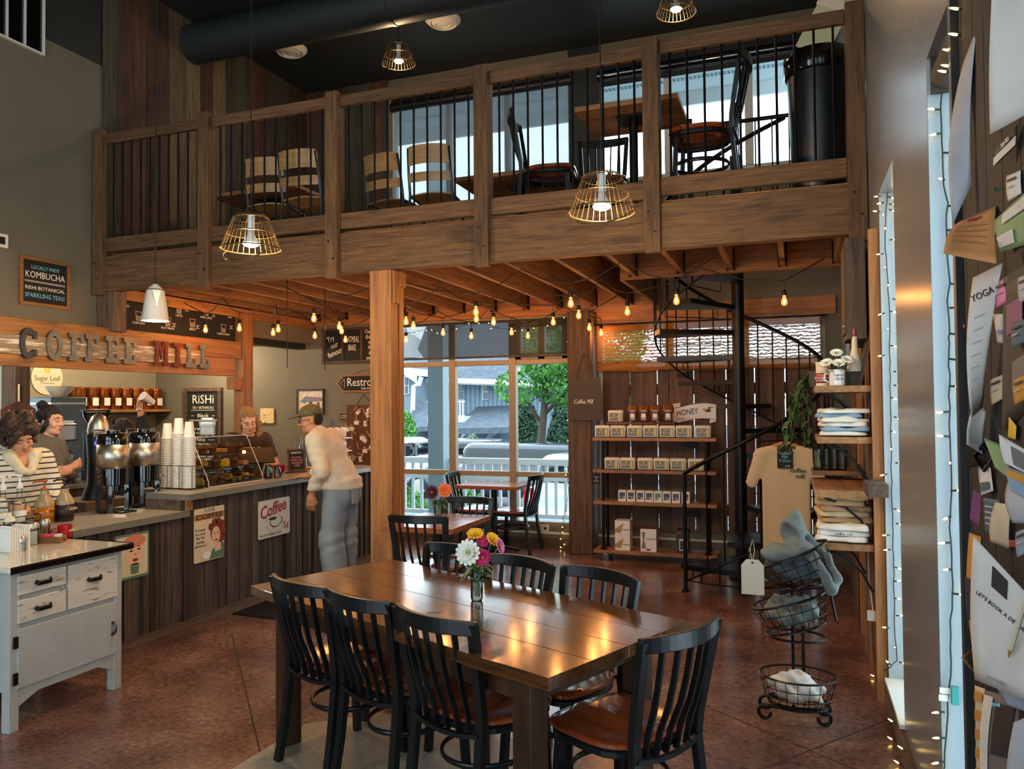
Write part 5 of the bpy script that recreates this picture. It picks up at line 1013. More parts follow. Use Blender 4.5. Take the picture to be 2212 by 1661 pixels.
# ================================================================ BARN PLANKS, BURLAP, RETAIL RACK
bp = struct(thing('wall_plank_screen', 'tall rough barn planks with daylight gaps behind the retail rack', 'planks')); del bp['category']
E_ = [1303,1362,1421,1447,1500,1570,1632,1698,1752,1800]; YP = YB-.06; q = random.Random(8)
for a, c in zip(E_[:-1], E_[1:]):
    x0, x1 = py(a, 950, YP).x+.004, py(c, 950, YP).x-.004
    B().box(x0, x1, 0, q.uniform(.022,.032), .26, 2.06).obj('plank', 'plank_warm', bp, (0, YP, 0), bev=.003)
for z_ in (.45, 1.75): B().box(py(1303,900,YP).x, .30, .034, .055, z_, z_+.12).obj('batten', 'barn_x', bp, (0, YP, 0))
for x_, y_ in ((1490,810),(1500,960),(1505,1110)): p = py(x_, y_, YP-.01); B().prism([(-.14,-.012),(.04,-.05),(.04,.05),(-.14,.012)], .008, frameM(p,(1,0,0),UV)).obj('strap_hinge', 'iron', bp)
def drape(x0, x1, z0, z1, Y, amp=.012, sag=.02):
    return lambda u, v: (x0+(x1-x0)*u, Y+amp*math.sin(u*23+v*4)*(.3+v)+.006*math.sin(u*61), z1+(z0-z1)*v-sag*v*math.sin(u*9)**2)
t = thing('burlap_curtain', 'orange-brown burlap curtain over the plank screen', 'curtain'); XA, XB2 = py(1288,700,YB-.12).x, py(1775,700,YB-.12).x
B().sheet(drape(XA, XB2, 2.115, 2.46, YB-.115), 60, 8, .001).obj('open_weave', 'burlap_open', t, smooth=True); B().sheet(drape(XA, XB2, 2.02, 2.118, YB-.113), 60, 4, .001).obj('hem', 'burlap', t, smooth=True); B().sheet(drape(XA, XB2, 2.458, 2.535, YB-.115, .006, 0), 60, 3, .001).obj('heading', 'burlap', t, smooth=True); B().cyl((XA-.04,YB-.1,2.54),(XB2+.04,YB-.1,2.54),.012,n=8).obj('rod', 'iron', t)
struct(B().box(-2.1, .40, YB-.05, YB-.004, 2.56, 2.75).obj('trim_4', 'pine_x'), 'pine valance board above the burlap')
# rack
YF = 8.06; RX0, RX1 = py(1282,1183,YF).x, py(1550,1183,YF).x
rk = thing('retail_rack', 'wheeled pipe rack with wooden shelves of coffee bags', 'shelving', (0,0,0)); ZS = []
for i, (ya, yb) in enumerate(((1187,1202),(1082,1096),(1014,1022),(945,952))):
    z_ = py(1290, ya, YF).z; ZS.append(z_); B().box(RX0, RX1, YF, YF+.30, z_-.035, z_).obj('shelf', 'shelf_x', rk, bev=.003)
zt = py(1310,912,YF+.1).z; B().box(py(1307,912,YF).x, py(1455,912,YF).x, YF+.06, YF+.24, zt-.02, zt).obj('top_shelf', 'barn_x', rk)
for x_ in (RX0+.1, RX1-.1):
    for y_ in (YF+.05, YF+.25): B().cyl((x_,y_,.1),(x_,y_,ZS[3]-.036),.0165,n=10).obj('pipe', 'black_metal', rk, smooth='auto'); B().lathe([(.04,0),(.04,.008),(.02,.012),(.02,.03)], 14, (x_,y_,ZS[0])).obj('flange', 'black_metal', rk)
    for y_ in (YF+.06, YF+.24): B().cyl((x_+.02,y_-.012,.035),(x_+.02,y_+.012,.035),.035,n=14).obj('caster_wheel', 'steel_dark', rk); B().box(x_+.005,x_+.035,y_-.018,y_+.018,.06,ZS[0]-.036).obj('caster_fork', 'steel', rk)
for x_ in (py(1330,900,YF).x, py(1440,900,YF).x): B().cyl((x_,YF+.15,ZS[3]),(x_,YF+.15,zt-.02),.01,n=8).obj('riser', 'black_metal', rk)
plain('bag_paper', '#d8d2c2', .5); plain('bag_label', '#6f7468', .5); plain('bag_stripe', '#c9b76a', .5); plain('pouch_brown', '#6b4022', .25, coat=.4, var=.3, scale=60)
def coffee_bag():
    t = thing('coffee_bag', 'x', 'coffee bag'); f = Field((-.1,-.07,0),(.1,.07,.15),.008); f.rbox((0,0,.06),(.079,.04,.06),.012).rbox((0,0,.105),(.076,.014,.018),.006,k=.03); o = f.obj('bag', 'bag_paper', t)
    B().box(-.064,.066,-.0415,-.0405,.016,.1).obj('label', 'bag_label', t); B().box(.034,.058,-.0422,-.0416,.02,.093).obj('stripe', 'bag_stripe', t); B().cyl((-.012,-.0422,.08),(-.012,-.0416,.08),.011,n=12).obj('leaf_mark', 'leaf_gold', t); text('Sugar Leaf', .02, 'cream', t, frameM((-.012,-.0424,.055),(1,0,0),UV), width=.08)
    return t
cb0 = coffee_bag(); nb_ = 0
def bag_row(ps, z, Y, lab):
    global nb_
    for x_ in ps:
        loc = (py(x_, 930, Y).x, Y+.045, z)
        if nb_ == 0: cb0.location = loc; cb0['label'] = lab; cb0['group'] = 'white coffee bags on the retail rack'
        else: dup(cb0, loc, random.uniform(-.06,.06), lab, 'white coffee bags on the retail rack')
        nb_ += 1
bag_row([1300,1334,1370,1405,1441,1477,1518], ZS[3], YF+.02, 'white coffee bag with grey label on the upper full-width rack shelf')
bag_row([1320,1354,1392,1427,1463,1502], ZS[2], YF+.02, 'white coffee bag with grey label on the rack shelf under the top row')
bag_row([1329], zt, YF+.07, 'single white coffee bag beside the brown pouches on the small top shelf')
pp = None
for x_ in (1365,1389,1414,1442):
    loc = (py(x_,890,YF+.1).x, YF+.15, zt)
    if pp is None:
        pp = thing('granola_pouch', 'clear-topped pouch of brown granola on the small top shelf', 'pouch', loc, group='granola pouches'); f = Field((-.08,-.06,0),(.08,.06,.2),.008); f.rbox((0,0,.07),(.045,.032,.07),.02).rbox((0,0,.15),(.05,.008,.03),.004,k=.06); f.obj('pouch', 'pouch_brown', pp); B().box(-.022,.022,-.0345,-.0335,.05,.09).obj('label', 'white', pp)
    else: dup(pp, loc)
plain('box_white', '#dcd9d0', .5); plain('box_navy', '#39465f', .5); plain('box_red', '#8d3a35', .5); plain('box_green', '#5d8060', .5)
for i, x_ in enumerate((1344,1363,1383,1402,1421,1440,1460,1481)):
    t = thing('pod_box', ['small white coffee box with navy star print on the rack','small white coffee box with blue mountain print on the rack','small white coffee box with green hill print on the rack'][2 if i == 4 else 1 if i in (1,5) else 0], 'box', (py(x_,1080,YF+.05).x, YF+.05, ZS[1]), group='small white boxes on the rack'); B().box(-.041,.041,0,.1,0,.115).obj('carton', 'box_white', t); c_ = 'box_green' if i == 4 else 'box_navy'
    B().box(-.03,.03,-.001,-.0002,.05,.095).obj('print', c_, t); B().box(-.03,.005,-.0012,-.0002,.025,.047).obj('print', c_, t)
    if i != 4: B().cyl((.018,-.0016,.038),(.018,-.0003,.038),.011,n=5).obj('star', 'box_red' if i not in (1,5) else c_, t)
plain('box_tan', '#a8814e', .6); plain('box_maroon', '#6b1f24', .5)
for lab, x_, z_, w_, h_, k_ in (('white filter box with tan cone print, lower of two stacked on the rack',1344,0,.16,.155,0),('white filter box with tan cone print, upper of two stacked on the rack',1344,.156,.16,.155,0),('tall white box with a glass coffee maker print on the rack',1400,0,.165,.235,1),('dark box with a French press print on the rack',1473,0,.12,.24,2)):
    t = thing('carton_box', lab, 'box', (py(x_,1150,YF+.03).x, YF+.04, ZS[0]+z_)); B().box(-w_/2,w_/2,0,.14,0,h_).obj('carton', 'label_dark' if k_ == 2 else 'box_white', t)
    if k_ == 0: B().prism([(-w_/2,.03),(-.02,.02),(.015,.13),(-w_/2,.06)], .001, frameM((0,-.0002,0),(1,0,0),UV)).obj('print', 'box_tan', t); text('CHEMEX', .022, 'tin_ink', t, frameM((.035,-.0015,.06),(1,0,0),UV))
    elif k_ == 1:
        B().prism([(-.07,.2),(-.03,.2),(-.045,.12),(-.02,.03),(-.075,.03),(-.055,.12)], .001, frameM((0,-.0002,0),(1,0,0),UV)).obj('print', 'bag_label', t); text('CHEMEX', .026, 'tin_ink', t, frameM((.03,-.0015,.13),(1,0,0),UV)); B().box(-.02,.02,-.0012,-.0002,.01,.03).obj('print', 'box_maroon', t); B().box(-w_/2,w_/2,.0,.14,h_+.0002,h_+.002).obj('lid', 'box_maroon', t)
    else: B().box(-.03,.035,-.0012,-.0002,.03,.15).obj('print', 'bag_white', t); B().box(-.022,.027,-.0016,-.0013,.04,.13).obj('print', 'label_dark', t); B().box(-.045,-.005,-.0012,-.0002,.2,.215).obj('print', 'tin_red', t); B().tube([(.035,-.001,.14),(.05,-.001,.13),(.05,-.001,.06),(.035,-.001,.05)], .003, 4).obj('print', 'bag_white', t)
t = thingM('price_tag', 'little black chalk tag hung at the rack end', 'tag', frameM((RX0+.04, YF-.002, ZS[2]-.09), (1,0,0), UV)); B().prism([(-.04,-.06),(.04,-.06),(.04,.035),(0,.06),(-.04,.035)], .004).obj('slate', 'board_black', t); text('Travel\nin\nStyle!', .022, 'chalk', t, Tm(0,-.01,.0045)); B().tube([(0,.055,.002),(0,.09,.002)], .002, 4).obj('string', 'cord', t)
# honey banner
p = py(1500, 895, YP-.02); t = thingM('honey_sign', 'white ribbon shaped sign reading HONEY FOR SALE with a bee', 'sign', frameM(p, (1,0,0), UV) @ Matrix.Scale(1.14,4)); plain('sign_white', '#d9d6cc', .6); plain('bee_orange', '#c07a3c', .6)
bn = lambda u: .028*math.sin(u*math.pi*1.1-.9)
po = [(-.2+.4*i/16, -.065+bn(i/16)) for i in range(17)]+[(-.2+.4*i/16, .075+bn(i/16)) for i in range(16,-1,-1)]
B().prism([(x_*1.03, y_*1.1) for x_, y_ in po], .006).obj('border', 'tin_ink', t); B().prism(po, .003, Tm(0,0,.006)).obj('ribbon', 'sign_white', t)
for a, c in (((-.2,.06),(-.13,.11)),((.2,-.02),(.14,-.085))): B().prism([(a[0],a[1]),(c[0],a[1]-.01),(c[0],c[1]),(a[0],c[1]-.01)] if a[0] < 0 else [(c[0],c[1]),(a[0],c[1]+.02),(a[0],a[1]),(c[0],a[1]-.03)], .005, Tm(0,0,-.003)).obj('curl', 'sign_white', t)
text('HONEY', .075, 'tin_ink', t, Tm(-.065,.02,.0095) @ Matrix.Rotation(.12,4,'Z'), width=.2, bold=.001); text('FOR SALE', .042, 'tin_red', t, Tm(-.07,-.05,.0095), width=.19)
flat(t, disc(.125,.035,.03,.016,12,.5), 'tin_ink', .0095); flat(t, disc(.095,.045,.022,.009,10), 'bee_orange', .0102); flat(t, disc(.155,.065,.022,.009,10), 'bee_orange', .0102); flat(t, disc(.138,.058,.012,.012,10), 'tin_ink', .0105)
B().tube([(-.19,.075,.003),(0,.155,.003),(.1,.2,.003)], .002, 4).obj('string', 'frame_oak', t)
# tote bag on the rough post
p = py(1263, 862, YB-.30); t = thingM('tote_bag', 'grey-brown canvas tote bag hung on the rough post', 'bag', frameM(p, (1,0,0), UV)); plain('canvas_brown', '#4c443a', .9, bump=.2, scale=120)
B().sheet(lambda u, v: (-.185+.37*u+.006*math.sin(v*5), -.235+.47*v, .012*math.sin(u*math.pi)*math.sin(v*math.pi)+.01), 12, 12, .018).obj('bag', 'canvas_brown', t, smooth='auto'); 
for s_ in (0, .012): B().tube([(-.09,.23,.01+s_),(-.07,.34,.015+s_),(-.015,.49,.012),(.02,.49,.012),(.06,.36,.015+s_),(.09,.23,.01+s_)], .012, 4, flat=(1,.25)).obj('handle', 'canvas_brown', t)
text('Coffee Mill', .07, 'chalk', t, Tm(-.01,-.03,.026), width=.22, shear=.25); text('FREELAND, WA', .016, 'chalk', t, Tm(0,-.08,.026)) if False else None
B().cyl((0,.5,-.02),(0,.5,.025),.006,n=6).obj('nail', 'iron', t)

# ================================================================ SPIRAL STAIR
SX, SY, SR = -.50, 7.62, .78; N_T = 13; RISE = 3.05/N_T; A0 = R_(236); DA = R_(33)
ss = thing('spiral_staircase', 'black metal spiral staircase rising to the loft', 'staircase', (SX, SY, 0)); B().cyl((0,0,0),(0,0,4.0),.057,n=20).obj('centre_pole', 'black_metal', ss, smooth='auto'); B().lathe([(.12,0),(.12,.015),(.06,.03)], 20).obj('base_plate', 'black_metal', ss)
tr = B(); hw = DA*.62; ptsT = [(.05*math.cos(-hw*.4),.05*math.sin(-hw*.4))]+[(SR*math.cos(-hw+2*hw*i/5), SR*math.sin(-hw+2*hw*i/5)) for i in range(6)]+[(.05*math.cos(hw*.4),.05*math.sin(hw*.4))]
tr.prism(ptsT, .006, Tm(0,0,-.006)).prism([(x_*.99,y_*.985) for x_, y_ in ptsT[:2]]+[(ptsT[1][0]*.96,ptsT[1][1]*.9+.01),(.06,-.005)], .045, Tm(0,0,-.05)) if False else tr.prism(ptsT, .045, Tm(0,0,-.045))
bal = rl = None; hel = []; hand = []
for k in range(1, N_T+1):
    a = A0+DA*(k-.5); z_ = RISE*k
    if k < N_T:
        o = tr.obj('tread', 'black_metal', ss, (0,0,z_), (0,0,a)) if k == 1 else clone(tp_, ss, (0,0,z_), (0,0,a))
        if k == 1: tp_ = o
        g0 = B().tube([(.15,-.11,-.045),(.15,-.11,-.12),(SR*.9,-.17,-.12),(SR*.9,-.17,-.045)], .006, 4).obj('riser_bar', 'black_metal', ss, (0,0,z_), (0,0,a)) if k == 1 else clone(rb_, ss, (0,0,z_), (0,0,a))
        if k == 1: rb_ = g0
    for j in range(3):
        aa = a+DA*(j-1)/3; zb = z_+RISE*(j-1)/3*.0
        if k == 1 and j == 0: continue
        zz = RISE*((aa-A0)/DA+.5)
        if bal is None: bal = B().cyl((0,0,-.03),(0,0,.9),.0075,n=8).obj('baluster', 'black_metal', ss, (SR*math.cos(aa), SR*math.sin(aa), zz)); 
        else: clone(bal, ss, (SR*math.cos(aa), SR*math.sin(aa), zz))
NH = 90; aN = A0+DA*N_T
hand = [(SR*math.cos(A0+(aN-A0)*i/NH), SR*math.sin(A0+(aN-A0)*i/NH), RISE*.5+3.05*i/NH+.92) for i in range(NH+1)]; hand[0] = (hand[0][0], hand[0][1], 1.03)
B().tube(hand, .019, 8).obj('handrail', 'black_metal', ss, smooth=True)
B().tube([(SR*math.cos(A0+(aN-A0)*i/NH), SR*math.sin(A0+(aN-A0)*i/NH), RISE*.5+3.05*i/NH-.03) for i in range(NH+1)], .009, 6).obj('stringer', 'black_metal', ss, smooth=True)
B().cyl((SR*math.cos(A0),SR*math.sin(A0),0),(SR*math.cos(A0),SR*math.sin(A0),1.03),.017,n=10).obj('newel_post', 'black_metal', ss, smooth='auto'); B().box(-.03,.03,-.05,.05,0,.012).obj('newel_foot', 'black_metal', ss, (SR*math.cos(A0),SR*math.sin(A0),0))
B().tube([(SR*math.cos(A0+DA*2.2*i/10), SR*math.sin(A0+DA*2.2*i/10), .1) for i in range(11)], .007, 5).obj('floor_rail', 'black_metal', ss)
for i in range(1, 6): a = A0+DA*2.2*i/6; B().cyl((SR*math.cos(a),SR*math.sin(a),.1),(SR*math.cos(a),SR*math.sin(a),RISE*((a-A0)/DA+.5)),.0075,n=6).obj('baluster', 'black_metal', ss)
B().box(-.9,.9,-.94,-.3,3.01,3.05).obj('landing', 'black_metal', ss) if False else B().prism([(-.9,-.88),(.0,-.88),(.0,-.05),(-.35,-.05),(-.75,-.3)], .03, Tm(0,0,3.02)).obj('landing', 'black_metal', ss)
# loft stairwell guard rail
t = thing('stairwell_rail', 'black metal guard rail round the loft stairwell', 'railing', (0,6.62,0)); B().cyl((-.8,0,3.98),(.40,0,3.98),.018,n=8).obj('rail', 'black_metal', t); B().cyl((-.8,0,3.2),(.40,0,3.2),.01,n=8).obj('rail', 'black_metal', t)
for x_ in (-.8,.38): B().box(x_-.02,x_+.02,-.02,.02,3.08,4.05).obj('post', 'black_metal', t)
for i in range(1,9): B().cyl((-.8+1.18*i/9,0,3.2),(-.8+1.18*i/9,0,3.98),.006,n=6).obj('baluster', 'black_metal', t)
# ================================================================ SIDE WALL SHELVES
YS0 = 4.78; wl = struct(thing('wall_right_boards', 'upright timber boards lining the side wall by the shelves', 'boards')); del wl['category']; q = random.Random(17); y = 4.80
while y < 6.9:
    w = q.uniform(.08, .17); B().box(-q.uniform(.02,.045), 0, 0, w-.006, 0, 2.55).obj('board', q.choice(['barn_z','plank_pale','plank_warm','pine_z']), wl, (XR-.001, y, 0)); y += w
B().box(-.05, 0, -.045, 0, 0, 2.62).obj('edge_post', 'pine_z', wl, (XR-.002, 4.79, 0))
XS = XR-.052
def wall_shelf(yline, xl, d, mat='shelf_y', t=.038, y0=YS0):
    z_ = px(1898, yline, XS).z; x0 = py(xl, yline, y0).x
    s_ = thing('wall_shelf', 'x', 'shelf', (0,0,0)); B().box(x0, XS, y0, y0+d, z_-t, z_).obj('board', mat, s_, bev=.004)
    for yy in (y0+.08, y0+d-.1): B().tube([(XS-.004,yy,z_-t-.24),(XS-.06,yy,z_-t-.13),(XS-.16,yy,z_-t-.04),(x0+.05,yy,z_-t-.006)], .009, 4).obj('bracket', 'iron', s_)
    return s_, z_, x0
S1, Z1, X1 = wall_shelf(828, 1760, .55); S1['label'] = 'top wooden wall shelf with the flower mug and trailing plant'
S2, Z2, X2 = wall_shelf(951, 1765, .55); S2['label'] = 'wooden wall shelf carrying folded blue and white shirts'
S3, Z3, X3 = wall_shelf(1075, 1760, .8, t=.045); S3['label'] = 'thick wooden wall shelf above the folded tan shirts'
S4, Z4, X4 = wall_shelf(1196, 1765, .7); S4['label'] = 'lowest wooden wall shelf with folded white printed shirts'
z5 = py(1760,1020,5.3).z; s5 = thing('wall_shelf', 'small wooden shelf with clear drinking glasses', 'shelf'); B().box(py(1755,1025,5.25).x, XS, 5.42, 5.75, z5-.03, z5).obj('board', 'shelf_x', s5, bev=.003); B().tube([(XS,5.6,z5-.2),(XS-.05,5.6,z5-.1),(XS-.15,5.6,z5-.035)], .008, 4).obj('bracket', 'iron', s5)
tag(B().box(.345, .447, 4.46, 4.74, px(1895,1092,.36).z, px(1895,1062,.36).z).obj('timber_offcut', 'barn_y', bev=.004), 'sawn timber block jutting from the side wall by the shelves', 'timber block')
# mug with flowers
plain('mug_white', '#d8d5cd', .2, coat=.4)
t = thing('flower_mug', 'white mug printed SUPPORT LOCAL holding white flowers', 'mug', (py(1808,828,YS0+.1).x, YS0+.1, Z1)); B().shell([(.038,0),(.042,.004),(.043,.095)], .004, 24).obj('mug', 'mug_white', t, smooth='auto'); B().tube([(-.04,-.008,.075),(-.065,-.01,.07),(-.068,-.01,.035),(-.04,-.008,.02)], .0065, 6).obj('handle', 'mug_white', t, smooth=True); text('SUPPORT', .016, 'tin_ink', t, frameM((.012,-.0432,.06),(1,.3,0),UV)); text('LOCAL', .018, 'tin_ink', t, frameM((.012,-.0432,.04),(1,.3,0),UV))
q = random.Random(31)
for c in ((-.055,.0,.135),(.0,.0,.19),(.055,.0,.15),(.01,-.02,.13)): bloom(t, c, (c[0]*4, -.6, .7), .038, 'petal_white', 4, 14)
for i in range(26):
    a = q.uniform(0,6.28); b = B(); leaf(b, (0,0,.08), (math.cos(a), math.sin(a), q.uniform(.2,1.2)), q.uniform(.09,.16), .007, q.uniform(.1,.6)); b.obj('leaf', q.choice(['leaf_green','leaf_pale']), t, smooth=True)
t = thing('coffee_tin', 'red and cream coffee tin behind the flower mug', 'tin', (py(1779,828,YS0+.2).x, YS0+.2, Z1)); B().lathe([(0,0),(.042,0),(.042,.13),(.044,.135),(.044,.145),(0,.145)], 20).obj('can', 'cream', t, smooth='auto'); B().lathe([(.0425,.02),(.0425,.08)], 20).obj('red_band', 'tin_red', t, smooth=True); text('Chase\n& Sanborn\nCOFFEE', .018, 'white', t, frameM((-.012,-.0432,.05),(1,0,0),UV))
t = thing('ceramic_bottle', 'tall cream ceramic bottle with brown base on the top shelf', 'bottle', (py(1848,828,YS0+.18).x, YS0+.18, Z1)); B().lathe([(0,0),(.045,0),(.05,.01),(.05,.085)], 20).obj('base', 'canvas_brown', t, smooth='auto'); B().lathe([(.05,.085),(.048,.1),(.03,.17),(.018,.22),(.016,.29),(.0,.29)], 20).obj('neck', 'cream', t, smooth='auto'); B().lathe([(0,.29),(.012,.29),(.016,.32),(.008,.35),(0,.35)], 12).obj('stopper', 'tin_red', t, smooth='auto')
t = tag(B().box(-.01,.01,-.12,.12,0,.34).obj('serving_board', 'slat_dark', None, (XS-.05, YS0+.25, Z1), (0,R_(13),0)), 'dark wooden board leaning on the wall above the top shelf', 'board')
B().cyl((-.011,0,.3),(.011,0,.3),.012,n=10).obj('hang_ring', 'iron', t)
t = thing('wall_cabinet', 'dark hanging wall cabinet above the shelves', 'cabinet', (0,0,0)); B().box(XR-.16, XS+.0, 4.95, 5.32, 2.02, 2.62).obj('body', 'slat_dark', t, bev=.004); B().box(XR-.168, XR-.161, 4.98, 5.29, 2.06, 2.58).obj('door', 'barn_z', t); B().cyl((XR-.18,5.0,2.1),(XR-.168,5.0,2.1),.012,n=10).obj('knob', 'steel', t)
# trailing pothos
t = thing('trailing_plant', 'trailing green pothos spilling off the top shelf', 'plant', (py(1768,820,YS0+.42).x, YS0+.42, Z1)); B().shell([(.05,0),(.055,.01),(.065,.1)], .005, 18).obj('pot', 'canvas_brown', t, smooth='auto'); q = random.Random(5)
for v in range(9):
    p = Vector((q.uniform(-.03,.02), q.uniform(-.04,.04), .1)); path = [p.copy()]; L_ = q.uniform(.3,.62); d = Vector((-.45, q.uniform(-.5,.5), .2)); 
    for k in range(12):
        d = (d+Vector((q.uniform(-.22,.2), q.uniform(-.25,.25), -.42))).normalized(); p = p+d*L_/12; path.append(p.copy())
    B().tube(path, .0025, 4).obj('vine', 'stem_green', t)
    for k in range(1, 13):
        b = B(); a = q.uniform(0,6.28); leaf(b, path[k], (math.cos(a), math.sin(a), q.uniform(-.6,.3)), q.uniform(.045,.075), q.uniform(.014,.022), .5); b.obj('leaf', 'leaf_green', t, smooth=True)
# folded clothing
plain('cloth_white', '#d6d0c4', .9); plain('cloth_tan', '#b08a62', .9); plain('cloth_sand', '#c8ad85', .9); plain('cloth_blue', '#7d97ab', .9); plain('cloth_grey', '#6c7370', .9); plain('cloth_slate', '#4f5a60', .9); plain('print_green', '#2c5c3c', .8)
def folded(label, loc, w, d, h, mat, seed, rz=0, group=None):
    q = random.Random(seed); ph = [q.uniform(0,6.28) for _ in range(8)]
    f = Field((-w/2-.04,-d/2-.04,-.004),(w/2+.04,d/2+.04,h+.03),.011); f.rbox((0,0,h/2),(w/2,d/2,h/2),h*.45,k=.0); f.rbox((0,-d/2+.02,h*.5),(w*.47,.025,h*.5),h*.48,k=.02)
    f.fn(lambda g: .006*np.sin(g[...,0]*38+ph[0])*np.sin(g[...,1]*31+ph[1])+.005*np.sin(g[...,0]*15+g[...,1]*22+ph[2])-.002)
    o = f.obj('folded_shirt', mat); tag(o, label, 'shirt', group); o.location = loc; o.rotation_euler = (0,0,rz); return o
xs = (X2+XS)/2-.0
q = random.Random(77)
for i, m_ in enumerate(['cloth_white','cloth_blue','cloth_white','cloth_white','cloth_blue','cloth_white']): folded('folded %s shirt, layer %s of the pile under the flower shelf' % ({'cloth_white':'white','cloth_blue':'blue'}[m_], ['lowest','second','third','fourth','fifth','top'][i]), (xs+q.uniform(-.012,.012), YS0+.2+q.uniform(-.02,.02), Z2+.0005+.0255*i), .25, .31, .026, m_, i, q.uniform(-.1,.1), 'folded shirts on the upper shelf')
for i, m_ in enumerate(['cloth_white','cloth_white','cloth_white','cloth_tan','cloth_sand','cloth_tan','cloth_tan','cloth_sand']):
    o = folded('folded %s shirt, layer %s of the pile on the lowest shelf' % ({'cloth_white':'white','cloth_tan':'tan','cloth_sand':'sand'}[m_], ['lowest','second','third','fourth','fifth','sixth','seventh','top'][i]), ((X4+XS)/2+q.uniform(-.012,.012)-.0, YS0+.2+(.05 if i > 2 else 0)+q.uniform(-.02,.02), Z4+.0005+.033*i), .27, .33, .034, m_, 20+i, q.uniform(-.1,.1), 'folded shirts on the lowest shelf')
    if i == 2: text('coffee\nmill', .05, 'print_green', o, Tm(-.05,-.1,.0415) @ Matrix.Rotation(-1.2,4,'Z'), ext=.0003)
    if i == 1: text('coffee mill', .022, 'print_green', o, frameM((-.0,-.178,.018),(1,0,0),UV), ext=.0003)
    if i == 5: text('coffee', .026, 'print_green', o, frameM((.03,-.178,.018),(1,0,0),UV), ext=.0003)
gl = None
for i in range(7):
    x_, y_ = py(1768+17*(i % 4), 1010, 5.5).x, 5.50+.09*(i//4)
    if gl is None: gl = tag(B().shell([(.026,0),(.03,.006),(.036,.13)], .002, 16).obj('drinking_glass', 'jar_glass', None, (x_,y_,z5), smooth='auto'), 'tall clear drinking glass on the small wall shelf', 'glass', 'drinking glasses on the small shelf')
    else: dup(gl, (x_, y_, z5))
# shirt on hanger from the stair rail
t = thing('hanging_tshirt', 'sand coloured T-shirt with small green print on a wooden hanger', 'T-shirt', (-.085, 6.66, 0)); t.rotation_euler = (0,0,R_(-3)); zt_ = py(1695,968,6.66).z
sil = [(-.13,0),(-.06,.028),(.06,.028),(.13,0),(.20,-.03),(.335,-.30),(.265,-.335),(.225,-.25),(.215,-.5),(.222,-.86),(-.222,-.86),(-.215,-.5),(-.225,-.25),(-.265,-.335),(-.335,-.30),(-.20,-.03)]
sil = [(x_*.88, z_*.98) for x_, z_ in sil]
f = Field((-.34,-.05,zt_-.9),(.34,.05,zt_+.06),.010)
f.rbox((0,0,zt_-.42),(.185,.014,.42),.012,k=.0); f.path([(-.11,0,zt_-.015),(-.19,0,zt_-.06),(-.265,0,zt_-.28)],[.03,.055,.05],k=.03,sq=(1,.38,1)); f.path([(.11,0,zt_-.015),(.19,0,zt_-.06),(.265,0,zt_-.28)],[.03,.055,.05],k=.03,sq=(1,.38,1)); f.cone((-.12,0,zt_-.012),(.12,0,zt_-.012),.022,k=.03,sq=(1,.7,1)); f.ell((0,-.03,zt_+.02),(.07,.06,.05),k=.01,cut=True)
f.rbox((0,0,zt_-.9),(.4,.1,.045),.001,k=.001,cut=True); f.fn(lambda g: .004*np.sin(g[...,0]*34)*np.clip((zt_-g[...,2])*1.3,0,1))
f.obj('shirt', 'cloth_sand', t, relax=2); B().tube([(-.17,0,zt_-.045),(-.08,0,zt_+.02),(0,0,zt_+.045),(.08,0,zt_+.02),(.17,0,zt_-.045)], .014, 6, flat=(.6,1.2)).obj('hanger', 'pine_x', t); B().tube([(0,0,zt_+.05),(0,0,zt_+.09),(.02,.01,zt_+.12),(.0,.03,zt_+.145),(-.02,.02,zt_+.13)], .003, 5).obj('hook', 'steel', t); text('coffee\n  mill', .048, 'print_green', t, frameM((.095,-.027,zt_-.2),(1,0,0),UV), bold=.001)
B().tube([(-.02,.02,zt_+.13),(-.02,.05,zt_+.3),(.0,.08,zt_+.42)], .004, 4).obj('strap', 'cord', t)
t = thingM('shirt_tag', 'black chalk price tag pinned on the hanging shirt', 'tag', frameM((-.09, 6.625, zt_-.06), (1,0,0), UV)); B().prism([(-.058,-.10),(.058,-.10),(.058,.06),(.035,.085),(-.035,.085),(-.058,.06)], .004).obj('slate', 'board_black', t); text('"Coffee"\nMill\nT-Shirt', .032, 'chalk_blue', t, Tm(0,-.01,.0045)); text('$ 20', .02, 'chalk', t, Tm(.02,-.082,.0045)); B().tube([(0,.07,.002),(0,.11,.001)], .002, 4).obj('string', 'cord', t)
# ---- tiered basket stand with caps and shirts
BX, BY = py(1713,1400,4.28).x, 4.28; t = thing('basket_stand', 'black iron three tier basket stand by the shelves', 'stand', (BX, BY, 0)); zp = [py(1712, y_, 4.28).z for y_ in (1140, 1250, 1375, 1500)]
B().cyl((0,-.0,.07),(0,0,zp[0]),.009,n=8).obj('pole', 'black_metal', t); B().cyl((.05,.14,.05),(.05,.14,zp[0]-.1),.009,n=8).obj('pole', 'black_metal', t); B().tube([(0,0,zp[0]-.01),(.02,.06,zp[0]+.02),(.05,.14,zp[0]-.1)], .008, 5).obj('pole_top', 'black_metal', t)
def scroll(s): return [(s*(.145+.03*math.sin(a)), 0, .05-.0+.032*math.cos(a)) for a in [math.pi*i/8 for i in range(0,13)]]
for yy in (0, .14): B().tube([*reversed([(p[0],yy,max(p[2]-.005,.012)) for p in scroll(-1)]), (-.07,yy,.075), (0,yy,.07), (.07,yy,.075), *[(p[0],yy,max(p[2]-.005,.012)) for p in scroll(1)]], .0095, 6).obj('scroll_foot', 'black_metal', t, smooth=True)
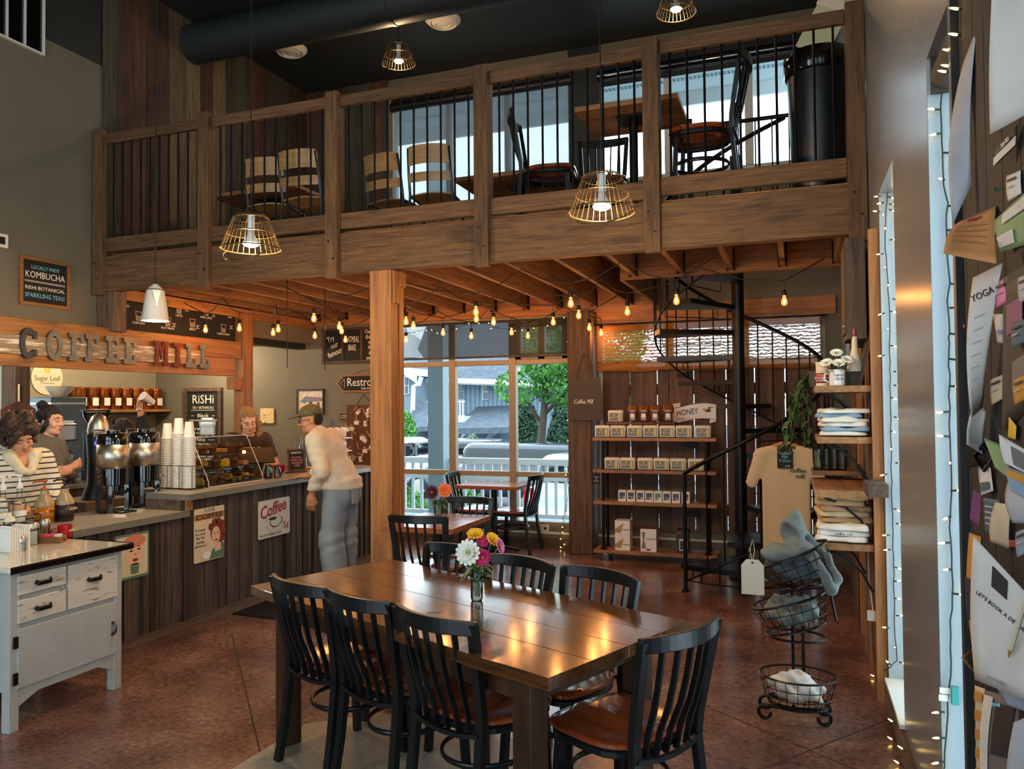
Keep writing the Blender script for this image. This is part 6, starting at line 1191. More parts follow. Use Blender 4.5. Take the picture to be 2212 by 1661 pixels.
def tier(zc, tilt, xoff, seed, fill):
    rz_ = .165; Mt = Tm(xoff, -.02, zc) @ Matrix.Rotation(tilt, 4, 'Y'); C_ = lambda r, z_, a: Mt @ Vector((r*math.cos(a), r*.8*math.sin(a), z_))
    bs = thing('wire_basket', 'x', 'basket', (BX, BY, 0)); 
    for r, z_, rr_ in ((.185,.0,.009),(.175,-.05,.0025),(.165,-.1,.0025),(.145,-.145,.007)): B().tube([C_(r,z_,2*math.pi*i/24) for i in range(24)], rr_, 5, closed=True, flat=(1,.6) if rr_ > .004 else None).obj('hoop', 'black_metal', bs)
    wb = B()
    for i in range(20): a = 2*math.pi*i/20; wb.tube([C_(.185,0,a), C_(.175,-.05,a), C_(.145,-.145,a)], .0022, 4)
    for i in range(-4,5): wb.tube([C_(.14,-.145,math.acos(i/5)), C_(.14,-.145,-math.acos(i/5))], .0022, 4)
    wb.obj('wire_mesh', 'black_metal', bs, kind='stuff')
    f = Field((-.22,-.2,zc-.2),(.26,.2,zc+.16),.012); q = random.Random(seed); f.ell(Mt @ Vector((0,0,-.075)), (.125,.1,.06), k=.03)
    for i in range(14): a = q.uniform(0,6.28); r = q.uniform(.0,.1); f.ell(Mt @ Vector((r*math.cos(a), r*.7*math.sin(a), q.uniform(-.09,-.005))), (q.uniform(.04,.07), q.uniform(.03,.06), q.uniform(.02,.035)), k=.012)
    f.fn(lambda g: .012*np.sin(g[...,0]*52+1)*np.sin(g[...,1]*47+g[...,2]*60)+.005*np.sin(g[...,0]*120+g[...,2]*90)); o = f.obj('basket_clothing', fill); o.location = (BX, BY, 0); return bs, o
for zc, tl, xo, sd, fl, lb, lc in ((zp[0]-.13,-.42,.0,1,'cloth_slate','tilted wire basket at the top of the stand','bundle of slate grey tops in the top wire basket'),(zp[1]-.10,-.30,-.02,2,'cloth_grey','tilted wire basket in the middle of the stand','bundle of pale grey tops in the middle wire basket'),(zp[3]+.11,-.0,.02,3,'cloth_white','level wire basket at the foot of the stand','bundle of white and grey cloth in the lowest wire basket')):
    bs, o = tier(zc, tl, xo, sd, fl); bs['label'] = lb; tag(o, lc, 'clothing')
for zc in (zp[0]-.28, zp[1]-.30, .11): B().tube([(.015+.145*math.cos(a), .03+.11*math.sin(a), zc) for a in [2*math.pi*i/28 for i in range(28)]], .007, 5, closed=True).obj('support_ring', 'black_metal', t)
B().tube([(.05,.1,zp[1]-.02),(.12,.13,zp[1]-.0),(.19,.15,zp[1]-.10),(.215,.16,zp[1]-.24),(.225,.16,zp[1]-.245)], .008, 5).obj('curved_arm', 'black_metal', t)
# grey hoodie over the top basket
f = Field((-.22,-.2,zp[0]-.4),(.32,.16,zp[0]+.12),.010); z_ = zp[0]
f.ell((.01,-.045,z_-.005),(.062,.055,.085),k=.0).path([(.01,-.045,z_+.06),(.03,-.04,z_+.085)],[.03,.015],k=.03).ell((-.025,-.095,z_-.02),(.05,.05,.062),k=.012,cut=True)
f.ell((-.05,-.055,z_-.12),(.10,.075,.05),k=.03).ell((.05,-.06,z_-.10),(.06,.06,.05),k=.03); f.path([(.045,-.07,z_-.05),(.11,-.10,z_-.13),(.165,-.11,z_-.23),(.175,-.10,z_-.285)],[.022,.026,.024,.03],k=.02,sq=(1,.5,1)); f.path([(.07,-.02,z_-.03),(.17,-.03,z_-.13),(.215,-.05,z_-.24),(.185,-.09,z_-.29)],[.018,.02,.022,.024],k=.02,sq=(1,.5,1))
f.fn(lambda g: .005*np.sin(g[...,0]*55+g[...,2]*35)*np.sin(g[...,1]*48)+.003*np.sin(g[...,2]*90+g[...,0]*40))
o = f.obj('grey_hoodie', 'cloth_grey', relax=2); o.location = (BX, BY-.01, 0); tag(o, 'grey hooded top draped over the top basket', 'hoodie')
p = py(1628,1190,4.25); g = thingM('price_tag', 'blank cream wooden tag hanging from the basket stand', 'tag', frameM((p.x, 4.12, p.z), (1,0,0), UV)); B().prism([(-.055,-.195),(.055,-.195),(.055,-.05),(.03,-.02),(-.03,-.02),(-.055,-.05)], .005).obj('tag', 'cream', g); B().cyl((0,-.035,.005),(0,-.035,.0056),.006,n=10).obj('eyelet', 'black', g); B().tube([(0,-.035,.003),(-.012,.03,.002),(.0,.075,-.04),(.012,.03,.002),(0,-.035,.003)], .002, 4).obj('string', 'cream', g)

# ================================================================ FAIRY LIGHTS
plain('wire_green', '#16271c', .6)
def fairy(label, path, bulbs):
    t = thing('fairy_lights', label, 'string lights'); P = [Vector(p) for p in path]; q = random.Random(len(P)); pts = []
    for a, c in zip(P[:-1], P[1:]):
        n_ = max(2, int((c-a).length/.04))
        for i in range(n_): pts.append(a.lerp(c, i/n_)+Vector((q.uniform(-.003,.003), q.uniform(-.002,.002), 0)))
    pts.append(P[-1]); B().tube(pts, .0028, 5).obj('wire', 'wire_green', t)
    global FB
    for p, e in bulbs:
        p, e = Vector(p), Vector(e); d = (e-p).normalized(); rot = d.to_track_quat('Z','Y').to_euler()
        if FB is None: FB = (B().cyl((0,0,0),(0,0,.022),.0035,n=6).obj('bulb_socket', 'wire_green', t, p, rot), B().lathe([(.0032,.022),(.0038,.03),(.0026,.04),(0,.046)], 8).obj('bulb', 'fairy_hot', t, p, rot))
        else: clone(FB[0], t, p, rot); clone(FB[1], t, p, rot)
    return t
FB = None; YJ = 3.012; q = random.Random(12)
pth = [px(2092,20,XR-.01), px(2088,75,XR-.01), px(2068,150,XR+.02)]+[py(x_, y_, YJ) for x_, y_ in ((2046,165),(2033,200),(2030,235),(2034,270),(2037,330),(2040,400),(2046,440),(2043,480),(2047,540),(2051,612),(2047,650),(2051,720),(2049,740),(2050,790),(2050,830),(2050,880),(2051,950),(2053,1000),(2055,1070),(2053,1110),(2052,1170),(2056,1230),(2058,1290),(2054,1340),(2052,1400),(2054,1460),(2047,1520),(2044,1570),(2042,1600),(2040,1655),(2036,1700))]
bl = [(px(x_, y_, XR-.01), px(x_, y_, XR-.01)+Vector((-.03,.0,.01))) for x_, y_ in ((2090,22),(2088,78),(2074,112),(2070,146),(2062,158))]
for x_, y_, dx in ((2047,165,8),(2031,237,-20),(2034,287,-18),(2038,330,16),(2040,388,-4),(2049,445,10),(2046,497,15),(2052,612,16),(2051,665,15),(2050,720,14),(2051,775,15),(2050,834,15),(2049,889,-18),(2050,943,-18),(2052,1004,0),(2054,1060,14),(2054,1115,-6),(2053,1172,-16),(2056,1230,-7),(2058,1282,16),(2040,1538,-18),(2041,1594,-16),(2040,1645,-20)):
    a = py(x_, y_, YJ); e = py(x_+dx, y_+random.uniform(-2,5), YJ-.012); bl.append((a, a+(e-a)))
fairy('fairy lights on green wire down the reveal beside the bulletin board', pth, bl)
YK = 4.682
pth = [px(1924,352,XR+.01)]+[py(x_, y_, YK) for x_, y_ in ((1918,400),(1914,455),(1912,500),(1914,560),(1918,610),(1921,660),(1922,720),(1922,780),(1923,850),(1924,905),(1925,970),(1926,1040),(1928,1100),(1929,1180),(1931,1260),(1932,1340),(1935,1400),(1939,1425))]+[px(1925,1440,XR-.01), px(1908,1450,XR-.02), px(1897,1462,XR-.02), px(1890,1430,XR-.03), px(1886,1390,XR-.05), px(1884,1350,XR-.05)]
bl = []
for x_, y_, dx in ((1920,350,-10),(1912,385,-10),(1920,390,6),(1900,423,-8),(1922,425,8),(1906,437,-8),(1924,441,8),(1924,452,8),(1898,457,-8),(1908,462,0),(1912,489,0),(1925,518,6),(1905,548,-8),(1912,580,0),(1919,612,0),(1931,645,6),(1925,672,6),(1908,676,-8),(1918,709,0),(1926,746,7),(1908,767,-8),(1933,802,6),(1933,832,6),(1926,858,6),(1934,900,6),(1926,931,3),(1925,966,0),(1937,1000,6),(1913,1024,-8),(1914,1058,-8),(1933,1098,6),(1938,1130,6),(1918,1156,-8),(1921,1187,-8),(1935,1225,5),(1934,1256,5),(1934,1292,5),(1939,1330,8),(1918,1356,-8),(1933,1400,0),(1945,1430,6)):
    a = py(x_-dx*.4, y_, YK); e = py(x_+dx*.6, y_+random.uniform(-1,3), YK-.012); bl.append((a, e))
for x_, y_, dx in ((1904,1430,4),(1925,1437,8),(1880,1434,-8),(1896,1464,-8)): a = px(x_, y_, XR-.02); bl.append((a, a+Vector((-.03 if dx < 0 else -.01, .02, .005))))
t = thing('roller_shade', 'olive rolled-up shade inside the side window head beside the bulletin board', 'shade'); plain('shade_olive', '#3a3426', .8); B().cyl((XR+.055,2.44,2.775),(XR+.055,3.0,2.775),.048,n=20).obj('tube', 'shade_olive', t, smooth='auto'); B().box(XR+.01,XR+.1,2.42,2.44,2.72,2.845).obj('bracket', 'shade_olive', t); B().box(XR+.01,XR+.1,3.0,3.02,2.72,2.845).obj('bracket', 'shade_olive', t)
fairy('fairy lights on green wire beside the wooden shelf wall', pth, bl)
pth = [pz(1935,1560,.14), px(1935,1580,XR-.01), px(1942,1605,XR-.02), px(1950,1640,XR-.02), px(1955,1665,XR-.02)]; bl = [(px(x_, y_, XR-.02), px(x_, y_, XR-.02)+Vector((-.02,.005,.01))) for x_, y_ in ((1938,1565),(1937,1604),(1961,1625),(1952,1656))]
fairy('short run of fairy lights along the window sill near the floor', [px(x_, y_, XR-.015) for x_, y_ in ((1938,1560),(1942,1600),(1955,1625),(1952,1661))], bl)
YW = YB-.02
top = [(872,722),(893,718),(905,715),(918,712),(930,711),(942,718),(963,717),(990,708),(1010,697),(1032,697),(1053,696),(1065,707),(1110,713),(1125,711),(1150,707),(1180,702),(1215,684),(1232,672),(1236,690),(1235,710),(1230,735),(1233,760),(1232,790)]; dn = [(1232,880),(1230,905),(1229,925),(1231,950),(1231,976),(1230,1000),(1227,1010),(1226,1023),(1228,1060),(1224,1092),(1220,1106),(1216,1121),(1219,1136),(1212,1148),(1208,1162),(1216,1174),(1208,1180),(1203,1186)]
fairy('fairy lights round the head and side of the cafe window', [py(x_, y_, YW) for x_, y_ in top+dn], [(py(x_, y_, YW), py(x_+random.choice((-3,3)), y_+2, YW-.02)) for x_, y_ in top[1:]+dn])
struct(B().box(-.035,.035,-.006,0,-.055,.055).obj('trim_5', 'cream', None, (py(1181,1158,YB).x, YB-.001, .235)), 'wall socket under the window') if False else None
t = thing('wall_socket', 'cream double wall socket under the cafe window', 'socket', (py(1176,1158,YB).x, YB-.001, .225)); B().box(-.06,.06,-.008,0,-.038,.038).obj('plate', 'cream', t, bev=.003); B().cyl((.015,-.03,0),(.015,-.008,0),.014,n=10).obj('plug', 'black', t)
# ================================================================ BULLETIN BOARD
wood('board_dark', '#0c0a08', '#1c1713', 'z', .8, 30, .4, rnd=.3)
bb = thing('bulletin_board', 'dark timber bulletin board crowded with flyers and cards', 'notice board', (0,0,0)); y = .7; q = random.Random(9)
while y < 2.34:
    w = min(q.uniform(.11,.17), 2.36-y); B().box(-.02,0,0,w-.005,.45,2.78).obj('plank', 'board_dark', bb, (XR-.003, y, 0)); y += w
for y0, y1, z0, z1 in ((2.36,2.395,.45,2.78),(.7,2.36,2.78,2.82),(.7,2.36,.41,.45)): B().box(XR-.04,XR-.003,y0,y1,z0,z1).obj('frame', 'black', bb)
for nm, c in (('pp_white','#cfcac2'),('pp_grey','#a9aab0'),('pp_orange','#c98a55'),('pp_blue','#7f93a6'),('pp_green','#7c9a6a'),('pp_yellow','#d9b62e'),('pp_mag','#8a4a6a'),('pp_teal','#3d5a66'),('pp_dark','#2d2422'),('pp_cream','#c4b498'),('pp_photo','#6c6660'),('pp_ochre','#b9822c')): plain(nm, c, .7, var=.12, scale=9)
def flyer(label, quad, mat, bow=.01, txt=None, parts=()):
    """quad: picture corners TL,TR,BR,BL, each with its distance from the wall"""
    C = [px(x_, y_, XR-d) for x_, y_, d in quad]; t = thing('flyer', label, 'flyer', C[0]); C = [c-C[0] for c in C]
    nrm = (C[3]-C[0]).cross(C[1]-C[0]).normalized()
    if nrm.x > 0: nrm = -nrm
    F_ = lambda u, v: (C[0]*(1-u)+C[1]*u)*(1-v)+(C[3]*(1-u)+C[2]*u)*v+nrm*bow*math.sin(math.pi*v)*(1-.6*u)
    o = B().sheet(F_, 6, 8, .0008).obj('sheet', mat, t, smooth=True)
    for u0, v0, u1, v1, m_ in parts: B().sheet(lambda u, v: F_(u0+(u1-u0)*u, v0+(v1-v0)*v)+nrm*.0036, 6, 6, .0008).obj('print', m_, t)
    if txt:
        for s_, u, v, sz, m_ in txt:
            a = F_(u, v); du = F_(min(1,u+.15), v)-F_(max(0,u-.15), v); dv = F_(u, max(0,v-.1))-F_(u, min(1,v+.1)); text(s_, sz, m_, t, frameM(a+nrm*.0035, du, dv) if du.cross(dv).dot(nrm) > 0 else frameM(a+nrm*.0035, du, dv))
    return t
Q = lambda *c: c
flyer('white poster of a brown iced drink at the top of the bulletin board', Q((2143,-25,.10),(2240,-60,.03),(2240,235,.03),(2139,290,.09)), 'pp_white', .012, None, ((.45,.08,.75,.14,'pp_orange'),(.22,.3,.27,.6,'box_maroon'),(.22,.56,.42,.6,'box_maroon'),(.22,.3,.42,.34,'box_maroon'),(.42,.2,.9,.82,'pp_cream'),(.45,.36,.87,.78,'box_tan')))
flyer('black and white sticker card under the drink poster', Q((2152,320,.05),(2200,268,.03),(2198,312,.03),(2150,358,.05)), 'pp_dark', .0, (('SH-ED',.5,.3,.012,'white'),), ((.0,.55,1,1,'pp_white'),))
flyer('long pale sheet curling off the board edge', Q((2080,140,.03),(2110,62,.02),(2098,400,.03),(2058,485,.07)), 'pp_grey', .02)
flyer('orange lettered sheet curling at the bottom', Q((2075,478,.05),(2152,445,.025),(2153,570,.06),(2038,548,.14)), 'pp_orange', .012, (('THE EVERGREEN SHARE\nSALE OF EVENTS',.5,.2,.007,'tin_red'),), [(.15,.35+.12*i,.85,.37+.12*i,'box_tan') for i in range(4)])
flyer('tall white YOGA flyer twisting down the board', Q((2102,600,.07),(2166,568,.03),(2122,880,.04),(2098,902,.07)), 'pp_white', .014, (('YOGA',.5,.16,.022,'tin_ink'),), [(.3,.3+.09*i,.7,.31+.09*i,'pp_grey') for i in range(6)])
flyer('green and white market flyer', Q((2150,475,.04),(2225,405,.02),(2225,525,.02),(2162,545,.04)), 'pp_green', .006, None, ((.3,.1,1,.35,'pp_white'),(.1,.6,.6,.9,'pp_white')))
flyer('small white business card beside the yoga flyer', Q((2146,678,.03),(2172,678,.025),(2172,742,.025),(2155,740,.03)), 'pp_white', 0, None, ((.3,.55,.8,.7,'pp_blue'),))
flyer('yellow paper scrap on the board', Q((2180,900,.03),(2196,920,.03),(2194,950,.03),(2178,945,.03)), 'pp_yellow', 0)
flyer('white leaflet sticking out below the clip', Q((2110,860,.05),(2130,890,.03),(2128,985,.03),(2088,960,.08)), 'pp_white', .01, None, ((.2,.2,.8,.25,'pp_grey'),(.2,.4,.8,.45,'pp_grey')))
flyer('green postcard tucked behind white cards', Q((2125,945,.05),(2160,960,.03),(2200,1050,.03),(2150,1010,.05)), 'pp_green', .0)
flyer('wide white leaflet with a photo fanned outward', Q((2158,938,.06),(2230,980,.02),(2230,1030,.02),(2170,1000,.06)), 'pp_white', .004, None, ((.4,.2,.95,.9,'pp_photo'),))
flyer('blue landscape postcard under the fanned leaflet', Q((2170,1005,.05),(2230,1030,.02),(2230,1085,.02),(2182,1060,.05)), 'pp_blue', .0, None, ((.1,.1,.9,.4,'pp_ochre'),))
flyer('white card hanging under the black clip', Q((2112,1005,.04),(2140,1010,.03),(2146,1060,.03),(2120,1070,.04)), 'pp_white', 0, None, ((.15,.6,.85,.9,'pp_teal'),))
flyer('plum coloured card at the edge of the board', Q((2102,1058,.05),(2122,1068,.03),(2116,1140,.03),(2095,1120,.05)), 'pp_mag', 0)
flyer('teal card with white print near the plum card', Q((2124,1075,.04),(2160,1080,.03),(2158,1160,.03),(2128,1150,.04)), 'pp_teal', 0, None, [(.2,.2+.16*i,.7,.25+.16*i,'pp_grey') for i in range(4)])
flyer('cream card with tear-off strips', Q((2150,1085,.045),(2185,1090,.03),(2180,1185,.03),(2140,1170,.045)), 'pp_cream', .006)
flyer('pile of grey receipts pinned to the board', Q((2178,1040,.04),(2230,1060,.02),(2230,1130,.02),(2188,1130,.04)), 'pp_grey', .01)
flyer('red edged card among the receipts', Q((2165,1165,.035),(2200,1168,.025),(2198,1182,.025),(2165,1180,.035)), 'tin_red', 0)
flyer('orange and black flyer behind the big white notice', Q((2094,1150,.03),(2120,1160,.025),(2118,1400,.025),(2097,1385,.05)), 'pp_ochre', .008, None, ((.0,.42,1,1,'pp_dark'),))
flyer('brown card jutting out below the ochre flyer', Q((2076,1420,.08),(2100,1400,.04),(2112,1448,.03),(2104,1452,.06)), 'box_tan', 0)
flyer('big white notice reading LETS BOOK A DETAIL', Q((2103,1158,.11),(2235,1300,.02),(2235,1520,.02),(2106,1468,.10)), 'pp_white', .012, (("LET'S BOOK A DETAIL",.5,.33,.011,'tin_ink'),('LSDGENEY',.4,.93,.010,'pp_grey')), ((.35,.05,.6,.2,'pp_dark'),))
flyer('blue and white sheet under the big notice', Q((2150,1478,.05),(2235,1485,.02),(2235,1545,.02),(2170,1520,.04)), 'pp_blue', .0)
flyer('black and white photo page low on the board', Q((2128,1490,.04),(2212,1515,.02),(2180,1690,.02),(2120,1680,.05)), 'pp_photo', .006, None, ((.05,.05,.3,.95,'pp_white'),(.4,.1,.9,.7,'pp_dark')))
flyer('narrow striped paper strip along the board edge', Q((2106,1480,.035),(2128,1488,.03),(2126,1690,.03),(2110,1690,.035)), 'pp_cream', 0, None, [(.1,.05+.2*i,.9,.15+.2*i,'pp_ochre') for i in range(5)])
flyer('white torn sheet at the lowest corner of the board', Q((2190,1560,.05),(2240,1540,.02),(2240,1700,.02),(2175,1700,.05)), 'pp_grey', .01)
flyer('plum and black patterned flyer behind the yoga sheet', Q((2168,600,.03),(2235,560,.02),(2235,880,.02),(2165,930,.03)), 'pp_dark', .0, None, ((.2,.2,.7,.4,'pp_mag'),(.4,.6,.9,.8,'pp_photo')))
p = px(2105,985,XR-.05); t = thing('black_clip', 'black metal clip fixed to the board edge', 'clip', p); B().prism([(-.05,-.012),(.03,-.03),(.03,.03),(-.05,.012)], .02, frameM((0,0,0),(-.5,.86,0),UV)).obj('jaw', 'black_metal', t); B().tube([(.0,.0,0),(.01,-.05,.03),(.02,-.09,.0),(.01,-.05,-.03)], .005, 5, closed=True).obj('lever', 'black_metal', t)
a, c = px(2178,1420,XR-.06), px(2225,1265,XR-.05); t = thing('hanging_pencil', 'wooden pencil hanging across the big notice', 'pencil', a); d = c-a; B().cyl(tuple(d*.12), tuple(d), .0045, n=6).obj('shaft', 'cream', t); B().cyl((0,0,0), tuple(d*.12), .0008, .0045, n=6).obj('tip', 'box_tan', t)
for x_, y_, m_ in ((2162,408,'print_green'),(2095,704,'pump_orange'),(2160,1523,'chalk_blue')): p = px(x_, y_, XR-.035); t = thing('push_pin', {'print_green':'green','pump_orange':'orange','chalk_blue':'blue'}[m_]+' push pin holding a flyer on the board', 'pin', p); B().lathe([(0,.014),(.005,.014),(.003,.006),(.005,.001),(.001,0),(.0008,-.02)], 8).obj('pin', m_, t, None, (0,R_(-90),0))
p = py(2062,1500,2.99); t = thing('plug_adapter', 'small teal plug box with paper labels on the fairy light wire', 'adapter', p); plain('teal', '#2f8c86', .4); B().box(-.012,.012,-.02,.0,-.03,.03).obj('box', 'teal', t, bev=.002); B().box(-.045,-.014,-.004,-.003,.0,.02).obj('paper_label', 'white', t); B().box(-.048,-.02,-.004,-.003,-.025,-.004).obj('paper_label', 'white', t)
# charger on the side wall
p = px(1886,1330,XR-.06); t = thing('phone_charger', 'white plug charger with cable on the side wall boards', 'charger', p); B().box(-.03,.012,-.02,.02,-.028,.028).obj('block', 'white_gloss', t, bev=.005); B().tube([(0,0,.025),(-.01,.1,.2),(-.01,.2,.42)], .003, 5).obj('cable', 'white', t)

# ================================================================ LOFT FURNITURE
ZL = 3.077
def loft_chair(x_, y_, rz, label, sz=1.25):
    c = dup(chair0, (x_, y_, ZL), rz, label, 'counter-height slat chairs in the loft'); c.scale = (1.05,1.05,sz); return c
a, c = pz(1235,232,4.0), pz(1470,197,4.0); ped_table('loft_table', 'square pine table with black pedestal in the loft by the bright window', a.x+.02, c.x-.02, max(a.y,5.72), max(a.y,5.72)+.66, 4.0-ZL, 'shelf_x', ZL)
loft_chair(py(1520,300,5.86).x, 5.86, R_(90), 'tall black slat chair silhouetted against the bright loft window')
loft_chair(-1.62, 6.85, R_(190), 'tall black slat chair behind the pine loft table')
loft_chair(py(1185,330,6.35).x, 6.35, R_(-80), 'tall black slat chair with warm lit slats in the loft')
a = pz(1000,335,3.83); ped_table('loft_table', 'brown table in the loft behind the plywood chairs', -3.05, -1.95, 6.75, 7.55, .76, 'shelf_x', ZL)
ped_table('loft_table', 'brown table near the loft board wall', -5.6, -4.55, 6.35, 7.05, .76, 'shelf_x', ZL)
plain('chair_grey', '#4c4f50', .4, .6)
def ply_chair():
    t = thing('plywood_chair', 'x', 'chair'); B().sheet(lambda u, v: (-.2+.4*u, -.19+.40*v, .445+.012*math.cos((u-.5)*5)-.015*v*v), 8, 8, -.012).obj('seat', 'ply', t, smooth='auto')
    for z0, z1 in ((.70,.86),(.55,.63)): B().sheet(lambda u, v: (-.19+.38*u, -.205-.07*((z0+(z1-z0)*v)-.45)/.4-.03*math.sin(u*math.pi), z0+(z1-z0)*v-.012*(2*u-1)**4*(z0 > .6)), 10, 4, .01).obj('back_panel', 'ply', t, smooth='auto')
    for s in (-1,1): B().tube([(s*.2,-.26,0),(s*.2,-.2,.3),(s*.195,-.19,.45),(s*.195,-.225,.62),(s*.185,-.27,.84)], .012, 8).obj('leg', 'chair_grey', t, smooth=True); B().tube([(s*.19,.2,0),(s*.19,.16,.43),(s*.19,-.19,.435)], .012, 8).obj('leg', 'chair_grey', t, smooth=True)
    return t
pc0 = ply_chair(); sp = [(945,6.35,8,'plywood backed chair in the loft, beside the middle railing post'),(858,6.42,-6,'plywood backed chair in the loft, next along from the middle railing post'),(675,6.05,4,'plywood backed chair at the loft table near the board wall, railing side'),(598,6.12,12,'plywood backed chair in the loft, closest to the board wall')]
for i, (x_, Y_, r_, lb) in enumerate(sp):
    loc = (py(x_, 380, Y_).x, Y_, ZL)
    if i == 0: pc0.location = loc; pc0.rotation_euler = (0,0,R_(r_)); pc0['label'] = lb; pc0['group'] = 'plywood chairs in the loft'
    else: dup(pc0, loc, R_(r_), lb, 'plywood chairs in the loft')
plain('bin_black', '#15181b', .35); xb = py(1768,300,5.8).x
t = thing('rubbish_bin', 'black rubbish bin with liner at the loft corner', 'bin', (xb, 5.82, ZL)); B().lathe([(0,0),(.17,0),(.175,.01),(.205,.95),(.215,.96),(.215,.99),(.2,1.0)], 28).obj('bin', 'bin_black', t, smooth='auto'); B().lathe([(.2,1.0),(.222,1.01),(.226,.96),(.222,.88),(.214,.86)], 28).obj('liner', 'black_gloss', t, smooth=True); B().lathe([(0,.9),(.2,.92),(.2,1.0)], 20).obj('liner_inner', 'black', t)
p = py(1795,130,6.9); t = thing('hanging_board', 'angled cutout board hung near the loft corner window', 'sign', (.30, 7.2, 4.95)); plain('board_green', '#b9c09a', .7); B().box(-.14,.14,-.01,.01,-.26,.22, Matrix.Rotation(.5,4,'Y')).obj('panel', 'board_green', t); B().box(-.15,.15,-.014,-.011,.12,.26, Matrix.Rotation(.5,4,'Y')).obj('cutout_strip', 'cream', t); B().box(-.02,.02,-.02,.02,.2,.815).obj('hanger', 'barn_z', t)

# ================================================================ OUTSIDE
plain('siding', '#8496a6', .8, var=.05, scale=2); plain('siding_dark', '#6f7f8c', .8); plain('roof_shingle', '#545c66', .9, var=.25, scale=4); plain('ext_white', '#d4dadd', .6); plain('porch_grey', '#7f8f98', .7); plain('asphalt', '#5c6068', .9, var=.1, scale=3); plain('fence_tan', '#b59c66', .8, var=.15, scale=3); plain('ext_green', '#4f8a34', .7, var=.4, scale=1.5); plain('ext_dark', '#2c4a30', .8, var=.4, scale=2); plain('bark', '#463a30', .9); plain('ext_glass', '#3c4a55', .08); plain('car_white', '#b9c2cc', .15, coat=.6); plain('car_navy', '#20283a', .12, coat=.8); plain('car_glass', '#10161c', .05); plain('car_light', '#9c1a1e', .2); plain('soffit_pale', '#a7b7ba', .7); plain('tyre', '#121212', .8)
struct(B().box(-40, 25, YB+4.0, 90, -1.0, -.8).obj('ground_outside', 'asphalt'), 'asphalt car park outside')
struct(B().box(-9, 4, YB+.2, YB+3.0, -.35, -.1).obj('porch_deck', 'porch_grey'), 'grey porch deck outside the window')
ev = struct(B().box(-9, 4, YB+.2, YB+1.35, 5.62, 5.72).obj('roof_eave', 'soffit_pale'), 'pale eave soffit with vent slots above the loft windows'); B().box(-9,4,YB+1.352,YB+1.40,5.45,5.75).obj('fascia', 'ext_white', ev); vb = B()
for i in range(150): vb.box(-6.2+.05*i,-6.17+.05*i,YB+.9,YB+.93,5.612,5.619).box(-6.2+.05*i,-6.17+.05*i,YB+.95,YB+.98,5.612,5.619)
vb.obj('vent_slots', 'porch_grey', ev, kind='stuff')
YPR = YB+2.6
rl = thing('porch_railing', 'white porch railing with square balusters outside the window', 'railing', (0, YPR, 0))
for z0, z1, d in ((.74,.83,.06),(.50,.56,.045),(-.06,0,.04)): B().box(-8,1.5,-d,d,z0,z1).obj('rail', 'ext_white', rl)
bp_ = None
for i in range(62):
    x_ = -7.9+.15*i
    if bp_ is None: bp_ = B().box(-.022,.022,-.02,.02,0,.745).obj('baluster', 'ext_white', rl, (x_,0,0))
    else: clone(bp_, rl, (x_,0,0))
x_ = py(951,850,YPR-.1).x; struct(B().box(x_-.13,x_+.13,YPR-.28,YPR-.06,-.1,5.6).obj('pillar_porch', 'porch_grey'), 'grey-blue porch column outside the window')
# house over the road (built at about 40 m, turned a little away)
def hp_(x_, y_, Y=34.0): return py(x_, y_, Y)
hs = thing('house', 'blue-grey two storey house across the car park', 'house', (0,0,0)); HY = 34.0
def hbox(x0, y0, x1, y1, Y0, Y1, name, mat, par=None):
    a, c = hp_(x0, y0, Y0), hp_(x1, y1, Y0); return B().box(min(a.x,c.x), max(a.x,c.x), Y0, Y1, min(a.z,c.z), max(a.z,c.z)).obj(name, mat, par or hs)
hbox(880,812,1240,990,HY,HY+8,'wall','siding'); hbox(790,775,893,990,HY-2.5,HY+8,'wall','siding_dark')
for i in range(36): x0 = 900+i*9.6; hbox(x0,830,x0+1.4,905,HY-.05,HY-.001,'batten','siding_dark')
e0, e1, r0 = hp_(880,815,HY-1), hp_(1270,832,HY-1), hp_(900,700,HY+5)
B().add([(e0.x,HY-1,e0.z),(e1.x+3,HY-1,e1.z-.1),(e1.x-3.2,HY+6,e0.z+4.3),(e0.x-2,HY+6,e0.z+4.3),(e0.x,HY-1,e0.z-.2),(e1.x+3,HY-1,e1.z-.3),(e1.x-3.2,HY+6,e0.z+4.1),(e0.x-2,HY+6,e0.z+4.1)], [(0,1,2,3),(7,6,5,4),(0,4,5,1),(1,5,6,2),(2,6,7,3),(3,7,4,0)]).obj('roof', 'roof_shingle', hs)
B().tube([(e0.x,HY-1.1,e0.z-.1),(e1.x+3,HY-1.1,e1.z-.2)], .14, 6).obj('gutter', 'ext_white', hs)
g0, g1 = hp_(780,725,HY-3), hp_(905,812,HY-3); B().add([(g0.x-6,HY-3.2,g0.z+4),(g1.x,HY-3.2,g1.z),(g1.x,HY-3.2,g1.z-.35),(g0.x-6,HY-3.2,g0.z+3.5),(g0.x-6,HY+4,g0.z+4),(g1.x,HY+4,g1.z)], [(0,3,2,1),(0,1,5,4)]).obj('gable_board', 'ext_white', hs)
B().tube([hp_(910,815,HY-3.4),hp_(905,830,HY-3.4),hp_(893,835,HY-3.4),hp_(891,900,HY-3.4)], .11, 6).obj('downpipe', 'ext_white', hs)
